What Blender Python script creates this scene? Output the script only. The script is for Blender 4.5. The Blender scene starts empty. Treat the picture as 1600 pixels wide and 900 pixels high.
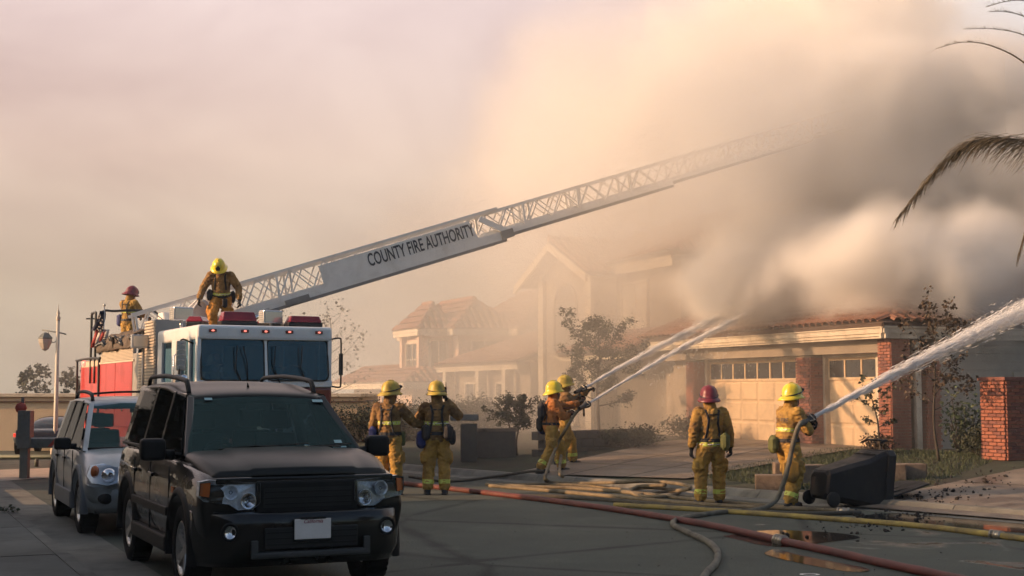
import bpy, bmesh, math, random
from mathutils import Vector, Matrix, noise
from mathutils.bvhtree import BVHTree
R = math.radians
random.seed(7)
sc = bpy.context.scene
col = sc.collection

# ------------------------------------------------------------------ camera
FPX, PW, PH, CH = 2150.0, 1600, 900, 1.7
PITCH = math.atan((612 - 450) / FPX)
cam = bpy.data.cameras.new("camera")
cam.sensor_width = 36.0
cam.lens = FPX / PW * 36.0
cam.clip_end = 2000
camo = bpy.data.objects.new("camera", cam)
col.objects.link(camo)
camo.location = (0, 0, CH)
camo.rotation_euler = (math.pi / 2 + PITCH, 0, 0)
sc.camera = camo


def pt(px, py, Y):
    """world point seen at photograph pixel (px,py) at depth Y"""
    u, v = (px - 800) / FPX, -(py - 450) / FPX
    yw = math.cos(PITCH) - v * math.sin(PITCH)
    zw = math.sin(PITCH) + v * math.cos(PITCH)
    t = Y / yw
    return Vector((u * t, Y, CH + zw * t))


def gp(px, py, z=0.0):
    """ground point (height z) seen at pixel"""
    u, v = (px - 800) / FPX, -(py - 450) / FPX
    yw = math.cos(PITCH) - v * math.sin(PITCH)
    zw = math.sin(PITCH) + v * math.cos(PITCH)
    t = (z - CH) / zw
    return Vector((u * t, yw * t, z))


# ------------------------------------------------------------------ render
sc.view_settings.view_transform = 'Standard'
sc.view_settings.look = 'None'
sc.view_settings.exposure = 0.18
sc.view_settings.gamma = 1.0
cy = sc.cycles
cy.use_adaptive_sampling = True
cy.adaptive_threshold = 0.04
cy.use_denoising = True
cy.max_bounces = 7
cy.diffuse_bounces = 3
cy.glossy_bounces = 3
cy.transmission_bounces = 5
cy.transparent_max_bounces = 24
cy.volume_bounces = 5
cy.volume_max_steps = 512
cy.volume_step_rate = 1.0
cy.caustics_reflective = False
cy.caustics_refractive = False

# ------------------------------------------------------------------ node helper
def nd(nt, t, loc=None, **kw):
    n = nt.nodes.new(t)
    for k, v in kw.items():
        if k == 'inp':
            for kk, vv in v.items():
                if isinstance(vv, bpy.types.NodeSocket):
                    nt.links.new(vv, n.inputs[kk])
                else:
                    n.inputs[kk].default_value = vv
        else:
            setattr(n, k, v)
    return n


def ramp(nt, fac, stops):
    n = nt.nodes.new('ShaderNodeValToRGB')
    nt.links.new(fac, n.inputs[0])
    e = n.color_ramp.elements
    while len(e) < len(stops):
        e.new(0.5)
    for i, (p, c) in enumerate(stops):
        e[i].position = p
        e[i].color = (*c, 1) if len(c) == 3 else c
    return n.outputs[0]


def mixc(nt, fac, a, b, mode='MIX'):
    n = nt.nodes.new('ShaderNodeMix')
    n.data_type = 'RGBA'
    n.blend_type = mode
    for s, v in ((n.inputs[0], fac), (n.inputs[6], a), (n.inputs[7], b)):
        if isinstance(v, bpy.types.NodeSocket):
            nt.links.new(v, s)
        else:
            s.default_value = v if not isinstance(v, tuple) or len(v) == 4 else (*v, 1)
    return n.outputs[2]


def math_(nt, op, a, b=None, clamp=False):
    n = nt.nodes.new('ShaderNodeMath')
    n.operation = op
    n.use_clamp = clamp
    for s, v in ((n.inputs[0], a), (n.inputs[1], b)):
        if v is None:
            continue
        if isinstance(v, bpy.types.NodeSocket):
            nt.links.new(v, s)
        else:
            s.default_value = v
    return n.outputs[0]


# ------------------------------------------------------------------ world and sun
SUN_DIR = Vector((-0.93, -0.14, 0.31)).normalized()      # towards the sun
sun_el = math.asin(SUN_DIR.z)
sun_az = math.atan2(SUN_DIR.x, SUN_DIR.y)                # clockwise from +Y
w = bpy.data.worlds.new("World")
sc.world = w
w.use_nodes = True
nt = w.node_tree
nt.nodes.clear()
out = nd(nt, 'ShaderNodeOutputWorld')
bg = nd(nt, 'ShaderNodeBackground')
nt.links.new(bg.outputs[0], out.inputs[0])
tc = nd(nt, 'ShaderNodeTexCoord')
sky = nd(nt, 'ShaderNodeTexSky', sky_type='NISHITA', sun_disc=False, sun_elevation=sun_el, sun_rotation=sun_az)
sky.dust_density = 4.0
skyc = nd(nt, 'ShaderNodeVectorMath', operation='SCALE', inp={0: sky.outputs[0], 'Scale': 0.15})
# the pall of smoke that covers the sky: soft, streaky, mauve high up and tan low down
mp = nd(nt, 'ShaderNodeMapping', inp={0: tc.outputs['Generated']})
mp.inputs['Scale'].default_value = (1.0, 1.0, 1.7)
mp.inputs['Rotation'].default_value = (0.0, R(22), 0.0)
n1 = nd(nt, 'ShaderNodeTexNoise', inp={'Vector': mp.outputs[0], 'Scale': 4.2, 'Detail': 5.0, 'Roughness': 0.5, 'Distortion': 0.5})
n2 = nd(nt, 'ShaderNodeTexNoise', inp={'Vector': mp.outputs[0], 'Scale': 1.9, 'Detail': 3.0, 'Roughness': 0.5, 'Distortion': 0.3})
sep = nd(nt, 'ShaderNodeSeparateXYZ', inp={0: tc.outputs['Generated']})
elev = ramp(nt, sep.outputs[2], [(0.0, (0.52, 0.44, 0.335)), (0.08, (0.58, 0.475, 0.36)), (0.17, (0.67, 0.52, 0.44)), (0.27, (0.73, 0.59, 0.57)), (0.75, (0.46, 0.48, 0.52))])
dark = ramp(nt, n1.outputs[0], [(0.30, (0.80, 0.75, 0.77)), (0.64, (1.08, 1.08, 1.07))])
dark2 = ramp(nt, n2.outputs[0], [(0.36, (0.86, 0.83, 0.84)), (0.60, (1.08, 1.08, 1.07))])
pall = mixc(nt, 1.0, mixc(nt, 1.0, elev, dark, 'MULTIPLY'), dark2, 'MULTIPLY')
# where the pall thins, high on the right
cdir = Vector((0.62, 0.86, 0.52)).normalized()
dt = nd(nt, 'ShaderNodeVectorMath', operation='DOT_PRODUCT', inp={0: tc.outputs['Generated'], 1: cdir})
wob = math_(nt, 'MULTIPLY_ADD', n1.outputs[0], 0.10)
wob.node.inputs[2].default_value = -0.05
clear = nd(nt, 'ShaderNodeMapRange', interpolation_type='SMOOTHSTEP', inp={0: math_(nt, 'ADD', dt.outputs['Value'], wob), 'From Min': 0.875, 'From Max': 0.955})
thin = mixc(nt, 0.72, skyc.outputs[0], (0.93, 0.90, 0.90))
fin = mixc(nt, clear.outputs[0], pall, thin)
# upwind (behind the camera) the smoke has blown clear: plain evening sky
back = nd(nt, 'ShaderNodeMapRange', interpolation_type='SMOOTHSTEP', inp={0: math_(nt, 'ADD', sep.outputs[1], math_(nt, 'MULTIPLY', n2.outputs[0], 0.3)), 'From Min': 0.62, 'From Max': -0.05})
fin = mixc(nt, back.outputs[0], fin, skyc.outputs[0])
nt.links.new(fin, bg.inputs[0])
bg.inputs[1].default_value = 1.0

sl = bpy.data.lights.new("sun", 'SUN')
sl.energy = 5.0
sl.angle = R(0.8)
sl.color = (1.0, 0.58, 0.31)
so = bpy.data.objects.new("sun", sl)
col.objects.link(so)
so.rotation_euler = SUN_DIR.to_track_quat('Z', 'Y').to_euler()
so.location = (-30, 0, 20)
# ------------------------------------------------------------------ mesh builder
class MB:
    def __init__(s):
        s.v, s.f, s.sm = [], [], []

    def add(s, vs, fs, smooth=False, mat=None):
        o = len(s.v)
        if mat is not None:
            vs = [mat @ Vector(v) for v in vs]
        s.v += [tuple(v) for v in vs]
        s.f += [tuple(i + o for i in f) for f in fs]
        s.sm += [smooth] * len(fs)
        return s

    def box(s, c, d, rz=0.0, mat=None):
        hx, hy, hz = d[0] / 2, d[1] / 2, d[2] / 2
        cs, sn = math.cos(rz), math.sin(rz)
        vs = []
        for z in (-hz, hz):
            for x, y in ((-hx, -hy), (hx, -hy), (hx, hy), (-hx, hy)):
                vs.append((c[0] + x * cs - y * sn, c[1] + x * sn + y * cs, c[2] + z))
        return s.add(vs, [(3, 2, 1, 0), (4, 5, 6, 7), (0, 1, 5, 4), (1, 2, 6, 5), (2, 3, 7, 6), (3, 0, 4, 7)], mat=mat)

    def hexa(s, v8):
        return s.add(v8, [(3, 2, 1, 0), (4, 5, 6, 7), (0, 1, 5, 4), (1, 2, 6, 5), (2, 3, 7, 6), (3, 0, 4, 7)])

    def prism(s, poly, ext):
        """poly: list of 3d points (planar); ext: extrusion vector"""
        n = len(poly)
        e = Vector(ext)
        vs = [Vector(p) for p in poly] + [Vector(p) + e for p in poly]
        nn = Vector((0, 0, 0))
        for i in range(n):
            a, b = vs[i], vs[(i + 1) % n]
            nn += a.cross(b)
        fs = [tuple(range(n)), tuple(range(2 * n - 1, n - 1, -1))] + [(i, i + n, (i + 1) % n + n, (i + 1) % n) for i in range(n)]
        if nn.dot(e) > 0:
            fs = [tuple(reversed(f)) for f in fs]
        return s.add(vs, fs)

    def tube(s, pts, r, n=8, caps=True, smooth=True, flat=1.0, side=None):
        """swept tube; r scalar or list of radii"""
        pts = [Vector(p) for p in pts]
        m = len(pts)
        rs = r if isinstance(r, (list, tuple)) else [r] * m
        up = None
        vs = []
        for i, p in enumerate(pts):
            t = (pts[min(i + 1, m - 1)] - pts[max(i - 1, 0)])
            if t.length < 1e-9:
                t = Vector((0, 0, 1))
            t.normalize()
            if side is not None:
                a = Vector(side) - t * Vector(side).dot(t)
                a.normalize()
            elif up is None:
                a = t.orthogonal().normalized()
            else:
                a = up - t * up.dot(t)
                if a.length < 1e-6:
                    a = t.orthogonal()
                a.normalize()
            up = a
            b = t.cross(a)
            for k in range(n):
                th = 2 * math.pi * k / n
                vs.append(p + a * (rs[i] * math.cos(th)) + b * (rs[i] * flat * math.sin(th)))
        fs = []
        for i in range(m - 1):
            for k in range(n):
                k2 = (k + 1) % n
                fs.append((i * n + k, i * n + k2, (i + 1) * n + k2, (i + 1) * n + k))
        if caps:
            fs.append(tuple(range(n - 1, -1, -1)))
            fs.append(tuple((m - 1) * n + k for k in range(n)))
        return s.add(vs, fs, smooth)

    def cyl(s, p0, p1, r0, r1=None, n=12, smooth=True):
        return s.tube([p0, p1], [r0, r0 if r1 is None else r1], n=n, smooth=smooth)

    def capsule(s, p0, r0, p1, r1, n=12, rings=4, flat=1.0, side=None):
        p0, p1 = Vector(p0), Vector(p1)
        d = (p1 - p0)
        L = d.length
        d = d.normalized() if L > 1e-6 else Vector((0, 0, 1))
        ps, rs = [], []
        for i in range(rings):
            a = math.pi / 2 * (i + .25) / rings
            ps.append(p0 - d * r0 * math.cos(a)); rs.append(r0 * math.sin(a))
        ps.append(p0); rs.append(r0)
        ps.append(p1); rs.append(r1)
        for i in range(rings - 1, -1, -1):
            a = math.pi / 2 * (i + .25) / rings
            ps.append(p1 + d * r1 * math.cos(a)); rs.append(r1 * math.sin(a))
        return s.tube(ps, rs, n=n, flat=flat, side=side)

    def ball(s, c, r, n=12, m=8, mat=None):
        if not isinstance(r, (tuple, list)):
            r = (r, r, r)
        vs, fs = [], []
        for i in range(1, m):
            ph = math.pi * i / m
            for k in range(n):
                th = 2 * math.pi * k / n
                vs.append((c[0] + r[0] * math.sin(ph) * math.cos(th), c[1] + r[1] * math.sin(ph) * math.sin(th), c[2] + r[2] * math.cos(ph)))
        vs.append((c[0], c[1], c[2] + r[2])); vs.append((c[0], c[1], c[2] - r[2]))
        T, Bt = len(vs) - 2, len(vs) - 1
        for i in range(m - 2):
            for k in range(n):
                k2 = (k + 1) % n
                fs.append((i * n + k, (i + 1) * n + k, (i + 1) * n + k2, i * n + k2))
        for k in range(n):
            k2 = (k + 1) % n
            fs.append((T, k, k2)); fs.append((Bt, (m - 2) * n + k2, (m - 2) * n + k))
        return s.add(vs, fs, True, mat)

    def lathe(s, prof, n=24, mat=None, smooth=True):
        """prof: list of (r,z) about local Z"""
        vs, fs = [], []
        for r, z in prof:
            for k in range(n):
                th = 2 * math.pi * k / n
                vs.append((r * math.cos(th), r * math.sin(th), z))
        for i in range(len(prof) - 1):
            for k in range(n):
                k2 = (k + 1) % n
                fs.append((i * n + k, i * n + k2, (i + 1) * n + k2, (i + 1) * n + k))
        return s.add(vs, fs, smooth, mat)

    def sheet(s, rows, smooth=True, flip=False):
        """grid surface from rows of points"""
        m, n = len(rows), len(rows[0])
        vs = [p for r in rows for p in r]
        fs = []
        for i in range(m - 1):
            for k in range(n - 1):
                f = (i * n + k, i * n + k + 1, (i + 1) * n + k + 1, (i + 1) * n + k)
                fs.append(tuple(reversed(f)) if flip else f)
        return s.add(vs, fs, smooth)

    def slab(s, poly, t, nrm=None):
        """panel with thickness t, extruded opposite its normal"""
        p = [Vector(q) for q in poly]
        if nrm is None:
            nn = Vector((0, 0, 0))
            for i in range(len(p)):
                nn += p[i].cross(p[(i + 1) % len(p)])
            nrm = nn.normalized()
        return s.prism(p, Vector(nrm) * (-t))

    def mesh(s, name):
        me = bpy.data.meshes.new(name)
        me.from_pydata(s.v, [], s.f)
        me.polygons.foreach_set('use_smooth', s.sm)
        me.update()
        return me

    def build(s, name, mat, parent=None, loc=None, rz=None, bevel=0.0, seg=2, **props):
        me = s.mesh(name)
        if bevel > 0:
            me = beveled(me, bevel, seg)
        o = link(name, me, mat, parent, **props)
        if loc is not None:
            o.location = loc
        if rz is not None:
            o.rotation_euler = (0, 0, rz)
        return o


def beveled(me, w_, seg=2, angle=35):
    bm = bmesh.new()
    bm.from_mesh(me)
    bmesh.ops.remove_doubles(bm, verts=bm.verts, dist=1e-5)
    ed = [e for e in bm.edges if len(e.link_faces) == 2 and e.calc_face_angle(0) > R(angle)]
    bmesh.ops.bevel(bm, geom=ed, offset=w_, segments=seg, profile=0.6, affect='EDGES', clamp_overlap=True)
    for f in bm.faces:
        f.smooth = False
    bm.to_mesh(me)
    bm.free()
    return me


def link(name, data, mat=None, parent=None, **props):
    o = bpy.data.objects.new(name, data)
    col.objects.link(o)
    if mat is not None and data is not None and hasattr(data, 'materials'):
        if len(data.materials) == 0:
            if isinstance(mat, (list, tuple)):
                for m_ in mat:
                    data.materials.append(m_)
            else:
                data.materials.append(mat)
    if parent is not None:
        o.parent = parent
    for k, v in props.items():
        o[k] = v
    return o


def thing(name, label, cat, loc=(0, 0, 0), rz=0.0, group=None, rot=None):
    o = bpy.data.objects.new(name, None)
    o.empty_display_size = 0.3
    col.objects.link(o)
    o.location = loc
    o.rotation_euler = rot if rot is not None else (0, 0, rz)
    o['label'] = label
    o['category'] = cat
    if group:
        o['group'] = group
    return o


def tag(o, label, cat, group=None, kind=None):
    o['label'] = label
    if cat:
        o['category'] = cat
    if group:
        o['group'] = group
    if kind:
        o['kind'] = kind
    return o


def apply_mods(o):
    """bake the modifiers of o into its mesh"""
    dg = bpy.context.evaluated_depsgraph_get()
    dg.update()
    me = bpy.data.meshes.new_from_object(o.evaluated_get(dg), depsgraph=dg)
    old = o.data
    o.modifiers.clear()
    o.data = me
    me.name = old.name
    return o


def copy_tree(o, parent=None, **props):
    c = o.copy()
    col.objects.link(c)
    c.parent = parent
    for ch in list(o.children):
        copy_tree(ch, c)
    for k, v in props.items():
        c[k] = v
    return c


def catmull(pts, n=8):
    p = [Vector(q) for q in pts]
    p = [p[0] * 2 - p[1]] + p + [p[-1] * 2 - p[-2]]
    o = []
    for i in range(1, len(p) - 2):
        for k in range(n):
            t = k / n
            a, b, c, d = p[i - 1], p[i], p[i + 1], p[i + 2]
            o.append(0.5 * ((2 * b) + (c - a) * t + (2 * a - 5 * b + 4 * c - d) * t * t + (3 * b - a - 3 * c + d) * t ** 3))
    o.append(p[-2])
    return o


# ------------------------------------------------------------------ materials
MATS = {}


def mat(name, c, rough=0.6, metal=0.0, var=0.12, vs=6.0, bump=0.0, bs=40.0, coat=0.0, spec=0.5, dirt=None, ds=2.0, dl=(0.45, 0.65), trans=0.0, rvar=0.0, wave=None, emit=None, alpha=None):
    """procedural principled material: colour variation by noise, optional dirt patches, bump"""
    if name in MATS:
        return MATS[name]
    m = bpy.data.materials.new(name)
    m.use_nodes = True
    nt = m.node_tree
    b = nt.nodes['Principled BSDF']
    tc = nd(nt, 'ShaderNodeTexCoord')
    co = tc.outputs['Object']
    n = nd(nt, 'ShaderNodeTexNoise', inp={'Vector': co, 'Scale': vs, 'Detail': 6.0, 'Roughness': 0.6})
    lo = tuple(max(0, x * (1 - var)) for x in c)
    hi = tuple(min(1, x * (1 + var)) for x in c)
    cc = ramp(nt, n.outputs[0], [(0.3, lo), (0.7, hi)])
    if dirt:
        n2 = nd(nt, 'ShaderNodeTexNoise', inp={'Vector': co, 'Scale': ds, 'Detail': 7.0, 'Roughness': 0.65, 'Distortion': 0.4})
        f = ramp(nt, n2.outputs[0], [(dl[0], (0, 0, 0)), (dl[1], (1, 1, 1))])
        cc = mixc(nt, f, cc, dirt)
        rr = nd(nt, 'ShaderNodeMapRange', inp={0: f, 'To Min': rough, 'To Max': min(1, rough + rvar)})
        nt.links.new(rr.outputs[0], b.inputs['Roughness'])
    elif rvar:
        rr = nd(nt, 'ShaderNodeMapRange', inp={0: n.outputs[0], 'From Min': .3, 'From Max': .7, 'To Min': max(0.02, rough - rvar), 'To Max': min(1, rough + rvar)})
        nt.links.new(rr.outputs[0], b.inputs['Roughness'])
    else:
        b.inputs['Roughness'].default_value = rough
    nt.links.new(cc, b.inputs['Base Color'])
    b.inputs['Metallic'].default_value = metal
    b.inputs['Coat Weight'].default_value = coat
    b.inputs['Specular IOR Level'].default_value = spec
    b.inputs['Transmission Weight'].default_value = trans
    if alpha is not None:
        b.inputs['Alpha'].default_value = alpha
    if emit:
        b.inputs['Emission Color'].default_value = (*emit[0], 1)
        b.inputs['Emission Strength'].default_value = emit[1]
    if bump:
        n3 = nd(nt, 'ShaderNodeTexNoise', inp={'Vector': co, 'Scale': bs, 'Detail': 5.0, 'Roughness': 0.6})
        bp = nd(nt, 'ShaderNodeBump', inp={'Strength': min(1.0, bump), 'Distance': 0.02, 'Height': n3.outputs[0]})
        nt.links.new(bp.outputs[0], b.inputs['Normal'])
    MATS[name] = m
    return m


def glass(name, tint=(0.6, 0.75, 0.78), rough=0.02, dust=0.12, gt=(0.5, 0.85, 0.92), k=1.0):
    """car window: thin tinted pane, part clear, part mirror, with a film of ash"""
    if name in MATS:
        return MATS[name]
    m = bpy.data.materials.new(name)
    m.use_nodes = True
    nt = m.node_tree
    nt.nodes.clear()
    o = nd(nt, 'ShaderNodeOutputMaterial')
    tr = nd(nt, 'ShaderNodeBsdfTransparent', inp={0: (*tint, 1)})
    gl = nd(nt, 'ShaderNodeBsdfGlossy', inp={0: (*gt, 1), 'Roughness': rough})
    df = nd(nt, 'ShaderNodeBsdfDiffuse', inp={0: (0.30, 0.27, 0.22, 1)})
    fr = nd(nt, 'ShaderNodeFresnel', inp={'IOR': 1.5})
    f2 = math_(nt, 'MULTIPLY', fr.outputs[0], k, True)
    m1 = nd(nt, 'ShaderNodeMixShader')
    nt.links.new(f2, m1.inputs[0]); nt.links.new(tr.outputs[0], m1.inputs[1]); nt.links.new(gl.outputs[0], m1.inputs[2])
    tc = nd(nt, 'ShaderNodeTexCoord')
    n = nd(nt, 'ShaderNodeTexNoise', inp={'Vector': tc.outputs['Object'], 'Scale': 3.0, 'Detail': 6.0, 'Roughness': 0.7})
    f = nd(nt, 'ShaderNodeMapRange', inp={0: n.outputs[0], 'From Min': .35, 'From Max': .7, 'To Min': dust * .5, 'To Max': dust * 1.4})
    m2 = nd(nt, 'ShaderNodeMixShader')
    nt.links.new(f.outputs[0], m2.inputs[0]); nt.links.new(m1.outputs[0], m2.inputs[1]); nt.links.new(df.outputs[0], m2.inputs[2])
    nt.links.new(m2.outputs[0], o.inputs[0])
    MATS[name] = m
    return m
# ------------------------------------------------------------------ haze and smoke
def volume_mat(name, colr, dens, grid=False, aniso=0.0, step=1.0):
    m = bpy.data.materials.new(name)
    m.use_nodes = True
    nt = m.node_tree
    nt.nodes.clear()
    o = nd(nt, 'ShaderNodeOutputMaterial')
    v = nd(nt, 'ShaderNodeVolumePrincipled')
    v.inputs['Color'].default_value = (*colr, 1)
    v.inputs['Density'].default_value = dens
    v.inputs['Anisotropy'].default_value = aniso
    v.inputs['Density Attribute'].default_value = 'density' if grid else ''
    nt.links.new(v.outputs[0], o.inputs['Volume'])
    return m


def haze_box(name, lo, hi, colr, dens):
    c = [(a + b) / 2 for a, b in zip(lo, hi)]
    d = [b - a for a, b in zip(lo, hi)]
    o = MB().box((0, 0, 0), d).build(name, volume_mat(name, colr, dens))
    o.location = c
    o['kind'] = 'stuff'
    return o


haze = haze_box('haze', (-70, -12, -3.0), (60, 100, 17.0), (0.92, 0.93, 0.93), 0.0009)
haze['label'] = 'thin smoke haze hanging over the whole street'


def smoke_grid(name, lo, hi, res, blobs, colr, dens, nscale, thr, seed, label, wisp=0.6, soft=0.5):
    """a body of smoke: blobs (centre, radii, weight) broken up by fractal noise, baked into a density grid by geometry nodes"""
    ng = bpy.data.node_groups.new(name + '_grid', 'GeometryNodeTree')
    ng.interface.new_socket('Geometry', in_out='OUTPUT', socket_type='NodeSocketGeometry')
    go = ng.nodes.new('NodeGroupOutput')
    vc = ng.nodes.new('GeometryNodeVolumeCube')
    vc.inputs['Min'].default_value = lo
    vc.inputs['Max'].default_value = hi
    for k, r_ in zip(('Resolution X', 'Resolution Y', 'Resolution Z'), res):
        vc.inputs[k].default_value = r_
    pos = ng.nodes.new('GeometryNodeInputPosition').outputs[0]
    # warp the position a little so that the blobs lose their roundness
    nw = nd(ng, 'ShaderNodeTexNoise', inp={'Vector': pos, 'Scale': nscale * 0.45, 'Detail': 2.0})
    ws = nd(ng, 'ShaderNodeVectorMath', operation='SUBTRACT', inp={0: nw.outputs['Color'], 1: (0.5, 0.5, 0.5)})
    wsc = nd(ng, 'ShaderNodeVectorMath', operation='SCALE', inp={0: ws.outputs[0], 'Scale': 3.2})
    pw = nd(ng, 'ShaderNodeVectorMath', operation='ADD', inp={0: pos, 1: wsc.outputs[0]}).outputs[0]
    acc = None
    for c, r_, wt in blobs:
        s1 = nd(ng, 'ShaderNodeVectorMath', operation='SUBTRACT', inp={0: pw, 1: c})
        s2 = nd(ng, 'ShaderNodeVectorMath', operation='DIVIDE', inp={0: s1.outputs[0], 1: r_})
        s3 = nd(ng, 'ShaderNodeVectorMath', operation='LENGTH', inp={0: s2.outputs[0]})
        mr = nd(ng, 'ShaderNodeMapRange', interpolation_type='SMOOTHSTEP', inp={0: s3.outputs['Value'], 'From Min': 1.25, 'From Max': 0.35, 'To Min': 0.0, 'To Max': wt})
        acc = mr.outputs[0] if acc is None else math_(ng, 'MAXIMUM', acc, mr.outputs[0])
    off = nd(ng, 'ShaderNodeVectorMath', operation='ADD', inp={0: pos, 1: (seed * 13.1, seed * 7.7, seed * 3.3)})
    n = nd(ng, 'ShaderNodeTexNoise', inp={'Vector': off.outputs[0], 'Scale': nscale, 'Detail': 5.5, 'Roughness': 0.62, 'Distortion': wisp})
    # density = max(0, blob + (noise-.5)*k - thr)
    a = math_(ng, 'MULTIPLY', math_(ng, 'SUBTRACT', n.outputs[0], 0.5), 3.0)
    b = math_(ng, 'ADD', acc, a)
    d = nd(ng, 'ShaderNodeMapRange', inp={0: b, 'From Min': thr, 'From Max': thr + soft, 'To Min': 0.0, 'To Max': 1.0})
    dd = math_(ng, 'MULTIPLY', d.outputs[0], math_(ng, 'MINIMUM', math_(ng, 'MULTIPLY', acc, 3.0), 1.0))
    ng.links.new(dd, vc.inputs['Density'])
    ng.links.new(vc.outputs[0], go.inputs[0])
    me = MB().box(((lo[0] + hi[0]) / 2, (lo[1] + hi[1]) / 2, (lo[2] + hi[2]) / 2), (hi[0] - lo[0], hi[1] - lo[1], hi[2] - lo[2])).mesh(name)
    vm = volume_mat(name, colr, dens, True)
    sm = nd(ng, 'GeometryNodeSetMaterial')
    sm.inputs['Material'].default_value = vm
    ng.links.new(vc.outputs[0], sm.inputs['Geometry'])
    ng.links.new(sm.outputs[0], go.inputs[0])
    o = link(name, me, vm)
    md = o.modifiers.new('grid', 'NODES')
    md.node_group = ng
    o['kind'] = 'stuff'
    o['label'] = label
    return o


smoke_grid('smoke_plume', (-4, 28.0, 2.8), (24, 52, 18.0), (150, 124, 80),
           [((8.6, 36.0, 5.0), (4.6, 3.8, 2.4), 1.25),
            ((9.3, 31.3, 4.35), (3.7, 2.7, 1.7), 1.3),
            ((13.2, 32.8, 5.2), (5.0, 3.6, 2.8), 1.05),
            ((6.9, 34.6, 4.4), (3.0, 2.8, 1.6), 1.3),
            ((9.8, 36.5, 8.2), (5.8, 4.6, 3.6), 1.2),
            ((12.8, 33.8, 7.6), (5.0, 4.0, 3.2), 1.2),
            ((6.6, 40.0, 10.0), (6.0, 5.6, 3.8), 0.98),
            ((9.4, 41.0, 12.0), (5.2, 5.6, 4.0), 1.0),
            ((18.5, 40.0, 7.5), (6.5, 7.0, 4.4), 1.0),
            ((9.4, 34.4, 8.8), (4.2, 3.0, 2.3), 1.05)],
           (0.986, 0.970, 0.946), 1.8, 0.34, 0.60, 1, 'thick cream and tan smoke rolling off the burning roof', soft=0.70, wisp=1.0)
smoke_grid('smoke_veil', (-8, 28.5, 3.0), (18, 54, 17.0), (96, 92, 52),
           [((4.2, 33.6, 8.1), (5.6, 4.8, 3.8), 1.35), ((9.8, 33.6, 8.8), (6.0, 4.4, 4.4), 1.1), ((4.0, 42.0, 6.5), (6.5, 7.0, 5.5), 1.15), ((8.0, 35.0, 4.6), (6.0, 5.0, 2.2), 1.0)],
           (0.97, 0.955, 0.94), 0.27, 0.21, 0.30, 9, 'thin veil of smoke trailing from the roof across the ladder', soft=1.0)
smoke_grid('smoke_bank', (-20, 25.5, -0.6), (26, 70, 11.0), (92, 90, 24),
           [((3.0, 39.0, 2.0), (9.0, 11.0, 7.0), 1.0), ((17.0, 40.0, 1.5), (9.0, 8.0, 6.0), 0.7), ((0.5, 45.0, 2.0), (8.5, 11.0, 8.5), 1.2), ((-9.0, 58.0, 1.0), (12.0, 11.0, 9.5), 0.50), ((-5.0, 44.0, 0.5), (7.5, 9.0, 4.5), 0.65), ((5.5, 31.5, 1.5), (6.0, 5.0, 4.0), 0.62)],
           (0.72, 0.705, 0.68), 0.125, 0.14, 0.30, 5, 'low smoke drifting between the houses and over the driveway', soft=1.2)
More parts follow.
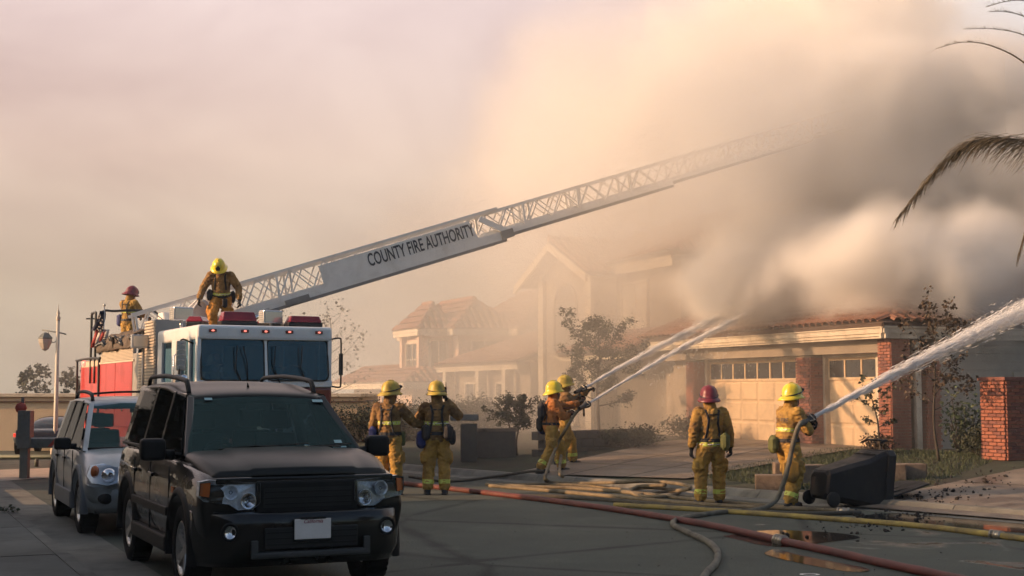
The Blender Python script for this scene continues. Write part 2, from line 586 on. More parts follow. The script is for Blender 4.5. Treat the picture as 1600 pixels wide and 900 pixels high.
# ------------------------------------------------------------------ ground materials
def asphalt_mat():
    m = bpy.data.materials.new('asphalt')
    m.use_nodes = True
    nt = m.node_tree
    b = nt.nodes['Principled BSDF']
    co = nd(nt, 'ShaderNodeTexCoord').outputs['Object']
    n1 = nd(nt, 'ShaderNodeTexNoise', inp={'Vector': co, 'Scale': 0.45, 'Detail': 9.0, 'Roughness': 0.72})
    n2 = nd(nt, 'ShaderNodeTexNoise', inp={'Vector': co, 'Scale': 55.0, 'Detail': 4.0, 'Roughness': 0.8})
    vo = nd(nt, 'ShaderNodeTexVoronoi', feature='DISTANCE_TO_EDGE', inp={'Vector': co, 'Scale': 0.22})
    base = ramp(nt, n1.outputs[0], [(0.30, (0.050, 0.058, 0.046)), (0.55, (0.076, 0.085, 0.067)), (0.72, (0.108, 0.114, 0.092))])
    grit = ramp(nt, n2.outputs[0], [(0.35, (0.45, 0.45, 0.45)), (0.50, (1.0, 1.0, 1.0)), (0.68, (1.9, 1.9, 1.85))])
    c = mixc(nt, 1.0, base, grit, 'MULTIPLY')
    # tar in the cracks
    dv = nd(nt, 'ShaderNodeTexNoise', inp={'Vector': co, 'Scale': 1.4, 'Detail': 5.0})
    cr = math_(nt, 'ADD', vo.outputs['Distance'], math_(nt, 'MULTIPLY', math_(nt, 'SUBTRACT', dv.outputs[0], 0.5), 0.05))
    crack = ramp(nt, cr, [(0.0, (0.30, 0.30, 0.30)), (0.020, (1, 1, 1))])
    c = mixc(nt, 0.8, c, crack, 'MULTIPLY')
    # wet ground, mostly towards the burning house
    sp = nd(nt, 'ShaderNodeSeparateXYZ', inp={0: co})
    g = nd(nt, 'ShaderNodeMapRange', inp={0: sp.outputs[0], 'From Min': 1.0, 'From Max': 6.5, 'To Min': -0.22, 'To Max': 0.10})
    n3 = nd(nt, 'ShaderNodeTexNoise', inp={'Vector': co, 'Scale': 0.8, 'Detail': 6.0, 'Roughness': 0.55, 'Distortion': 0.8})
    wet = nd(nt, 'ShaderNodeMapRange', interpolation_type='SMOOTHSTEP', inp={0: math_(nt, 'ADD', n3.outputs[0], g.outputs[0]), 'From Min': 0.54, 'From Max': 0.66})
    c = mixc(nt, math_(nt, 'MULTIPLY', wet.outputs[0], 0.55), c, (0.018, 0.018, 0.016))
    nt.links.new(c, b.inputs['Base Color'])
    rr = nd(nt, 'ShaderNodeMapRange', inp={0: wet.outputs[0], 'To Min': 0.85, 'To Max': 0.16})
    nt.links.new(rr.outputs[0], b.inputs['Roughness'])
    b.inputs['Specular IOR Level'].default_value = 0.35
    bp = nd(nt, 'ShaderNodeBump', inp={'Distance': 0.006, 'Height': n2.outputs[0]})
    st = nd(nt, 'ShaderNodeMapRange', inp={0: wet.outputs[0], 'To Min': 0.9, 'To Max': 0.08})
    nt.links.new(st.outputs[0], bp.inputs['Strength'])
    nt.links.new(bp.outputs[0], b.inputs['Normal'])
    MATS['asphalt'] = m
    return m


asphalt_mat()
mat('soil', (0.06, 0.052, 0.04), 0.95, var=0.3, vs=0.8, bump=0.6, bs=12)
mat('concrete_kerb', (0.17, 0.165, 0.14), 0.9, var=0.2, vs=3, bump=0.4, bs=60, dirt=(0.07, 0.068, 0.058), ds=1.3, dl=(0.5, 0.75))
mat('concrete_walk', (0.15, 0.15, 0.13), 0.9, var=0.14, vs=2, bump=0.35, bs=70, dirt=(0.085, 0.085, 0.07), ds=0.9, dl=(0.45, 0.72))
mat('concrete_drive', (0.22, 0.18, 0.14), 0.8, var=0.2, vs=1.2, bump=0.4, bs=30, dirt=(0.07, 0.055, 0.045), ds=1.1, dl=(0.42, 0.66), rvar=-0.5)
mat('lawn', (0.030, 0.038, 0.020), 0.95, var=0.35, vs=1.5, bump=1.0, bs=30, dirt=(0.03, 0.025, 0.018), ds=0.7)
mat('grass_blade', (0.045, 0.06, 0.028), 0.8, var=0.3, vs=3)

# big sheets
MB().sheet([[(x, y, -0.12) for x in (-900, 900)] for y in (-60, 1600)], flip=False).build('ground', MATS['soil'], kind='structure')
rows = [[(x, y, 0.0) for x in [-60 + 6 * i for i in range(21)]] for y in [-11 + 5 * j for j in range(22)]]
MB().sheet(rows).build('road', MATS['asphalt'], kind='structure')

# ---- right kerb line, curving away round the end of the street
KR = catmull([(17.0, 4.0, 0), (11.5, 11.8, 0), (6.9, 18.2, 0), (3.2, 23.0, 0), (-0.2, 27.0, 0), (-3.2, 31.2, 0), (-7.0, 38.0, 0), (-13.0, 49.0, 0), (-22.0, 66.0, 0)], 10)


def kdist(x, y):
    """signed distance beyond the right kerb (positive on the yard side)"""
    best, sgn = 1e9, 1
    for a, b in zip(KR[:-1], KR[1:]):
        dx, dy = b.x - a.x, b.y - a.y
        t = max(0, min(1, ((x - a.x) * dx + (y - a.y) * dy) / (dx * dx + dy * dy)))
        qx, qy = a.x + dx * t, a.y + dy * t
        d = math.hypot(x - qx, y - qy)
        if d < best:
            best = d
            sgn = 1 if dx * (y - a.y) - dy * (x - a.x) < 0 else -1
    return best * sgn


def hz(x, y):
    d = kdist(x, y)
    if d < 0:
        return 0.0
    if d < 0.5:
        return 0.11 * (d / 0.5)
    return 0.11 + 0.046 * min(d - 0.5, 7.0)


def knorm(i):
    a, b = KR[max(0, i - 1)], KR[min(len(KR) - 1, i + 1)]
    t = (b - a).normalized()
    return Vector((t.y, -t.x, 0))


# kerb in separate lengths, gutter pan in front, pavement slabs behind
kerb = thing('kerb', 'x', None)
del kerb['label'], kerb['category']
for i in range(8, len(KR) - 12, 2):
    a, b, na, nb = KR[i], KR[i + 2], knorm(i), knorm(i + 2)
    e = (b - a).normalized() * 0.006
    prof = [(-0.45, 0.006), (-0.02, 0.012), (0.05, 0.09), (0.10, 0.125), (0.24, 0.13), (0.24, -0.05), (-0.45, -0.05)]
    m = MB()
    r0 = [a + e + na * d + Vector((0, 0, z)) for d, z in prof]
    r1 = [b - e + nb * d + Vector((0, 0, z)) for d, z in prof]
    n = len(prof)
    m.add(r0 + r1, [(k, (k + 1) % n, (k + 1) % n + n, k + n) for k in range(n)] + [tuple(range(n - 1, -1, -1)), tuple(range(n, 2 * n))])
    m.build('kerb_stone', MATS['concrete_kerb'], kerb)
kerb['kind'] = 'structure'


def patch(name, quad, nx, ny, dz, mt, parent=None, **props):
    q = [Vector((*p, 0)) if len(p) == 2 else Vector(p) for p in quad]
    rows = []
    for j in range(ny + 1):
        t = j / ny
        a, b = q[0].lerp(q[3], t), q[1].lerp(q[2], t)
        rows.append([Vector((p.x, p.y, hz(p.x, p.y) + dz)) for p in [a.lerp(b, i / nx) for i in range(nx + 1)]])
    return MB().sheet(rows).build(name, mt, parent, **props)


# lawn behind the kerb: ribbon following the kerb
rows = []
ds = [0.2, 0.4, 0.6, 1.0, 1.8, 3, 4.5, 6, 7.6, 10, 14, 20, 30]
for i in range(0, len(KR)):
    n = knorm(i)
    row = []
    for d in ds:
        z = (0.11 * min(1, d / 0.5) + 0.046 * max(0, min(d - 0.5, 7.0)))
        p = KR[i] + n * d
        row.append((p.x, p.y, z + 0.02 * noise.noise(Vector((p.x * .8, p.y * .8, 0))) * (d > 1) - (0.03 if d < .5 else 0)))
    rows.append(row)
MB().sheet(rows, flip=True).build('lawn', MATS['lawn'], kind='structure')

# ---- house frame: x runs along the front towards the camera, y into the plot
HA = math.atan2(-.92, .39)
HO = Vector((8.25, 30.0, 0))


def hw(x, y, z=0.0):
    """house coordinates to world"""
    return Vector((HO.x + .39 * x + .92 * y, HO.y - .92 * x + .39 * y, z))


# driveway of the double garage, poured in bays
dr = thing('driveway', '', None)
del dr['label'], dr['category']
A0, A1 = hw(-8.6, .6).xy, hw(-1.0, .6).xy
B0, B1 = gp(800, 749).xy, gp(1072, 762).xy
for i in range(3):
    for j in range(5):
        def q(u, v):
            return A0.lerp(A1, u).lerp(B0.lerp(B1, u), v)
        g = 0.004
        u0, u1, v0, v1 = i / 3 + g, (i + 1) / 3 - g, j / 5 + g / 2, (j + 1) / 5 - g / 2
        patch('concrete_bay', [q(u0, v1), q(u1, v1), q(u1, v0), q(u0, v0)], 6, 6, 0.030, MATS['concrete_drive'], dr)
dr['kind'] = 'structure'
# neighbour's driveway, far right
dr2 = thing('driveway', '', None)
del dr2['label'], dr2['category']
Q = [Vector((5.0, 20.2)), Vector((8.6, 15.6)), Vector((19.0, 24.5)), Vector((13.6, 29.2))]
for i in range(2):
    for j in range(4):
        def q(u, v):
            return Q[0].lerp(Q[1], u).lerp(Q[3].lerp(Q[2], u), v)
        u0, u1, v0, v1 = i / 2 + .004, (i + 1) / 2 - .004, j / 4 + .002, (j + 1) / 4 - .002
        patch('concrete_bay', [q(u0, v0), q(u1, v0), q(u1, v1), q(u0, v1)], 6, 6, 0.034, MATS['concrete_drive'], dr2)
dr2['kind'] = 'structure'

# ---- left pavement
SD = Vector((-math.sin(R(25)), math.cos(R(25)), 0))     # along the street, away from the camera
SN = Vector((-math.cos(R(25)), -math.sin(R(25)), 0))    # towards the left pavement
KL = Vector((-3.45, 11.8, 0))                           # a point on the left kerb
pv = thing('pavement', '', None)
del pv['label'], pv['category']
s = -16.0
while s < 15.6:
    L = 1.5
    for k in range(3):
        w0, w1 = 0.165 + k * 1.5, 0.165 + (k + 1) * 1.5 - 0.012
        p = [KL + SD * s + SN * w0, KL + SD * s + SN * w1, KL + SD * (s + L - 0.012) + SN * w1, KL + SD * (s + L - 0.012) + SN * w0]
        zz = 0.125 + random.uniform(-.003, .003)
        MB().prism([(q_.x, q_.y, zz) for q_ in p], (0, 0, -0.12)).build('paving_slab', MATS['concrete_walk'], pv)
    s += L
pv['kind'] = 'structure'
kl = thing('kerb', '', None)
del kl['label'], kl['category']
s = -16.0
while s < 15.6:
    a, b = KL + SD * s, KL + SD * (s + 2.24)
    prof = [(-0.02, -0.02), (0.0, 0.09), (0.03, 0.125), (0.16, 0.128), (0.16, -0.02)]
    n = len(prof)
    m = MB()
    m.add([a + SN * d + Vector((0, 0, z)) for d, z in prof] + [b + SN * d + Vector((0, 0, z)) for d, z in prof],
          [(k, k + n, (k + 1) % n + n, (k + 1) % n) for k in range(n)] + [tuple(range(n)), tuple(range(2 * n - 1, n - 1, -1))])
    m.build('kerb_stone', MATS['concrete_kerb'], kl)
    # gutter pan
    m = MB()
    a2, b2 = a - SN * 0.02, b - SN * 0.02
    m.add([a2 + Vector((0, 0, .006)), a2 - SN * .62 + Vector((0, 0, .010)), b2 - SN * .62 + Vector((0, 0, .010)), b2 + Vector((0, 0, .006))], [(0, 1, 2, 3)])
    m.build('gutter_pan', MATS['concrete_kerb'], kl)
    s += 2.25
kl['kind'] = 'structure'
# ground behind the left pavement and the cross gutter by the barrier
p = [KL + SD * -16 + SN * 4.67, KL + SD * -16 + SN * 30, KL + SD * 15.5 + SN * 30, KL + SD * 15.5 + SN * 4.67]
MB().add([(q_.x, q_.y, 0.115) for q_ in p], [(3, 2, 1, 0)]).build('ground', MATS['soil'], kind='structure')
cg = []
for (px, py) in ((-60, 757), (160, 741), (330, 736), (330, 729), (100, 731), (-60, 737)):
    q_ = gp(px, py)
    cg.append((q_.x, q_.y, 0.012))
MB().add(cg, [tuple(range(6))]).build('gutter', mat('concrete_pale', (0.34, 0.30, 0.24), 0.9, var=0.2, vs=2, bump=.3), kind='structure')
# ------------------------------------------------------------------ plants
mat('bark', (0.055, 0.045, 0.035), 0.9, var=0.3, vs=12, bump=0.8, bs=40)
mat('leaf_dark', (0.035, 0.042, 0.022), 0.7, var=0.5, vs=2.5)
mat('leaf_scorched', (0.060, 0.040, 0.024), 0.75, var=0.5, vs=2.5)
mat('leaf_green', (0.045, 0.065, 0.028), 0.7, var=0.5, vs=2.5)


def leaf(m, c, s, rnd, droop=0.3):
    """a folded leaf of two quads"""
    d = Vector((rnd.gauss(0, 1), rnd.gauss(0, 1), rnd.gauss(0, .6) - droop)).normalized()
    a = d.orthogonal().normalized()
    a.rotate(Matrix.Rotation(rnd.uniform(0, 6.28), 3, d))
    b = d.cross(a)
    w_ = s * 0.36
    tip, mid = c + d * s, c + d * s * .5
    m.add([c, mid + a * w_ + b * w_ * .4, tip, mid - a * w_ + b * w_ * .4, ], [(0, 1, 2, 3)])


def tree(name, label, base, h, crown_r, seed, leafs, leaf_s, lm, stems=1, first=0.3, nb=12, spread=0.9, group=None, r0=None, twig=3, lean=(0, 0), cat='tree', bare=False, lo=0.0):
    rnd = random.Random(seed)
    t = thing(name, label, cat, base, group=group)
    tr = MB()
    tips = []
    r0 = r0 or h * 0.014
    for s_ in range(stems):
        ang = rnd.uniform(0, 6.28)
        off = Vector((math.cos(ang), math.sin(ang), 0)) * (0.08 * h if stems > 1 else 0)
        top = Vector((lean[0], lean[1], h * 0.93)) + off * 1.5
        ctl = [off * .6]
        for k in (.25, .5, .75):
            ctl.append(off * (.6 + k) + Vector((lean[0] * k, lean[1] * k, h * k * .93)) + Vector((rnd.gauss(0, .015), rnd.gauss(0, .015), 0)) * h)
        ctl.append(top)
        path = catmull(ctl, 5)
        n = len(path)
        tr.tube(path, [r0 * (1 - .85 * i / (n - 1)) for i in range(n)], n=7)
        for b_ in range(nb):
            k = first + (0.97 - first) * (b_ + rnd.random()) / nb
            p0 = path[min(n - 1, int(k * (n - 1)))]
            az = b_ * 2.4 + rnd.uniform(-.5, .5)
            # crown profile: widest in the lower middle
            kk = (k - first) / (1 - first)
            L = crown_r * (math.sin(math.pi * (0.22 + 0.72 * kk)) ** .7) * rnd.uniform(.75, 1.15)
            up = spread * (0.35 + 0.8 * kk)
            d = Vector((math.cos(az), math.sin(az), up)).normalized()
            p1 = p0 + d * L * .55 + Vector((0, 0, rnd.uniform(-.05, .05) * L))
            p2 = p0 + d * L + Vector((rnd.gauss(0, .1), rnd.gauss(0, .1), rnd.uniform(0, .25))) * L
            bp_ = catmull([p0, p1, p2], 4)
            rb = r0 * .45 * (1 - .6 * k)
            tr.tube(bp_, [rb * (1 - .8 * i / (len(bp_) - 1)) for i in range(len(bp_))], n=5)
            tips += [bp_[len(bp_) // 2], bp_[-1], bp_[-2]]
            for q_ in range(twig):
                a0 = bp_[rnd.randrange(2, len(bp_))]
                dd = (d + Vector((rnd.gauss(0, .7), rnd.gauss(0, .7), rnd.gauss(.1, .5)))).normalized()
                a1 = a0 + dd * L * rnd.uniform(.25, .5)
                am = (a0 + a1) / 2 + Vector((rnd.gauss(0, .04), rnd.gauss(0, .04), rnd.gauss(0, .04))) * L
                tr.tube([a0, am, a1], [rb * .35, rb * .25, rb * .1], n=4)
                tips += [a1, am, a1]
    tr.build('trunk', MATS['bark'], t)
    if not bare:
        cr = MB()
        for i in range(leafs):
            c = rnd.choice(tips)
            sg = crown_r * 0.055
            c = c + Vector((rnd.gauss(0, sg), rnd.gauss(0, sg), rnd.gauss(0, sg)))
            if c.z < lo:
                continue
            leaf(cr, c, leaf_s * rnd.uniform(.6, 1.3), rnd)
        cr.build('crown', lm, t, kind='stuff')
    return t


def shrub(name, label, base, rx, ry, h, seed, leafs, leaf_s, lm, cat='shrub', group=None):
    rnd = random.Random(seed)
    t = thing(name, label, cat, base, group=group)
    st = MB()
    tips = []
    for i in range(16):
        a = rnd.uniform(0, 6.28)
        rr = math.sqrt(rnd.random())
        p = Vector((math.cos(a) * rx * rr, math.sin(a) * ry * rr, h * rnd.uniform(.55, 1.0) * (1 - .35 * rr)))
        st.tube([Vector((p.x * .2, p.y * .2, 0)), Vector((p.x * .6, p.y * .6, p.z * .55)), p], [.02 * h, .014 * h, .005 * h], n=5)
        tips.append(p); tips.append(p * .75)
    st.build('trunk', MATS['bark'], t)
    cr = MB()
    for i in range(leafs):
        c = rnd.choice(tips) + Vector((rnd.gauss(0, rx * .22), rnd.gauss(0, ry * .22), rnd.gauss(0, h * .16)))
        c.z = max(.02, c.z)
        leaf(cr, c, leaf_s * rnd.uniform(.6, 1.3), rnd, .1)
    cr.build('crown', lm, t, kind='stuff')
    return t


def gz(p):
    return Vector((p.x, p.y, hz(p.x, p.y)))


def at(px, Y):
    """ground position on the yard below pixel column px at depth Y"""
    x = (px - 800) / FPX * Y
    return Vector((x, Y, hz(x, Y)))


tree('young_tree', 'spindly scorched young tree before the pale side wall, crossed by the thickest water jet', at(1463, 26.5), 3.0, 0.85, 11, 950, .085, MATS['leaf_scorched'], first=.36, nb=15, spread=1.5, r0=.030, twig=4)
tree('young_tree', 'small sparse tree standing before the lit single garage door', at(1374, 28.2), 1.55, 0.42, 5, 420, .075, MATS['leaf_dark'], first=.42, nb=9, spread=.9, r0=.028, lean=(-.22, 0))
shrub('bush', 'low round bush at the foot of the single garage door', at(1368, 28.6), .32, .3, .42, 3, 500, .07, MATS['leaf_scorched'])
shrub('bush', 'loose grey green bush growing against the siding near the brick pillar', at(1497, 28.5), .5, .4, 1.3, 4, 500, .09, MATS['leaf_green'])
tree('shade_tree', 'broad hazy tree between the gabled house and the firefighters with two hoses', at(935, 37.5), 3.15, 1.15, 21, 8000, .065, MATS['leaf_dark'], first=.30, nb=18, spread=.8, r0=.06, twig=4)
tree('shade_tree', 'small round topped tree on two thin stems beside the low dark blocks', at(804, 32.0), 1.35, 0.50, 9, 3600, .055, MATS['leaf_dark'], stems=2, first=.50, nb=12, spread=.7, r0=.03)
tree('bare_tree', 'nearly leafless tree in the haze just right of the fire engine cab', Vector((-7.4, 56.0, 0)), 5.0, 1.7, 31, 260, .14, MATS['leaf_dark'], first=.35, nb=14, r0=.07, twig=4)
tree('bare_tree', 'wispy dead tree rising behind the roof of the fire engine cab', Vector((-10.5, 60.0, 0)), 5.5, 1.8, 33, 240, .14, MATS['leaf_dark'], first=.35, nb=14, r0=.06, twig=4)
for i, (px, Y, h_, lb) in enumerate(((36, 58, 2.6, 'thin wind bent sapling over the tan wall, nearest the picture edge'), (60, 60, 2.9, 'tallest of the thin saplings behind the tan wall'), (103, 61, 2.7, 'thin sapling behind the lamp post and tan wall'), (128, 66, 3.0, 'thin sapling behind the rear end of the fire engine'))):
    tree('sapling', lb, Vector(((px - 800) / FPX * Y, Y, 0)), h_, .55, 40 + i, 420, .16, MATS['leaf_dark'], first=.45, nb=9, spread=2.0, r0=.03, group='saplings behind the tan wall', lean=(.2, 0))
tree('conifer', 'dark narrow tree cut by the left edge of the picture', Vector((-23.3, 60, 0)), 3.1, .8, 50, 900, .16, MATS['leaf_dark'], first=.2, nb=14, spread=1.2)
for i, (px, Y, rx, h_, lb) in enumerate(((575, 40, 2.2, 1.6, 'hazy hedge shrub behind the firefighter with outstretched hand'), (640, 41, 1.6, 1.35, 'hazy hedge shrub between the two firefighters standing together'), (705, 42, 1.5, 1.2, 'hazy hedge shrub beyond the mailbox'), (765, 41, 1.3, 1.3, 'hazy hedge shrub beside the small round topped tree'))):
    p_ = at(px, Y)
    shrub('shrub', lb, p_, rx, .8, h_ * .8, 60 + i, 6000, .075, MATS['leaf_dark'], group='hedge shrubs along the far side of the street')
for i, (px, Y, rx, h_, lb) in enumerate(((985, 33, .9, .75, 'dark shrub under the broad hazy tree'), (1075, 36, 1.0, 1.0, 'dark shrub by the left end of the double garage'), (1530, 27.3, .45, .8, 'small shrub at the foot of the brick pillar'))):
    shrub('shrub', lb, at(px, Y), rx * .8, .5, h_ * .7, 70 + i, 2400, .06, MATS['leaf_dark'])

# grass tufts on the lawn between the driveways
g = MB()
rnd = random.Random(3)
for i in range(14000):
    u, v = rnd.random(), rnd.random() ** 1.2
    a = gp(1075, 758).lerp(gp(1400, 792), u)
    b = hw(-1.2, -.3).lerp(hw(2.5, 1.2), u)
    p_ = a.lerp(b, v)
    z = hz(p_.x, p_.y)
    h_ = rnd.uniform(.03, .085)
    an = rnd.uniform(0, 6.28)
    dx, dy = math.cos(an) * .008, math.sin(an) * .008
    l = (rnd.gauss(0, .02), rnd.gauss(0, .02))
    g.add([(p_.x - dx, p_.y - dy, z), (p_.x + dx, p_.y + dy, z), (p_.x + l[0], p_.y + l[1], z + h_)], [(0, 1, 2)])
tag(g.build('grass', MATS['grass_blade']), 'short dark grass of the front lawn', None, kind='stuff')

# palm whose trunk stands outside the picture, fronds hanging in at the right
mat('palm_leaf', (0.115, 0.090, 0.050), 0.6, var=0.4, vs=4)
mat('palm_stalk', (0.10, 0.075, 0.045), 0.7, var=0.3, vs=8)
pb = Vector((6.6, 12.0, 0.12))
palm = thing('palm_tree', 'palm tree reaching in from the right edge with one drooping ragged frond', 'palm tree', pb)
m = MB()
path = catmull([(0, 0, 0), (.05, 0, 1.3), (-.02, 0, 2.6), (-.1, 0, 4.25)], 8)
m.tube(path, [.20 - .04 * math.sin(i * 1.7) * .4 - .002 * i for i in range(len(path))], n=12)
m.build('trunk', MATS['palm_stalk'], palm)
crown_c = Vector((-.1, 0, 4.25))


def frond(ctrl, full, seed, leaflen=.42, r_=.012):
    rnd = random.Random(seed)
    path = catmull([Vector(c) - pb for c in ctrl], 14)
    m = MB()
    n = len(path)
    m.tube(path, [max(.0022, r_ * (1 - i / n)) for i in range(n)], n=6)
    if full:
        for i in range(int(n * .22), n):
            k = i / n
            t = (path[min(i + 1, n - 1)] - path[i - 1]).normalized()
            for s_ in (-1, 1):
                for r in range(5):
                    L = leaflen * (1.1 - .75 * k) * rnd.uniform(.6, 1.1)
                    p0 = path[i] + t * rnd.uniform(-.02, .02)
                    d = (t * rnd.uniform(.6, 1.3) + Vector((0, s_ * rnd.uniform(.1, .45), rnd.uniform(-.75, .22)))).normalized()
                    p1 = p0 + d * L * .5
                    p2 = p1 + (d + Vector((0, 0, -.55))).normalized() * L * .5
                    m.tube([p0, p1, p2], [.0028, .0033, .0008], n=4, flat=.4)
    else:
        for i in range(int(n * .1), int(n * .95)):
            t = (path[min(i + 1, n - 1)] - path[i - 1]).normalized()
            for r in range(2):
                d = (t * .7 + Vector((rnd.gauss(0, .3), rnd.gauss(0, .5), rnd.uniform(.1, .9)))).normalized()
                p0 = path[i] + t * rnd.uniform(-.03, .03)
                m.tube([p0, p0 + d * rnd.uniform(.02, .05)], [.002, .0007], n=3)
    o = m.build('frond', MATS['palm_leaf'], palm)
    return o


Yp = 12.0
frond([pb + crown_c, pt(1700, 222, Yp), pt(1600, 219, Yp), pt(1535, 218, Yp), pt(1478, 250, Yp), pt(1408, 334, Yp)], True, 1, .50)
frond([pb + crown_c, pt(1720, 240, Yp + .4), pt(1650, 270, Yp + .4), pt(1615, 320, Yp + .4), pt(1592, 398, Yp + .4)], True, 2, .3)
frond([pb + crown_c, pt(1680, 180, Yp), pt(1605, 102, Yp), pt(1550, 72, Yp), pt(1505, 66, Yp), pt(1462, 76, Yp)], False, 3)
frond([pb + crown_c, pt(1680, 110, Yp + .3), pt(1610, 60, Yp + .3), pt(1560, 46, Yp + .3), pt(1505, 45, Yp + .3)], False, 4, r_=.010)
frond([pb + crown_c, pt(1690, 70, Yp - .3), pt(1610, 30, Yp - .3), pt(1575, 19, Yp - .3), pt(1545, 18, Yp - .3)], False, 5, r_=.008)
frond([pb + crown_c, pt(1700, 20, Yp), pt(1610, 2, Yp), pt(1575, 2, Yp), pt(1540, 11, Yp)], False, 6, r_=.009)
for i in range(8):
    a = i * .79 + .3
    dx, dy = math.cos(a), math.sin(a)
    if dx < -.5:
        continue
    c0 = pb + crown_c
    frond([c0, c0 + Vector((dx * .8, dy * .8, .5)), c0 + Vector((dx * 1.5, dy * 1.5, .3)), c0 + Vector((dx * 2.0, dy * 2.0, -.6))], True, 10 + i)
# ------------------------------------------------------------------ houses
mat('stucco', (0.34, 0.28, 0.215), 0.9, var=0.1, vs=3, bump=0.5, bs=60, dirt=(0.24, 0.20, 0.155), ds=0.6)
mat('stucco_pink', (0.68, 0.47, 0.36), 0.9, var=0.08, vs=3, bump=0.5, bs=60, dirt=(0.45, 0.34, 0.28), ds=0.6)
mat('trim_cream', (0.62, 0.54, 0.42), 0.7, var=0.08, vs=5, bump=0.2, bs=40, dirt=(0.40, 0.33, 0.25), ds=1.5)
mat('door_cream', (0.68, 0.50, 0.31), 0.6, var=0.06, vs=4, bump=0.2, bs=30, dirt=(0.50, 0.36, 0.22), ds=1.8, dl=(.5, .7))
mat('siding', (0.34, 0.31, 0.26), 0.8, var=0.1, vs=4, bump=0.3, bs=30)
mat('brick_red', (0.27, 0.098, 0.062), 0.85, var=0.28, vs=2.3, bump=0.7, bs=50)
mat('brick_dark', (0.17, 0.065, 0.05), 0.85, var=0.28, vs=2.3, bump=0.7, bs=50)
mat('mortar', (0.22, 0.16, 0.12), 0.95, var=0.15, bump=0.4)
mat('roof_tile', (0.27, 0.13, 0.085), 0.85, var=0.35, vs=1.6, bump=0.5, bs=25)
mat('roof_base', (0.10, 0.065, 0.05), 0.95)
mat('pane_dark', (0.03, 0.035, 0.04), 0.08, var=0.1, spec=0.8)
mat('shutter_white', (0.66, 0.60, 0.50), 0.6, var=0.05)
mat('soot', (0.03, 0.026, 0.022), 0.95)

# one brick, shared
BRW, BRH, BRD = .205, .058, .06
brick_me = [beveled(MB().box((0, 0, 0), (BRW, BRD, BRH)).mesh('brick'), .006, 1) for _ in range(3)]
half_me = beveled(MB().box((0, 0, 0), (BRW / 2 - .005, BRD, BRH)).mesh('brick'), .006, 1)
for me_ in brick_me[:2] + [half_me]:
    me_.materials.append(MATS['brick_red'])
brick_me[2].materials.append(MATS['brick_dark'])


def brick_face(parent, o, ux, n_out, w_, h_, budget=None, joined=None):
    """lay bricks on a rectangle: origin o (lower corner), unit ux along, outward normal n_out"""
    ux, n_out = Vector(ux), Vector(n_out)
    rows = int(h_ / .068)
    rot = Matrix((ux, -n_out, Vector((0, 0, 1)))).transposed().to_4x4()
    for r in range(rows):
        x = -0.1 if r % 2 else 0.0
        z = .034 + r * .068
        while x < w_ - .05:
            a, b = max(0, x), min(w_, x + BRW)
            L = b - a
            if L > .06:
                c = Vector(o) + ux * (a + L / 2) + Vector((0, 0, z)) + n_out * (.0 + random.uniform(0, .006))
                if budget is not None and budget[0] > 0:
                    budget[0] -= 1
                    ob = link('brick', half_me if L < .15 else random.choice(brick_me), None, parent)
                    ob.matrix_local = Matrix.Translation(c) @ rot @ Matrix.Diagonal(((L / (BRW if L >= .15 else BRW / 2 - .005)), 1, 1, 1))
                elif joined is not None:
                    joined.box((0, 0, 0), (L, BRD, BRH), mat=Matrix.Translation(c) @ rot)
            x += BRW + .01


def brick_column(parent, x0, x1, y0, y1, z0, z1, sides, budget, joined):
    m = MB().box(((x0 + x1) / 2, (y0 + y1) / 2, (z0 + z1) / 2), (x1 - x0 - .04, y1 - y0 - .04, z1 - z0))
    core = m.build('column', MATS['mortar'], parent)
    H = z1 - z0
    if 'f' in sides:
        brick_face(core, (x0, y0 + .012, z0), (1, 0, 0), (0, -1, 0), x1 - x0, H, budget, joined)
    if 'r' in sides:
        brick_face(core, (x1 - .012, y0, z0), (0, 1, 0), (1, 0, 0), y1 - y0, H, budget, joined)
    if 'l' in sides:
        brick_face(core, (x0 + .012, y1, z0), (0, -1, 0), (-1, 0, 0), y1 - y0, H, budget, joined)
    return core


def barrel_tile(m, mt_, w_=.25, L=.40, n=5, r=None):
    """half-round clay tile, convex up, running along local y (upslope)"""
    vs = []
    for (y, z) in ((0, .035), (L, 0)):
        for i in range(n + 1):
            a = math.pi * i / n
            vs.append((-math.cos(a) * w_ * .42, y, z + math.sin(a) * w_ * .34))
        vs.append((w_ * .58, y, z + .0))
    k = n + 2
    fs = [(i, i + 1, k + i + 1, k + i) for i in range(k - 1)]
    # lip at the lower end
    vs2 = [(v[0], v[1] + .0, v[2] - .02) for v in vs[:k]]
    fs += [(i, 2 * k + i, 2 * k + i + 1, i + 1) for i in range(k - 1)]
    m.add(vs + vs2, fs, False, mt_)


tile_me = None


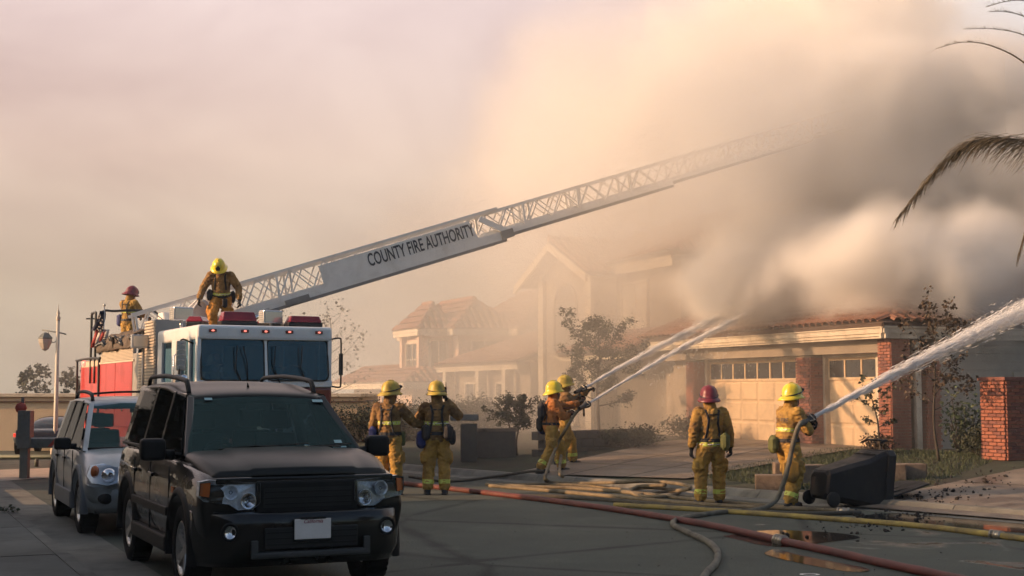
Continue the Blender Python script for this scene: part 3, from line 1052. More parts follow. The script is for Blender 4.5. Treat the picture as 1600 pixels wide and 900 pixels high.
def tile_roof(parent, poly, eave_dir, budget=0, name='roof', slab=True, wid=.25, row=.34, ridge=None):
    """poly: 3d roof polygon (ccw seen from above); eave_dir: along the eave. Returns the roof part"""
    global tile_me
    P = [Vector(p) for p in poly]
    ex = Vector(eave_dir).normalized()
    nn = Vector((0, 0, 0))
    for i in range(len(P)):
        nn += P[i].cross(P[(i + 1) % len(P)])
    nn.normalize()
    if nn.z < 0:
        nn = -nn
        P.reverse()
    up = nn.cross(ex)
    if up.z < 0:
        ex = -ex
        up = nn.cross(ex)
    o = P[0]
    q = [((p - o).dot(ex), (p - o).dot(up)) for p in P]
    base = MB()
    base.prism([p - nn * .01 for p in P], nn * -.10)
    rf = base.build(name, MATS['roof_base'], parent)

    def inside(a, b):
        c = False
        j = len(q) - 1
        for i in range(len(q)):
            if ((q[i][1] > b) != (q[j][1] > b)) and (a < (q[j][0] - q[i][0]) * (b - q[i][1]) / (q[j][1] - q[i][1]) + q[i][0]):
                c = not c
            j = i
        return c
    xs, ys = [a for a, b in q], [b for a, b in q]
    if tile_me is None:
        tm = MB()
        barrel_tile(tm, Matrix.Identity(4))
        tile_me = tm.mesh('roof_tile')
        tile_me.materials.append(MATS['roof_tile'])
    rest = MB()
    rot = Matrix((ex, up, nn)).transposed().to_4x4()
    b = min(ys)
    while b < max(ys) - .1:
        a = min(xs) + wid / 2
        while a < max(xs):
            if inside(a, b + .12):
                mt_ = Matrix.Translation(o + ex * a + up * (b - .04 + random.uniform(-.012, .012)) + nn * .012) @ rot @ Matrix.Rotation(random.gauss(0, .02), 4, 'Z')
                if budget > 0:
                    budget -= 1
                    ob = link('roof_tile', tile_me, None, rf)
                    ob.matrix_local = mt_
                else:
                    barrel_tile(rest, mt_)
            a += wid
        b += row
    if rest.v:
        rest.build('roof_tile_field', MATS['roof_tile'], rf, kind='stuff')
    if ridge:
        rm = MB()
        for a, b in ridge:
            a, b = Vector(a), Vector(b)
            d = (b - a)
            n = max(1, int(d.length / .36))
            for i in range(n):
                p = a + d * (i / n)
                rm.tube([p + Vector((0, 0, .03)), p + d.normalized() * .4 + Vector((0, 0, .0))], [.13, .10], n=8, smooth=False)
        rm.build('ridge_cap', MATS['roof_tile'], rf)
    return rf


def window(parent, x0, x1, z0, z1, y, cols, rows, blind=False, out=-1, frame_w=.07, arch=False):
    """window in a wall that faces local -y at depth y: frame, sill, panes, muntins"""
    w_, h_ = x1 - x0, z1 - z0
    cx, cz = (x0 + x1) / 2, (z0 + z1) / 2
    f = MB()
    f.box((x0 - frame_w / 2, y, cz), (frame_w, .10, h_ + 2 * frame_w))
    f.box((x1 + frame_w / 2, y, cz), (frame_w, .10, h_ + 2 * frame_w))
    f.box((cx, y, z1 + frame_w / 2), (w_ - .002, .10, frame_w))
    for i in range(1, cols):
        f.box((x0 + w_ * i / cols, y, cz), (.035, .07, h_ - .002))
    for j in range(1, rows):
        f.box((cx, y + .004, z0 + h_ * j / rows), (w_ - .004, .055, .03))
    fr = f.build('window', MATS['trim_cream'], parent)
    MB().box((cx, y - .03, z0 - .05), (w_ + .26, .22, .09)).build('sill', MATS['trim_cream'], fr)
    for i in range(cols):
        for j in range(rows):
            a, b = x0 + w_ * i / cols + .018, x0 + w_ * (i + 1) / cols - .018
            c, d = z0 + h_ * j / rows + .015, z0 + h_ * (j + 1) / rows - .015
            MB().box(((a + b) / 2, y + .02, (c + d) / 2), (b - a, .012, d - c)).build('pane', MATS['pane_dark'] if not blind else MATS['shutter_white'], fr)
    if blind:
        n = int(h_ / .085)
        for j in range(n):
            MB().box((cx, y + .0, z0 + (j + .5) * h_ / n), (w_ - .04, .02, h_ / n * .62)).build('slat', MATS['shutter_white'], fr)
    return fr


def fascia(parent, a, b, h_=.24, t=.05, steps=2, name='fascia'):
    """moulded eave board from a to b (top edge), facing local -y side"""
    a, b = Vector(a), Vector(b)
    d = (b - a).normalized()
    n = Vector((d.y, -d.x, 0))
    m = MB()
    for k in range(steps):
        hh = h_ / steps
        off = n * (-.035 * k)
        p0, p1 = a + off - Vector((0, 0, hh * k)), b + off - Vector((0, 0, hh * k))
        m.hexa([p0 - Vector((0, 0, hh)), p1 - Vector((0, 0, hh)), p1 - n * t - Vector((0, 0, hh)), p0 - n * t - Vector((0, 0, hh)), p0, p1, p1 - n * t, p0 - n * t])
    return m.build(name, MATS['trim_cream'], parent)


# ================================================================== the burning house
H = thing('burning_house', 'large tan house with brick columns and two garage doors, smoke pouring from its roof', 'house', HO, HA)
bud, bj = [290], MB()
GZ = 0.40
EZ = 2.90     # soffit height at the garage
# garage walls
w = MB()
w.box((-5.6, .55, 2.72), (10.2, .22, .44))                # lintel band above the doors
w.box((-9.62, .55, 1.30), (2.16, .22, 2.4))             # wall left of the double door
w.box((-3.26, .60, 1.30), (.46, .20, 2.4))               # between the doors
w.box((-.66, .60, 1.30), (.50, .20, 2.4))
w.build('front_wall', MATS['stucco'], H)
MB().box((-10.7 + .11, 4.4, 1.4), (.22, 7.4, 3.0)).build('side_wall', MATS['stucco'], H)
# side wall towards the camera, of horizontal boards
sw = MB().box((-.12, 5.0, 1.4), (.20, 7.6, 3.0)).build('side_wall', MATS['stucco'], H)
for i in range(14):
    z = .34 + i * .185
    MB().hexa([(.0, 1.3, z), (.0, 8.8, z), (-.03, 8.8, z), (-.03, 1.3, z), (-.012, 1.3, z + .18), (-.012, 8.8, z + .18), (-.03, 8.8, z + .18), (-.03, 1.3, z + .18)]).build('siding_board', MATS['siding'], sw)
# brick columns
brick_column(H, -3.56, -2.98, 0.0, .45, GZ - .2, EZ - .36, 'fr', bud, bj)
brick_column(H, -.43, .0, 0.0, .50, GZ - .2, EZ - .02, 'fr', bud, bj)
brick_column(H, -.30, .08, .92, 1.28, GZ - .2, EZ - .5, 'fr', bud, bj)
brick_column(H, -8.95, -8.55, 0.1, .45, GZ - .2, EZ - .36, 'fr', bud, bj)
if bj.v:
    bj.build('brick_field', MATS['brick_red'], H, kind='stuff')
MB().box((-.02, .72, 1.55), (.10, .14, 2.5)).build('corner_post', MATS['trim_cream'], H)
# beam under the eave
MB().box((-5.35, .22, EZ - .18), (10.62, .30, .30)).build('beam', MATS['stucco'], H)
fascia(H, (-10.9, -.32, EZ + .30), (.16, -.32, EZ + .30), .34, .06, 3)
MB().box((-5.35, .0, EZ + .02), (10.9, .58, .03)).build('soffit', MATS['trim_cream'], H)
sf = fascia(H, (.16, -.32, EZ + .30), (.16, 8.6, EZ + .30), .34, .06, 3)
# hipped garage roof, sooty ridge hidden in smoke
RZ = EZ + .31
tile_roof(H, [(-10.9, -.36, RZ), (.2, -.36, RZ), (-3.2, 3.6, RZ + 1.62), (-10.9, 3.6, RZ + 1.62)], (1, 0, 0), 290)
tile_roof(H, [(.2, -.36, RZ), (.2, 8.8, RZ), (-3.2, 5.2, RZ + 1.62), (-3.2, 3.6, RZ + 1.62)], (0, 1, 0), 0)


def garage_door(x0, x1, z0, z1, y, cols, rows, pane_cols, pane_rows=1):
    t = MB().box(((x0 + x1) / 2, y + .03, (z0 + z1) / 2), (x1 - x0, .05, z1 - z0)).build('garage_door', MATS['door_cream'], H)
    hh = (z1 - z0) / rows
    for j in range(rows):
        if j == rows - 1:
            n = pane_cols
            fr = MB()
            for i in range(n + 1):
                fr.box((x0 + (x1 - x0) * i / n * .985 + (x1 - x0) * .0075, y - .012, z0 + hh * (j + .5)), (.05, .035, hh - .004))
            fr.box(((x0 + x1) / 2, y - .012, z1 - .03), (x1 - x0 - .06, .033, .06))
            fr.box(((x0 + x1) / 2, y - .012, z0 + hh * j + .03), (x1 - x0 - .06, .033, .06))
            fr.build('glazing_bar', MATS['door_cream'], t)
            for i in range(n):
                a, b = x0 + (x1 - x0) * i / n + .035, x0 + (x1 - x0) * (i + 1) / n - .035
                MB().box(((a + b) / 2, y - .004, z0 + hh * (j + .5)), (b - a, .012, hh - .10)).build('pane', MATS['pane_dark'], t)
            continue
        for i in range(cols):
            a, b = x0 + (x1 - x0) * i / cols + .03, x0 + (x1 - x0) * (i + 1) / cols - .03
            c, d = z0 + hh * j + .018, z0 + hh * (j + 1) - .018
            beveled_panel(a, b, c, d, y, t)
    fw = .10
    f = MB()
    f.box((x0 - fw / 2, y - .04, (z0 + z1) / 2 + .05), (fw, .16, z1 - z0 + .1))
    f.box((x1 + fw / 2, y - .04, (z0 + z1) / 2 + .05), (fw, .16, z1 - z0 + .1))
    f.box(((x0 + x1) / 2, y - .04, z1 + fw / 2), (x1 - x0 - .004, .16, fw))
    f.build('door_frame', MATS['trim_cream'], H)
    return t


def beveled_panel(a, b, c, d, y, parent):
    e, g_ = .045, .022
    vs = [(a, y + .004, c), (b, y + .004, c), (b, y + .004, d), (a, y + .004, d),
          (a + e, y - g_, c + e), (b - e, y - g_, c + e), (b - e, y - g_, d - e), (a + e, y - g_, d - e)]
    fs = [(4, 5, 6, 7), (0, 1, 5, 4), (1, 2, 6, 5), (2, 3, 7, 6), (3, 0, 4, 7)]
    MB().add(vs, fs).build('panel', MATS['door_cream'], parent)


garage_door(-2.87, -.97, GZ, GZ + 2.10, .46, 2, 4, 3)
garage_door(-8.35, -3.62, GZ, GZ + 2.10, .50, 6, 4, 8)
MB().box((-1.92, .36, GZ + 2.33), (2.5, .12, .16)).build('door_head', MATS['trim_cream'], H)
MB().box((-5.98, .38, GZ + 2.33), (4.9, .12, .14)).build('door_head', MATS['trim_cream'], H)

# two-storey wing beyond the garage
u = MB()
u.box((-15.6, 5.4, 2.6), (10.0, 9.0, 5.9))
u.build('upper_wing', MATS['stucco'], H)
UZ = 5.66
window(H, -14.2, -12.6, 3.45, 5.05, .86, 2, 1, blind=True)
fascia(H, (-15.2, .45, UZ + .12), (-10.4, .45, UZ + .12), .42, .06, 2)
tile_roof(H, [(-21.0, .38, UZ + .1), (-10.2, .38, UZ + .1), (-12.4, 5.4, UZ + 2.1), (-19.0, 5.4, UZ + 2.1)], (1, 0, 0), 0)
tile_roof(H, [(-10.2, .38, UZ + .1), (-10.2, 10.4, UZ + .1), (-12.4, 5.4, UZ + 2.1)], (0, 1, 0), 0)
# projecting gable with arched niche
gx0, gx1, gyf = -18.8, -14.7, .10
gm = MB()
gpk = (gx0 + gx1) / 2
gm.prism([(gx0, gyf, 0.0), (gx1, gyf, 0.0), (gx1, gyf, UZ - .1), (gpk, gyf, UZ + .80), (gx0, gyf, UZ - .1)], (0, 1.6, 0))
gm.build('gable', MATS['stucco'], H)
pr = MB()
for x_ in (gx0 + .22, gx1 - .22):
    MB().box((x_, gyf - .06, 2.8), (.42, .12, 5.4)).build('pilaster', MATS['trim_cream'], H)
# arched window
ax0, ax1, az0, az1 = -17.6, -15.9, 3.0, 4.5
pts = [(ax0, gyf - .03, az0), (ax1, gyf - .03, az0)]
for i in range(11):
    a = math.pi * i / 10
    pts.append(((ax0 + ax1) / 2 + math.cos(a) * (ax1 - ax0) / 2, gyf - .03, az1 + math.sin(a) * .75))
aw = MB().prism(pts, (0, .05, 0)).build('window', mat('recess', (.16, .135, .11), .9), H)
fm = MB()
ring = [Vector((x_, gyf - .05, z_)) for x_, _, z_ in pts]
fm.tube(ring + [ring[0]], .05, n=6, smooth=False)
fm.build('frame', MATS['stucco'], aw)
# gable roof planes with raking boards
pk = UZ + 1.02
tile_roof(H, [(gpk, -.55, pk), (gx0 - .85, -.55, UZ - .26), (gx0 - .85, 6.0, UZ - .26), (gpk, 6.0, pk)], (0, 1, 0), 0)
tile_roof(H, [(gx1 + .75, -.55, UZ - .26), (gpk, -.55, pk), (gpk, 6.0, pk), (gx1 + .75, 1.2, UZ - .26)], (0, 1, 0), 0, ridge=[((gpk, -.55, pk + .03), (gpk, 6.0, pk + .03))])
for (xa, za) in ((gx0 - .85, UZ - .36), (gx1 + .75, UZ - .32)):
    MB().hexa([(xa, -.58, za - .22), (gpk, -.58, pk - .34), (gpk, -.50, pk - .34), (xa, -.50, za - .22),
               (xa, -.58, za + .04), (gpk, -.58, pk - .06), (gpk, -.50, pk - .06), (xa, -.50, za + .04)]).build('bargeboard', MATS['trim_cream'], H)
# single-storey end with windows
w = MB()
w.box((-24.2, 3.4, 1.0), (7.6, 6.0, 3.5))
w.build('low_wing', MATS['stucco'], H)
LZ = 2.75
tile_roof(H, [(-28.6, -.25, LZ), (-20.2, -.25, LZ), (-20.2, 4.2, LZ + 1.7), (-25.2, 4.2, LZ + 1.7)], (1, 0, 0), 0)
fascia(H, (-28.6, -.22, LZ), (-20.2, -.22, LZ), .26, .06, 2)
window(H, -26.6, -24.9, .65, 2.0, .36, 2, 2)
window(H, -23.4, -22.2, .65, 2.0, .36, 2, 2)
for x in (-27.8, -24.2, -21.6):
    MB().box((x, .02, 1.1), (.34, .34, 3.3)).build('post', MATS['trim_cream'], H)
window(H, -17.7, -15.9, .7, 2.1, .02, 3, 2)
# porch roof between the gable and the garage
tile_roof(H, [(-15.3, -.9, 2.9), (-10.6, -.9, 2.9), (-10.6, 1.0, 3.6), (-15.3, 1.0, 3.6)], (1, 0, 0), 0)
fascia(H, (-15.3, -.86, 2.9), (-10.6, -.86, 2.9), .24, .06, 2)
# main roof mass rising behind the garage, charred and broken open
mm = MB().box((-5.0, 9.2, 2.9), (10.5, 7.0, 5.7)).build('upper_wing', MATS['stucco'], H)
tile_roof(H, [(-10.6, 5.4, 5.7), (.6, 5.4, 5.7), (-2.6, 9.2, 7.2), (-7.5, 9.2, 7.2)], (1, 0, 0), 0)
tile_roof(H, [(.6, 5.4, 5.7), (.6, 13.0, 5.7), (-2.6, 9.2, 7.2)], (0, 1, 0), 0)
fascia(H, (-10.6, 5.4, 5.72), (.6, 5.4, 5.72), .3, .06, 2)
window(H, -8.0, -6.2, 3.6, 5.0, 5.66, 2, 1)
window(H, -4.0, -2.2, 3.6, 5.0, 5.66, 2, 1)
# attic vent poking from the tiles
MB().cyl((-19.9, 5.0, UZ + 1.9), (-19.9, 5.0, UZ + 2.6), .12, n=8).build('vent_pipe', MATS['trim_cream'], H)

# brick pillar by the right edge
pp = pt(1541, 700, 26.6)
P = thing('brick_pillar', 'square red brick garden pillar near the right edge, its left face sunlit', 'pillar', (pp.x + .05, pp.y, hz(pp.x, pp.y)), HA)
cb = MB().box((.24, .24, .74), (.62, .62, 1.52)).build('core', MATS['mortar'], P)
b2, j2 = [300], MB()
brick_face(P, (-.08, -.085, 0), (1, 0, 0), (0, -1, 0), .65, 1.50, b2, j2)
brick_face(P, (.565, -.08, 0), (0, 1, 0), (1, 0, 0), .65, 1.50, b2, j2)
MB().box((.24, .24, 1.54), (.74, .74, .07)).build('cap', MATS['brick_dark'], P, bevel=.01)
# pale boundary wall between the house and the pillar
BW = thing('garden_wall', 'pale boarded wall running behind the brick pillar into the smoke', 'wall', (0, 0, 0))
a, b = hw(.25, 3.2), hw(2.8, 16.0)
dd = (b - a)
dirw = dd.normalized()
for i in range(9):
    z = .35 + i * .2
    nrm = Vector((dirw.y, -dirw.x, 0))
    p0, p1 = a + Vector((0, 0, z)), b + Vector((0, 0, z))
    MB().hexa([p0, p1, p1 - nrm * .05, p0 - nrm * .05, p0 - nrm * .012 + Vector((0, 0, .192)), p1 - nrm * .012 + Vector((0, 0, .192)), p1 - nrm * .05 + Vector((0, 0, .192)), p0 - nrm * .05 + Vector((0, 0, .192))]).build('siding_board', MATS['siding'], BW)

# ================================================================== house further down the street
HB = Vector((-4.36, 68.0, -0.6))
B = thing('neighbour_house', 'pale pink two-storey house with stepped tiled roofs fading into smoke at the street end', 'house', HB, HA)


def hip(parent, x0, x1, y0, y1, z, rise, o=.45):
    """hip roof over a rectangle with its ridge along the longer side"""
    x0, x1, y0, y1 = x0 - o, x1 + o, y0 - o, y1 + o
    if (x1 - x0) >= (y1 - y0):
        h_ = (y1 - y0) / 2
        ra, rb = (x0 + h_, (y0 + y1) / 2, z + rise), (x1 - h_, (y0 + y1) / 2, z + rise)
        tile_roof(parent, [(x0, y0, z), (x1, y0, z), rb, ra], (1, 0, 0), 0, wid=.33, row=.45, ridge=[((x1, y0, z), rb), (ra, rb)])
        tile_roof(parent, [(x1, y0, z), (x1, y1, z), rb], (0, 1, 0), 0, wid=.33, row=.45)
    else:
        h_ = (x1 - x0) / 2
        ra, rb = ((x0 + x1) / 2, y0 + h_, z + rise), ((x0 + x1) / 2, y1 - h_, z + rise)
        tile_roof(parent, [(x0, y0, z), (x1, y0, z), ra], (1, 0, 0), 0, wid=.33, row=.45)
        tile_roof(parent, [(x1, y0, z), (x1, y1, z), rb, ra], (0, 1, 0), 0, wid=.33, row=.45, ridge=[((x1, y0, z), ra), (ra, rb)])
    fascia(parent, (x0, y0 + .02, z + .02), (x1, y0 + .02, z + .02), .36, .06, 2)
    fascia(parent, (x1 - .02, y0, z + .02), (x1 - .02, y1, z + .02), .36, .06, 2)


for (x0, x1, y0, y1, z1) in ((-3.0, 0, 0, 1.5, 5.4), (-7.0, .9, 1.5, 4.4, 5.4), (-7.0, 2.2, 4.4, 9.6, 5.4)):
    MB().box(((x0 + x1) / 2, (y0 + y1) / 2, z1 / 2 + .3), (x1 - x0, y1 - y0 - .004, z1 - .4)).build('upper_wing', MATS['stucco_pink'], B)
    hip(B, x0, x1, y0, y1, z1, 1.0 + .22 * (y1 - y0), .5)
for x in (-2.85, -.2):
    MB().box((x, -.12, 3.9), (.34, .26, 2.9)).build('pier', MATS['stucco_pink'], B)
MB().box((-1.5, -.12, 2.75), (2.3, .24, .55)).build('parapet', MATS['stucco_pink'], B)
window(B, -2.5, -.6, 3.1, 4.7, -.03, 2, 2)
for (ya, yb, xx) in ((.35, 1.2, .0), (2.2, 3.6, .9), (5.4, 7.0, 2.2)):
    f = MB()
    f.box((xx + .03, (ya + yb) / 2, 4.9), (.08, yb - ya + .2, .12)); f.box((xx + .03, (ya + yb) / 2, 3.35), (.1, yb - ya + .2, .12))
    f.box((xx + .03, ya - .05, 4.1), (.08, .1, 1.5)); f.box((xx + .03, yb + .05, 4.1), (.08, .1, 1.5)); f.box((xx + .03, (ya + yb) / 2, 4.1), (.06, .06, 1.5))
    fr = f.build('window', MATS['trim_cream'], B)
    for k in (0, 1):
        MB().box((xx + .015, ya + (yb - ya) * (.25 + .5 * k), 4.1), (.02, (yb - ya) / 2 - .08, 1.4)).build('pane', MATS['pane_dark'], fr)
MB().box((-5.0, 4.2, 1.0), (10.0, 9.6, 3.6)).build('low_wing', MATS['stucco_pink'], B)
MB().box((2.0, 6.4, 1.0), (4.0, 7.0, 3.6)).build('low_wing', MATS['stucco_pink'], B)
tile_roof(B, [(-11.0, -1.6, 2.75), (1.6, -1.6, 2.75), (-.2, .2, 3.6), (-11.0, .2, 3.6)], (1, 0, 0), 0, wid=.33, row=.45)
tile_roof(B, [(1.6, -1.6, 2.75), (1.6, 3.0, 2.75), (-.2, 3.0, 3.6), (-.2, .2, 3.6)], (0, 1, 0), 0, wid=.33, row=.45)
fascia(B, (-11.0, -1.58, 2.77), (1.6, -1.58, 2.77), .34, .06, 2)
fascia(B, (1.6, -1.58, 2.77), (1.6, 3.0, 2.77), .34, .06, 2)
tile_roof(B, [(4.6, 2.4, 2.75), (4.6, 10.4, 2.75), (2.2, 10.4, 3.8), (2.2, 4.4, 3.8)], (0, 1, 0), 0, wid=.33, row=.45)
fascia(B, (4.6, 2.4, 2.77), (4.6, 10.4, 2.77), .34, .06, 2)
window(B, -8.5, -6.5, .8, 2.0, -.65, 2, 2)
window(B, -4.5, -2.5, .8, 2.0, -.65, 2, 2)
MB().cyl((-2.0, 6.6, 6.6), (-2.0, 6.6, 7.6), .13, n=8).build('vent_pipe', MATS['roof_tile'], B)

# row of dark blocks added for the hedge shadow before the gabled house
HEDGE_SHADOW = thing('garden_wall', 'low dark blocks added for the hedge shadow across the front of the gabled house', 'wall', (0, 0, 0))
pa, pb_ = at(845, 31.5), at(1010, 34.5)
dv = (pb_ - pa)
n = int(dv.length / .42)
for r in range(3):
    for i in range(n):
        q0 = pa + dv * ((i + (.5 if r % 2 else 0)) / n)
        ob = link('block', None, None, HEDGE_SHADOW) if False else MB().box((0, 0, 0), (dv.length / n - .012, .20, .19)).build('block', mat('block_dark', (.10, .09, .075), .95, bump=.5), HEDGE_SHADOW, loc=(q0.x, q0.y, .30 + r * .2), rz=math.atan2(dv.y, dv.x), bevel=.01, seg=1)

# ================================================================== tan building behind the barrier, far left
mat('tan_wall', (0.60, 0.46, 0.31), 0.9, var=0.06, vs=1.0, bump=0.3, bs=30, dirt=(0.52, 0.40, 0.27), ds=.4)
mat('grey_wall', (0.27, 0.26, 0.24), 0.9, var=0.1, vs=1.0, bump=0.3)
W = thing('flat_roofed_building', 'low tan building with flat roof and pale coping behind the barrier gate', 'building', (0, 0, 0))
Yw = 40.0
x0, x1 = (-140 - 800) / FPX * Yw, (560 - 800) / FPX * Yw
MB().box(((x0 + x1) / 2, Yw + 3, .75), (x1 - x0, 6, 1.62)).build('front_wall', MATS['tan_wall'], W)
MB().box(((x0 + x1) / 2, Yw + 2.98, 1.60), (x1 - x0 + .2, 6.16, .09)).build('coping', MATS['trim_cream'], W)
MB().box(((x0 + x1) / 2, Yw + 2.96, 1.42), (x1 - x0 + .1, 6.10, .035)).build('band', MATS['roof_base'], W)
ac = MB().box((-14.0 + 2.6, Yw + 2.5, 1.86), (1.3, .9, .42)).build('rooftop_unit', mat('unit_grey', (.5, .48, .44), .6), W, bevel=.03)
for i in range(5):
    MB().box((-14.0 + 2.6, Yw + 2.04, 1.72 + i * .07), (1.1, .03, .03)).build('louver', MATS['grey_wall'], ac)

# ================================================================== houses left of the street, outside the picture: they throw the street into shade
S = thing('shading_house', 'long two-storey house on the left side of the street, outside the picture', 'house', (0, 0, 0))
c0 = KL + SD * 0 + SN * 12.5
ang = R(25)
r_ = MB()
r_.box((0, 0, 3.1), (11, 24, 6.2))
r_.build('front_wall', mat('dark_wall', (.09, .085, .075), .9), S, loc=(c0.x, c0.y, 0), rz=ang)
m = MB()
m.prism([(-6, -12.6, 6.2), (6, -12.6, 6.2), (0, -12.6, 8.4)], (0, 25.2, 0))
m.build('roof', MATS['roof_tile'], S, loc=(c0.x, c0.y, 0), rz=ang)

# unseen houses and trees added behind the camera for the cars to reflect
for (x, y, w_, d_, h_, rz_, lb) in ((-16, -26, 14, 9, 5.4, 12, 'unseen grey house added behind the camera, left of the street'), (3, -32, 15, 9, 5.6, -4, 'unseen grey house added behind the camera, in the middle'), (21, -22, 13, 9, 5.2, -30, 'unseen grey house added behind the camera, right of the street')):
    t = thing('house', lb, 'house', (x, y, 0), R(rz_))
    MB().box((0, 0, h_ / 2), (w_, d_, h_)).build('wall', MATS['grey_wall'], t)
    MB().prism([(-w_ / 2 - .5, -d_ / 2 - .5, h_), (-w_ / 2 - .5, d_ / 2 + .5, h_), (-w_ / 2 - .5, 0, h_ + 2.4)], (w_ + 1, 0, 0)).build('roof', MATS['roof_base'], t)
for i, (x, y, h_, r_) in enumerate(((-9, -18, 7.0, 3.4), (-2, -22, 7.6, 3.6), (6, -17, 6.6, 3.4), (13, -14, 7, 3.4), (-14.2, 25.0, 3.7, 2.4), (18, 2, 8, 3.4))):  # the low one is added to darken what the side windows reflect
    tree('unseen_tree', ('unseen broad tree added behind the camera, first from the left kerb', 'unseen tall tree added behind the camera, in the middle', 'unseen broad tree added behind the camera near the right kerb', 'unseen tree added behind the camera on the right lawn', 'unseen low dark tree added by the long shading house to darken car window reflections', 'unseen tree added on the right lawn outside the picture')[i], Vector((x, y, 0.1)), h_, r_, 90 + i, 5200, .42, MATS['leaf_dark'], first=.22, nb=16, spread=.8, r0=.22, twig=4, group='unseen trees added for reflections')
# ------------------------------------------------------------------ street things
mat('steel_grey', (0.16, 0.17, 0.16), 0.6, metal=0.3, var=0.15, vs=8, bump=.2, dirt=(0.10, 0.07, 0.05), ds=4, dl=(.55, .75))
mat('shadow_bar_green', (0.09, 0.10, 0.07), 0.6, metal=.2, var=.15)
mat('sign_red', (0.45, 0.05, 0.03), 0.5)
mat('white_paint', (0.72, 0.70, 0.66), 0.5, var=.06, dirt=(.5, .47, .42), ds=3, dl=(.5, .7))
mat('rubber_black', (0.012, 0.012, 0.012), 0.7, var=.2, bump=.3, bs=60)
mat('post_cream', (0.55, 0.49, 0.40), 0.6)

# barrier gate
g0 = gp(38, 748)
G = thing('barrier_gate', 'grey steel barrier post with striped arm and red flag plate at the car park entrance', 'barrier', g0)
MB().box((0, 0, .30), (.16, .16, .62)).build('leg', MATS['steel_grey'], G, bevel=.01)
MB().box((0, 0, .96), (.25, .24, .74)).build('cabinet', MATS['steel_grey'], G, bevel=.015)
MB().box((-.13, -.02, .80), (.05, .18, .3)).build('box', MATS['steel_grey'], G, bevel=.01)
MB().box((-.10, .10, 1.28), (.055, .055, .62)).build('post', MATS['steel_grey'], G)
MB().lathe([(0, -.02), (.11, -.018), (.115, 0), (.11, .018), (0, .02)], n=8, mat=Matrix.Translation((-.12, .05, 1.38)) @ Matrix.Rotation(R(90), 4, 'X') @ Matrix.Rotation(R(20), 4, 'Y')).build('sign_plate', MATS['sign_red'], G)
arm = MB().box((1.9, 0, .70), (3.6, .05, .20)).build('arm', MATS['steel_grey'], G, bevel=.008)
for i in range(7):
    x = .45 + i * .46
    MB().prism([(x, -.030, .625), (x + .07, -.030, .625), (x + .20, -.030, .775), (x + .13, -.030, .775)], (0, .004, 0)).build('stripe', MATS['sign_red'], arm)
MB().box((1.9, -.004, .79), (3.55, .052, .03)).build('rail', MATS['white_paint'], arm)
# low dark bar standing in for a railing shadow on the ground
r0, r1 = gp(-60, 729), gp(330, 729)
T = thing('shadow_bar', 'low dark green bar behind the barrier in place of a railing shadow', 'rail', (0, 0, 0))
MB().cyl((r0.x, r0.y, .22), (r1.x, r1.y, .22), .055, n=8).build('bar', MATS['shadow_bar_green'], T)
for k in range(5):
    q_ = r0.lerp(r1, .1 + k * .2)
    MB().cyl((q_.x, q_.y, 0), (q_.x, q_.y, .21), .045, n=8).build('leg', MATS['shadow_bar_green'], T)

# lamp post
lp = pt(86, 700, 36.5); lp.z = 0
L = thing('street_lamp', 'slender cream lamp post with one hanging lantern and finial, left of the fire engine', 'street lamp', lp)
MB().tube([(0, 0, 0), (0, 0, .5), (0, 0, 3.6)], [.075, .06, .045], n=10).build('post', MATS['post_cream'], L)
MB().lathe([(.12, 0), (.12, .25), (.085, .32), (.06, .5)], n=12).build('base', MATS['post_cream'], L)
MB().tube([(.22, 0, 3.22), (0, 0, 3.27), (-.42, 0, 3.33)], .018, n=6).tube(catmull([(-.02, 0, 3.05), (-.12, 0, 3.0), (-.2, 0, 3.08), (-.26, 0, 3.28)], 5), .012, n=5).build('arm', MATS['steel_grey'], L)
MB().lathe([(.05, 3.58), (.07, 3.66), (.03, 3.72), (.05, 3.78), (.015, 3.86), (.004, 4.02)], n=10).build('finial', MATS['post_cream'], L)
ln = MB().lathe([(.02, .34), (.10, .30), (.19, .20), (.19, .17)], n=8, mat=Matrix.Translation((-.33, 0, 2.93)), smooth=False).build('lantern', MATS['steel_grey'], L)
MB().lathe([(.185, .165), (.17, .06), (.10, -.10), (.03, -.15), (0, -.155)], n=8, mat=Matrix.Translation((-.33, 0, 2.93)), smooth=False).build('lantern_glass', mat('lantern_glass', (.55, .48, .40), .3), ln)

# wheelie bin on its side: rim towards +x end, wheels at -x
mat('bin_plastic', (0.009, 0.010, 0.013), 0.5, spec=.3, var=.3, vs=5, bump=.15, bs=20, dirt=(.035, .032, .028), ds=3, dl=(.5, .7), rvar=.3)
bq = gp(1333, 795)
Bn = thing('wheelie_bin', 'overturned black wheelie bin lying on the wet ground with its lid flung open', 'bin', (bq.x + .02, bq.y + .25, hz(bq.x, bq.y) + .02), 0, rot=(0, 0, R(24)))
# body frame: long axis x (0 = base end, 1 = rim end)
def ringb(x, hw_, z0, z1, c=.06):
    return [(x, -hw_ + c, z0), (x, hw_ - c, z0), (x, hw_, z0 + c), (x, hw_, z1 - c), (x, hw_ - c, z1), (x, -hw_ + c, z1), (x, -hw_, z1 - c), (x, -hw_, z0 + c)]
prof = [(-.60, .19, .10, .44), (-.57, .23, .06, .48), (-.35, .26, .05, .56), (.10, .30, .02, .72), (.30, .33, .0, .84), (.36, .34, .0, .86)]
rings = [ringb(*p_) for p_ in prof]
m = MB()
vs = [v for r in rings for v in r]
fs = [tuple(range(7, -1, -1))]
for i in range(len(rings) - 1):
    for k in range(8):
        fs.append((i * 8 + k, i * 8 + (k + 1) % 8, (i + 1) * 8 + (k + 1) % 8, (i + 1) * 8 + k))
m.add(vs, fs)
body = m.build('bin_body', MATS['bin_plastic'], Bn, bevel=.012)
body.rotation_euler = (0, R(7), 0)
m = MB()
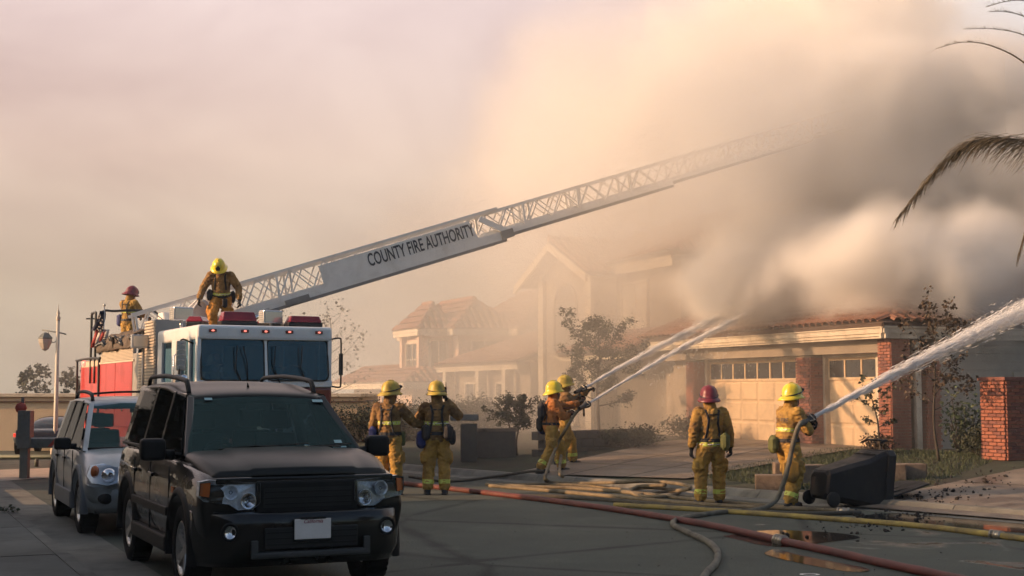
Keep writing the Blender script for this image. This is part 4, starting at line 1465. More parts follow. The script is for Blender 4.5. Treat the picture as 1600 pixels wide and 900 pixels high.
ro, ri = ringb(.34, .37, -.01, .87, .08), ringb(.34, .29, .06, .78, .06)
ro2, ri2 = ringb(.47, .38, -.02, .88, .08), ringb(.47, .29, .06, .78, .06)
vs = ro + ri + ro2 + ri2
fs = []
for k in range(8):
    k2 = (k + 1) % 8
    fs += [(k, k2, 16 + k2, 16 + k), (16 + k, 16 + k2, 24 + k2, 24 + k), (8 + k2, 8 + k, 24 + k, 24 + k2), (k2, k, 8 + k, 8 + k2)]
m.add(vs, fs)
rm_ = m.build('rim', MATS['bin_plastic'], Bn, bevel=.01)
rm_.rotation_euler = (0, R(7), 0)
MB().prism(ringb(.30, .29, .07, .77, .05), (-.02, 0, 0)).build('inside', MATS['rubber_black'], Bn)
ld = MB().prism([(.50, -.36, .05), (.50, .36, .05), (1.22, .34, .10), (1.26, .20, .11), (1.26, -.20, .11), (1.22, -.34, .10)], (0, 0, .03))
for k in range(3):
    ld.box((.86, -.2 + k * .2, .105), (.6, .05, .02))
ldo = ld.build('lid', MATS['bin_plastic'], Bn, bevel=.008)
ldo.rotation_euler = (0, R(-9), 0)
for s_ in (-1, 1):
    wl = MB().lathe([(0, -.03), (.08, -.03), (.105, -.022), (.11, 0), (.105, .022), (.08, .03), (0, .03)], n=20, mat=Matrix.Translation((-.52, s_ * .29, .13)) @ Matrix.Rotation(R(90), 4, 'X')).build('wheel', MATS['rubber_black'], Bn)
MB().tube([(.40, -.22, .92), (.50, -.22, .96), (.50, .22, .96), (.40, .22, .92)], .018, n=6).build('handle', MATS['bin_plastic'], Bn)

# loose blocks on the lawn edge
mat('block_tan', (0.20, 0.15, 0.11), 0.95, var=.2, bump=.5, bs=30, dirt=(.08, .065, .05), ds=3)
for (px, py, w_, h_, lb) in ((1205, 757, .52, .26, 'tan stone block at the lawn corner, left of the nozzle firefighter'), (1228, 747, .42, .30, 'tan stone block just behind the nozzle firefighter'), (1262, 752, .55, .32, 'tan stone block between the nozzle firefighter and the bin'), (1395, 752, .40, .28, 'tan stone block right behind the bin rim'), (1424, 751, .46, .26, 'tan stone block right of the bin beside the charred lawn')):
    q_ = gp(px, py, .2)
    tag(MB().box((0, 0, h_ / 2), (w_, .3, h_)).build('stone_block', MATS['block_tan'], None, loc=(q_.x, q_.y, hz(q_.x, q_.y)), rz=R(random.uniform(-12, 12)), bevel=.02), lb, 'block', 'stone blocks edging the lawn')

# charred debris on the kerb and driveway
mat('char', (0.018, 0.015, 0.013), 0.9, var=.4, bump=.6)
m = MB()
rnd = random.Random(8)
for i in range(420):
    k = rnd.random()
    px, py = rnd.gauss(1430, 75), 0
    py = 795 - (px - 1400) * .17 + rnd.gauss(0, 9)
    if px > 1600:
        py = rnd.uniform(750, 830)
    q_ = gp(px, py, .1)
    s_ = abs(rnd.gauss(0, .013)) + .006
    z_ = hz(q_.x, q_.y) + s_ * .3 + .035 * (kdist(q_.x, q_.y) > .3)
    mt_ = Matrix.Translation((q_.x, q_.y, z_)) @ Matrix.Rotation(rnd.uniform(0, 6), 4, Vector((rnd.random(), rnd.random(), rnd.random() + .1)).normalized()) @ Matrix.Diagonal((s_ * rnd.uniform(.6, 1.8), s_, s_ * rnd.uniform(.3, .8), 1))
    m.ball((0, 0, 0), 1, 5, 3, mt_)
tag(m.build('debris', MATS['char']), 'charred roof debris scattered over the kerb and wet driveway', None, kind='stuff')
m = MB()
for i in range(500):
    px, py = rnd.uniform(640, 1600), rnd.uniform(770, 900)
    if px > 1100 and rnd.random() < .0:
        continue
    q_ = gp(px, py)
    s_ = abs(rnd.gauss(0, .003)) + .0015
    m.ball((q_.x, q_.y, s_ * .4), (s_, s_ * 1.4, s_ * .6), 5, 3)
tag(m.build('grit', MATS['char']), 'grit and ash flecks lying on the asphalt', None, kind='stuff')

# round road stud reflectors painted ring at the bottom edge
for (px, py, lb) in ((1265, 898, 'small white ring marking cut by the bottom edge, the whole one'), (1226, 903, 'small white ring marking, the one mostly below the bottom edge')):
    q_ = gp(px, py)
    m = MB()
    vs = []
    for k in range(28):
        a = 6.2832 * k / 28
        vs += [(math.cos(a) * .095, math.sin(a) * .075, .004), (math.cos(a) * .060, math.sin(a) * .045, .004)]
    m.add(vs, [(2 * k, (2 * k + 2) % 56, (2 * k + 3) % 56, 2 * k + 1) for k in range(28)])
    tag(m.build('road_marking', MATS['white_paint'], None, loc=(q_.x, q_.y, 0)), lb, None, kind='structure')

# puddles
mat('water', (0.012, 0.012, 0.010), 0.09, var=.0, spec=.6)


def puddle(pts, lb):
    c = [gp(*p_) for p_ in pts]
    ctr = sum(c, Vector()) / len(c)
    p = catmull(c + [c[0]], 5)[:-1]
    p = [q_ + (q_ - ctr) * .05 * noise.noise(q_ * 3) for q_ in p]
    o = MB().add([(q_.x - ctr.x, q_.y - ctr.y, 0) for q_ in p], [tuple(range(len(p)))]).build('puddle', MATS['water'], None, loc=(ctr.x, ctr.y, .005))
    if o.data.polygons[0].normal.z < 0:
        o.data.flip_normals()
    tag(o, lb, None, kind='structure')


puddle([(1130, 838), (1200, 829), (1290, 832), (1345, 840), (1290, 848), (1230, 855), (1180, 850)], 'puddle reflecting orange light above the red hose')
puddle([(1210, 858), (1270, 872), (1360, 890), (1320, 893), (1240, 878), (1195, 866)], 'thin dark water along the underside of the red hose')
puddle([(1330, 806), (1420, 802), (1520, 810), (1640, 824), (1640, 836), (1500, 824), (1380, 814)], 'dark water standing along the gutter')

# mailbox and wall stub across the street
q_ = at(733, 30.5)
MBX = thing('mailbox_pillar', 'hazy dark mailbox pillar at the end of the hedge', 'pillar', (q_.x, q_.y, q_.z))
MB().box((0, 0, .42), (.36, .36, .84)).build('base', MATS['block_dark'] if 'block_dark' in MATS else MATS['steel_grey'], MBX, bevel=.02)
MB().box((-.1, -.03, .98), (.62, .30, .14)).build('cap', MATS['steel_grey'], MBX, bevel=.01)
q_ = at(775, 31.5)
MB2 = thing('brick_pillar', 'low dark masonry pillar left of the small round topped tree', 'pillar', (q_.x, q_.y, q_.z))
MB().box((0, 0, .3), (.9, .35, .6)).build('core', mat('block_dark', (.10, .09, .075), .95), MB2, bevel=.015)
MB().box((0, 0, .63), (.98, .42, .07)).build('cap', MATS['block_tan'], MB2, bevel=.01)
# weed lying on the left pavement
m = MB()
rnd = random.Random(2)
q0 = gp(8, 801, .125)
for i in range(70):
    a = rnd.random()
    p_ = q0 + Vector((-.25 + a * .42, rnd.gauss(0, .05), .02 + rnd.random() * .05))
    leaf(m, p_, rnd.uniform(.03, .07), rnd, .05)
m.tube([q0 + Vector((-.3, 0, .02)), q0 + Vector((0, .02, .04)), q0 + Vector((.17, 0, .02))], .004, n=5)
tag(m.build('weed_sprig', MATS['leaf_green']), 'small leafy green sprig lying on the pavement at the left edge', 'plant')
# ------------------------------------------------------------------ vehicles
mat('paint_black', (0.005, 0.005, 0.005), 0.25, var=.2, vs=3, spec=.12, coat=.85, dirt=(0.009, 0.008, 0.006), ds=1.3, dl=(.35, .75), rvar=.25)
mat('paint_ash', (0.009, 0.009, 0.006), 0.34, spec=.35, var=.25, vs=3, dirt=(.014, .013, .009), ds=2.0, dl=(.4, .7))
mat('plastic_black', (0.007, 0.007, 0.007), 0.5, var=.2, spec=.25, vs=8, bump=.15, bs=120)
mat('tyre', (0.009, 0.009, 0.009), 0.85, spec=.2, var=.2, bump=.4, bs=90)
mat('alloy', (0.55, 0.54, 0.52), 0.28, metal=.9, var=.1, dirt=(.12, .11, .10), ds=6, dl=(.5, .75))
mat('chrome', (0.75, 0.75, 0.76), 0.08, metal=1.0, var=.02)
mat('paint_silver', (0.36, 0.40, 0.43), 0.32, metal=.55, var=.04, coat=.4, dirt=(.22, .22, .21), ds=1.5, dl=(.45, .8), rvar=.25)
mat('paint_greyplastic', (0.14, 0.15, 0.16), 0.55, var=.1)
mat('interior', (0.018, 0.019, 0.020), 0.9, var=.3)
mat('lamp_amber', (0.50, 0.13, 0.03), 0.25, var=.1)
mat('lamp_silver', (0.72, 0.76, 0.80), 0.25, metal=.25, var=.25, vs=40)
mat('plate_white', (0.88, 0.80, 0.74), 0.5, var=.06)
mat('text_red', (0.35, 0.04, 0.05), 0.5)
mat('text_dark', (0.05, 0.05, 0.06), 0.5)
mat('sticker', (0.30, 0.48, 0.50), 0.5, var=.1)
glass('car_glass', (0.30, 0.42, 0.43), 0.03, 0.006, (.42, .74, .78), .75)
glass('car_glass_dark', (0.10, 0.12, 0.12), 0.03, 0.01, (.7, .75, .8), .6)
glass('lens', (0.95, 0.97, 1.0), 0.02, 0.02, (.9, .95, 1), 1.5)
glass('cab_glass', (0.30, 0.42, 0.48), 0.03, 0.012, (.5, .85, 1.0), 1.4)


def loft(secs, sub=2, cap=True):
    """secs: list of (y, [(x,z) half profile from bottom centre to top centre]); mirrored and subdivided; returns mesh"""
    m = MB()
    vs, n = [], None
    for y, prof in secs:
        ring = [(x, y, z) for x, z in prof] + [(-x, y, z) for x, z in reversed(prof) if x > 1e-6]
        if prof[0][0] <= 1e-6:
            pass
        n = len(ring)
        vs += ring
    fs = []
    for i in range(len(secs) - 1):
        for k in range(n):
            k2 = (k + 1) % n
            fs.append((i * n + k, i * n + k2, (i + 1) * n + k2, (i + 1) * n + k))
    if cap:
        fs.append(tuple(range(n - 1, -1, -1)))
        fs.append(tuple((len(secs) - 1) * n + k for k in range(n)))
    m.add(vs, fs, True)
    me = m.mesh('loft')
    bm = bmesh.new(); bm.from_mesh(me)
    bmesh.ops.recalc_face_normals(bm, faces=bm.faces)
    bm.to_mesh(me); bm.free()
    o = bpy.data.objects.new('tmp', me); col.objects.link(o)
    if sub:
        s_ = o.modifiers.new('s', 'SUBSURF'); s_.levels = sub; s_.render_levels = sub
    apply_mods(o)
    me = o.data
    bpy.data.objects.remove(o)
    for p_ in me.polygons:
        p_.use_smooth = True
    return me


def cut(me, cutters):
    o = bpy.data.objects.new('tmp', me); col.objects.link(o)
    tmp = []
    for cme in cutters:
        c = bpy.data.objects.new('cut', cme); col.objects.link(c); tmp.append(c)
        b = o.modifiers.new('b', 'BOOLEAN'); b.object = c; b.operation = 'DIFFERENCE'; b.solver = 'EXACT'
    apply_mods(o)
    me = o.data
    for c in tmp + [o]:
        bpy.data.objects.remove(c)
    return me


def wheel(parent, x, y, r, w_, side, spokes=5, rimr=.23, double=False, steer=0.0, name='wheel'):
    """wheel with its axle along x; outer face towards side"""
    M_ = Matrix.Translation((x, y, r)) @ Matrix.Rotation(steer, 4, 'Z') @ Matrix.Rotation(R(90) * side, 4, 'Y')
    h = w_ / 2
    t = MB().lathe([(rimr, -h * .9), (r - .06, -h), (r - .015, -h * .85), (r, -h * .55), (r, h * .55), (r - .015, h * .85), (r - .06, h), (rimr, h * .92), (rimr - .012, h * .80), (rimr - .03, -h * .5)], n=40, mat=M_)
    tr = MB()
    ty = t.build('wheel', MATS['tyre'], parent)
    # tread lugs
    for k in range(40):
        a = 2 * math.pi * k / 40
        tr.box((0, 0, 0), (.012, w_ * .8, .03), mat=M_ @ Matrix.Rotation(a, 4, 'Z') @ Matrix.Translation((r - .002, 0, 0)) @ Matrix.Rotation(R(90), 4, 'X'))
    tr.build('tread', MATS['tyre'], ty, kind='stuff')
    rm = MB()
    rm.lathe([(rimr - .005, h * .80), (rimr - .02, h * .86), (rimr - .035, h * .80), (rimr - .05, h * .3), (rimr - .06, -h * .5)], n=40, mat=M_)
    rm.lathe([(0, h * .62), (.035, h * .62), (.05, h * .5), (.055, h * .2)], n=20, mat=M_)
    for k in range(spokes):
        a = 2 * math.pi * k / spokes + .3
        for da in ((-.13, .13) if double else (0,)):
            q = M_ @ Matrix.Rotation(a + da, 4, 'Z')
            rm.hexa([q @ Vector(v) for v in ((.03, -.030, h * .30), (rimr - .03, -.020, h * .55), (rimr - .03, .020, h * .55), (.03, .030, h * .30), (.03, -.024, h * .60), (rimr - .03, -.014, h * .78), (rimr - .03, .014, h * .78), (.03, .024, h * .60))])
    rm.build('rim', MATS['alloy'], ty)
    MB().lathe([(0, -h * .1), (.15, -h * .1), (.15, 0), (0, 0)], n=24, mat=M_).build('brake_disc', MATS['paint_greyplastic'], ty)
    return ty


def arch_flare(parent, x, y, r, side, mt_, z=.36, r2=None, th=.035, wd=.06, a0=-10, a1=190):
    r2 = r2 or r
    m = MB()
    P = []
    for i in range(19):
        a = R(a0 + (a1 - a0) * i / 18)
        P.append((x + 0, y + math.cos(a) * r, z + math.sin(a) * r2))
    secs = []
    for p in P:
        d = Vector((0, p[1] - y, p[2] - z)).normalized()
        p = Vector(p)
        s_ = Vector((side, 0, 0))
        secs.append([p - s_ * wd, p - s_ * .0 + d * .004, p + s_ * th * .8 + d * .012, p + s_ * th + d * .03, p + s_ * th * .6 + d * .065, p - s_ * .01 + d * .085, p - s_ * wd + d * .08])
    m.sheet(secs, flip=side < 0)
    return m.build('wheel_arch', mt_, parent)


def quad_pane(parent, name, mt_, q, t=.006, n=None):
    return MB().slab(q, t, n).build(name, mt_, parent)


def rail(parent, path, r, mt_, name='roof_rail', flat=1.0):
    return MB().tube(catmull(path, 6), r, n=8, flat=flat).build(name, mt_, parent)


def seat(parent, x, y, z=.62):
    m = MB()
    m.box((x, y, z), (.48, .50, .14))
    m.hexa([(x - .23, y - .30, z), (x + .23, y - .30, z), (x + .23, y - .18, z), (x - .23, y - .18, z), (x - .20, y - .42, z + .62), (x + .20, y - .42, z + .62), (x + .20, y - .34, z + .62), (x - .20, y - .34, z + .62)])
    m.box((x, y - .40, z + .74), (.26, .09, .18))
    return m.build('seat', MATS['interior'], parent, bevel=.03)


# ================================================================== black off-roader in front
CAR = thing('parked_car', 'black compact off-roader dusted with ash, parked in front with a pale front plate', 'car', (-2.54, 13.25, 0), R(180 + 25))
CAR.scale = (1, 1, 1.05)


def sec(y, zb, wb, w_, zs, wt, zt, zc):
    return (y, [(0, zb), (wb * .9, zb), (wb, zb + .05), (w_, zb + .22), (w_ + .005, (zb + zs) / 2 + .08), (w_ - .005, zs - .10), (w_ - .03, zs), (wt, zt), (wt - .12, zt + .015), (0, zc)])


S_ = [sec(-2.16, .42, .74, .80, .90, .76, 1.02, 1.04), sec(-2.13, .36, .80, .86, .98, .80, 1.07, 1.08), sec(-1.9, .32, .83, .885, 1.02, .83, 1.09, 1.09),
      sec(-1.0, .30, .85, .90, 1.03, .84, 1.09, 1.09), sec(0, .30, .85, .90, 1.02, .84, 1.08, 1.08), sec(.95, .30, .85, .90, 1.00, .84, 1.06, 1.09),
      sec(1.2, .30, .85, .90, .985, .82, 1.045, 1.11), sec(1.6, .32, .85, .895, .955, .79, 1.015, 1.075), sec(1.86, .36, .83, .875, .92, .76, .97, 1.03),
      sec(1.96, .42, .80, .85, .885, .73, .925, .975), sec(1.985, .46, .76, .83, .86, .70, .89, .93)]
bm_ = loft(S_, 2)
cc = []
for y in (-1.28, 1.28):
    cc.append(MB().lathe([(0, -1.2), (.415, -1.2), (.415, 1.2), (0, 1.2)], n=32, mat=Matrix.Translation((0, y, .37)) @ Matrix.Rotation(R(90), 4, 'Y')).mesh('c'))
for me_ in cc:
    b = bmesh.new(); b.from_mesh(me_); bmesh.ops.remove_doubles(b, verts=b.verts, dist=1e-5); bmesh.ops.recalc_face_normals(b, faces=b.faces); b.to_mesh(me_); b.free()
bm_ = cut(bm_, cc)
for p_ in bm_.polygons:
    p_.use_smooth = True
body = link('body', bm_, MATS['paint_black'], CAR)
MB().box((0, 0, .55), (1.5, 3.9, .5)).build('underbody', MATS['rubber_black'], CAR)
for sd in (-1, 1):
    for y in (-1.28, 1.28):
        arch_flare(CAR, sd * .885, y, .425, sd, MATS['plastic_black'])
        wheel(CAR, sd * .775, y, .36, .22, sd, 5, .235, double=True)
    # sill, rubbing strip, door shut lines, handles
    MB().box((sd * .895, 0, .36), (.07, 1.68, .13)).build('sill', MATS['plastic_black'], CAR, bevel=.02)
    MB().box((sd * .912, .0, .63), (.03, 1.72, .07)).build('rubbing_strip', MATS['plastic_black'], CAR, bevel=.01)
    for y in (.86, -.02, -.86):
        MB().box((sd * .899, y, .70), (.012, .010, .60)).build('shut_line', MATS['rubber_black'], body)
    for y in (.10, -.78):
        MB().box((sd * .918, y, .90), (.03, .17, .035)).build('door_handle', MATS['paint_black'], CAR, bevel=.01)
    MB().box((sd * .905, 1.05, .82), (.012, .10, .05)).build('indicator', MATS['lamp_amber'], CAR, bevel=.006)
    # mirror
    m = MB()
    m.tube([(sd * .85, .80, 1.09), (sd * .96, .80, 1.10)], [.045, .04], n=8)
    mo = MB()
    mo.box((0, 0, 0), (.22, .13, .185))
    mi = mo.build('mirror', MATS['plastic_black'], CAR, loc=(sd * 1.035, .80, 1.14), bevel=.05, seg=4)
    m.build('stalk', MATS['plastic_black'], CAR)
    MB().box((0, -.068, 0), (.16, .005, .13)).build('mirror_glass', MATS['chrome'], mi)
# bonnet skin with raised flanks
rows = []
for i in range(9):
    k = i / 8
    y = 1.10 + k * .86
    zc = 1.125 - .05 * k - .075 * k ** 3
    row = []
    for xx, dz in ((-.82, -.075), (-.80, -.030), (-.74, -.006), (-.60, .000), (-.50, .000), (-.46, .016), (0, .022), (.46, .016), (.50, .000), (.60, .000), (.74, -.006), (.80, -.030), (.82, -.075)):
        w2 = 1 - .07 * k ** 2
        row.append((xx * w2, y - .12 * (abs(xx) / .8) ** 2 * k, zc + dz + .012))
    rows.append(row)
rows.append([(x, y + .018, z - .010) for x, y, z in rows[-1]])
last = [(x, y + .004, z - .05) for x, y, z in rows[-1]]
rows.append(last)
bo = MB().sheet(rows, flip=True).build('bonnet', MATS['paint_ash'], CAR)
for p_ in bo.data.polygons:
    p_.use_smooth = True
for x in (-.30, .30):
    MB().ball((x, 1.22, 1.135), (.018, .022, .012), 8, 5).build('washer_jet', MATS['plastic_black'], bo)
MB().box((0, 2.0, .935), (1.50, .03, .05)).build('bonnet_lip', MATS['paint_black'], CAR, bevel=.012)
# grille surround and mesh
gs = MB().box((0, 2.02, .80), (.86, .06, .26)).build('grille', MATS['plastic_black'], CAR, bevel=.02)
MB().box((0, 2.052, .80), (.74, .006, .15)).build('mesh_panel', MATS['rubber_black'], gs)
for i in range(3):
    MB().box((0, 2.058, .755 + i * .045), (.74, .012, .010)).build('slat', MATS['plastic_black'], gs)
# headlamps
for sd in (-1, 1):
    hl = MB()
    P = [(.40, .915), (.40, .765), (.46, .715), (.58, .715), (.65, .76), (.84, .785), (.875, .82), (.87, .93), (.80, .945)]
    def yy(x):
        return 2.055 - max(0, x - .55) ** 2 * 1.0
    fr = [(sd * x, yy(x), z) for x, z in P]
    ctr = (sd * .62, yy(.62), .82)
    m = MB()
    v = [ctr] + fr
    v2 = [(a, b - .10, c) for a, b, c in fr]
    nP = len(P)
    m.add(fr + v2, [(i, (i + 1) % nP, nP + (i + 1) % nP, nP + i) for i in range(nP)])
    m.add([(a, b - .05, c) for a, b, c in v], [(0, i + 1, (i + 1) % nP + 1) for i in range(nP)])
    h = m.build('headlight', MATS['lamp_silver'], CAR)
    lens_m = MB().add(v, [(0, i + 1, (i + 1) % nP + 1) for i in range(nP)], True).build('lens', MATS['lens'], h)
    for (x, z, r_, mt_) in ((.495, .782, .060, 'chrome'), (.635, .850, .056, 'lamp_silver')):
        q = Matrix.Translation((sd * x, yy(x) - .035, z)) @ Matrix.Rotation(R(-90), 4, 'X')
        MB().lathe([(0, -.02), (r_ * .45, -.005), (r_ * .8, .012), (r_, .03), (r_ * 1.06, .028)], n=24, mat=q).build('reflector', MATS[mt_], h)
        MB().ball((sd * x, yy(x) - .02, z), r_ * .28, 10, 6).build('bulb', MATS['lens'], h)
    MB().prism([(sd * .79, yy(.79) - .005, .925), (sd * .86, yy(.86) - .005, .92), (sd * .865, yy(.865) - .005, .825), (sd * .80, yy(.80) - .005, .815)], (0, -.03, 0)).build('indicator_lens', MATS['lamp_amber'], h)
# bumper
B_ = [(1.84, .36, .90), (1.96, .36, .875), (2.07, .37, .80), (2.125, .38, .62), (2.14, .39, .0)]
m = MB()
rows = []
for z, off in ((.70, -.045), (.68, -.01), (.60, .0), (.50, .0), (.40, -.01), (.34, -.05), (.28, -.10)):
    row = []
    for x in (-.90, -.885, -.84, -.74, -.6, -.3, 0, .3, .6, .74, .84, .885, .90):
        a = abs(x)
        y = 2.15 - .02 * (a / .6) ** 2 - (max(0, a - .6) / .3) ** 2.2 * .36
        row.append((x, y + off, z))
    rows.append(row)
m.sheet(rows, flip=False)
bp_ = m.build('bumper', MATS['paint_black'], CAR)
so_ = bp_.modifiers.new('s', 'SOLIDIFY'); so_.thickness = .03
MB().box((0, 2.162, .50), (.78, .03, .16)).build('lower_grille', MATS['rubber_black'], CAR, bevel=.008)
for i in range(3):
    MB().box((0, 2.178, .455 + i * .045), (.76, .01, .012)).build('slat', MATS['plastic_black'], CAR)
sk = MB().box((0, 2.15, .375), (.98, .06, .05)).build('skid_plate', mat('skid_grey', (.05, .05, .048), .5), CAR, bevel=.015)
for sd in (-1, 1):
    MB().box((sd * .47, 2.163, .42), (.06, .03, .14)).build('skid_end', MATS['skid_grey'], CAR, bevel=.01)
    q = Matrix.Translation((sd * .66, 2.118, .555)) @ Matrix.Rotation(R(-90), 4, 'X')
    fo = MB().lathe([(.075, .0), (.072, .014), (.058, .016), (.05, -.012), (.02, -.02), (0, -.02)], n=20, mat=q).build('fog_light', MATS['plastic_black'], CAR)
    MB().lathe([(0, -.015), (.035, -.008), (.05, .008)], n=16, mat=q).build('reflector', MATS['chrome'], fo)
# plate
pl = MB().box((0, 2.192, .565), (.305, .012, .155)).build('licence_plate', MATS['plate_white'], CAR, bevel=.012)
MB().box((0, 2.186, .558), (.325, .010, .185)).build('plate_frame', MATS['plastic_black'], CAR, bevel=.01)


def text(s_, size, mt_, parent, M_, ext=.001, sx=1.0, name='lettering', bold=0.0, shear=0.0):
    c = bpy.data.curves.new(name, 'FONT')
    c.body = s_
    c.size = size
    c.extrude = ext
    c.offset = bold
    c.shear = shear
    c.align_x = 'CENTER'
    c.align_y = 'CENTER'
    c.resolution_u = 3
    o = bpy.data.objects.new(name, c); col.objects.link(o)
    dg = bpy.context.evaluated_depsgraph_get(); dg.update()
    me = bpy.data.meshes.new_from_object(o.evaluated_get(dg))
    bpy.data.objects.remove(o)
    me.materials.clear(); me.materials.append(mt_)
    t = link(name, me, None, parent)
    t.matrix_local = M_ @ Matrix.Diagonal((sx, 1, 1, 1))
    return t


# text faces +y (front): text plane XY -> stand up and face +y
FACE = Matrix.Rotation(R(180), 4, 'Z') @ Matrix.Rotation(R(90), 4, 'X')
MB().box((0, 2.2005, .648), (.21, .006, .018)).build('frame_lip', MATS['plastic_black'], pl, bevel=.003)
text('California', .042, MATS['text_red'], pl, Matrix.Translation((0, 2.200, .622)) @ FACE, shear=.3)
# greenhouse: pillars, roof, glass
ZB, YF0, YF1, YR0, YR1 = 1.105, 1.07, .36, -2.10, -1.92
roof_secs = []
for y, z, w_ in ((.42, 1.565, .60), (.36, 1.60, .635), (.15, 1.632, .65), (-.1, 1.650, .655), (-.30, 1.675, .66), (-.5, 1.705, .66), (-1.4, 1.71, .655), (-1.85, 1.695, .64), (-1.98, 1.66, .62)):
    roof_secs.append((y, [(0, z - .06), (w_ - .06, z - .075), (w_ + .02, z - .07), (w_ + .012, z - .03), (w_ - .06, z), (0, z + .025)]))
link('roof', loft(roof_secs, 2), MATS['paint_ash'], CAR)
for sd in (-1, 1):
    def pil(a, b, w1, w2, nm='pillar', d1=.05, mt_='paint_black'):
        m = MB()
        a, b = Vector(a), Vector(b)
        t = Vector((0, 1, 0))
        o = Vector((sd, 0, .25)).normalized()
        vs = [a - t * w1 - o * d1, a + t * w1 - o * d1, a + t * w1 + o * .012, a - t * w1 + o * .012, b - t * w2 - o * d1, b + t * w2 - o * d1, b + t * w2 + o * .012, b - t * w2 + o * .012]
        m.hexa(vs)
        return m.build(nm, MATS[mt_], CAR, bevel=.008)
    pil((sd * .80, 1.03, ZB - .02), (sd * .635, .34, 1.585), .045, .035)
    pil((sd * .815, -.02, ZB - .02), (sd * .655, -.10, 1.62), .05, .045)
    pil((sd * .815, -.90, ZB - .02), (sd * .655, -.88, 1.67), .05, .05)
    pil((sd * .80, -1.98, ZB - .02), (sd * .64, -1.80, 1.67), .14, .16)
    def sp(y, k, dx=0.0):
        """point on the side glass plane: k 0 at the belt, 1 at the roof"""
        return (sd * (.822 - .160 * k + dx), y, ZB + (1.585 + .075 * min(1, max(0, (.4 - y) / .9)) - ZB) * k)
    for (ya, yb, yc, yd) in ((.95, .02, -.06, .33), (-.08, -.86, -.84, -.15), (-.96, -1.84, -1.66, -.94)):
        q = [sp(ya, .02), sp(yb, .02), sp(yc, .97), sp(yd, .97)]
        if sd > 0:
            q = q
        quad_pane(CAR, 'side_window', MATS['car_glass_dark'], q, .005, Vector((sd, 0, .27)).normalized())
    # belt and header trims
    MB().tube([(sd * .835, 1.02, ZB), (sd * .83, -1.95, ZB + .01)], .014, n=6).build('belt_trim', MATS['plastic_black'], CAR)
    MB().hexa([(sd * .655, .36, 1.555), (sd * .675, .36, 1.55), (sd * .682, -1.90, 1.635), (sd * .66, -1.90, 1.64), (sd * .63, .36, 1.60), (sd * .655, .36, 1.595), (sd * .66, -1.90, 1.675), (sd * .64, -1.90, 1.68)]).build('cant_rail', MATS['paint_black'], CAR)
    # roof rail with feet
    rail(CAR, [(sd * .60, .20, 1.60), (sd * .60, .13, 1.685), (sd * .60, -.02, 1.725), (sd * .60, -.8, 1.765), (sd * .60, -1.5, 1.765), (sd * .60, -1.72, 1.75), (sd * .60, -1.80, 1.68)], .019, MATS['plastic_black'], flat=1.3)
# windscreen, curved across
rows = []
for k in (0, .25, .5, .75, 1):
    row = []
    for x in (-1, -.6, -.2, .2, .6, 1):
        w_ = .775 - .155 * k
        row.append((x * w_, 1.09 - .70 * k - .06 * x * x, ZB + .015 + .468 * k))
    rows.append(row)
wsn = MB().sheet(rows, flip=True).build('windscreen', MATS['car_glass'], CAR)
MB().tube([(-.77, 1.03, ZB), (-.4, 1.085, ZB + .01), (0, 1.10, ZB + .012), (.4, 1.085, ZB + .01), (.77, 1.03, ZB)], .016, n=6).build('screen_trim', MATS['plastic_black'], CAR)
MB().box((0, -2.03, 1.38), (1.25, .02, .5)).build('rear_window', MATS['car_glass_dark'], CAR)
# wipers
for (x0, x1) in ((-.35, .28), (.32, .74)):
    pass
MB().tube([(.52, 1.075, ZB + .035), (.20, 1.085, ZB + .06), (-.02, 1.075, ZB + .05)], .008, n=5).tube([(.30, 1.085, ZB + .045), (-.30, 1.045, ZB + .075)], .006, n=5).build('wiper', MATS['plastic_black'], CAR)
MB().tube([(-.12, 1.10, ZB + .03), (-.40, 1.075, ZB + .05), (-.60, 1.045, ZB + .045)], .008, n=5).tube([(-.30, 1.075, ZB + .05), (-.72, 1.0, ZB + .065)], .006, n=5).build('wiper', MATS['plastic_black'], CAR)
# screen stickers, mirror, aerial
ws = lambda x, k: Vector((x, 1.09 - .70 * k - .06 * (x / .775) ** 2 + .008, ZB + .015 + .468 * k))
for (x, k, w_, h_) in ((-.60, .145, .07, .045), (-.595, .05, .13, .02), (-.56, .89, .10, .04), (.47, .93, .07, .035)):
    c = ws(x, k)
    up = (ws(x, k + .1) - ws(x, k)).normalized()
    MB().prism([c - Vector((w_ / 2, 0, 0)) - up * h_ / 2, c + Vector((w_ / 2, 0, 0)) - up * h_ / 2, c + Vector((w_ / 2, 0, 0)) + up * h_ / 2, c - Vector((w_ / 2, 0, 0)) + up * h_ / 2], up.cross(Vector((1, 0, 0))) * .0015).build('sticker', MATS['sticker'], wsn)
MB().box((0, .40, 1.49), (.24, .03, .07)).build('rear_view_mirror', MATS['interior'], CAR, bevel=.02)
MB().tube([(0, .02, 1.66), (0, .0, 1.70)], [.012, .006], n=6).build('aerial_base', MATS['plastic_black'], CAR)
# interior
MB().box((0, .78, 1.03), (1.5, .42, .12)).build('dashboard', MATS['interior'], CAR, bevel=.04)
for x in (-.36, .36):
    seat(CAR, x, .05)
    seat(CAR, x, -.85)
MB().lathe([(.165, 0), (.18, .015), (.195, 0), (.18, -.015), (.165, 0)], n=24, mat=Matrix.Translation((.36, .48, 1.02)) @ Matrix.Rotation(R(-65), 4, 'X')).build('steering_wheel', MATS['interior'], CAR)

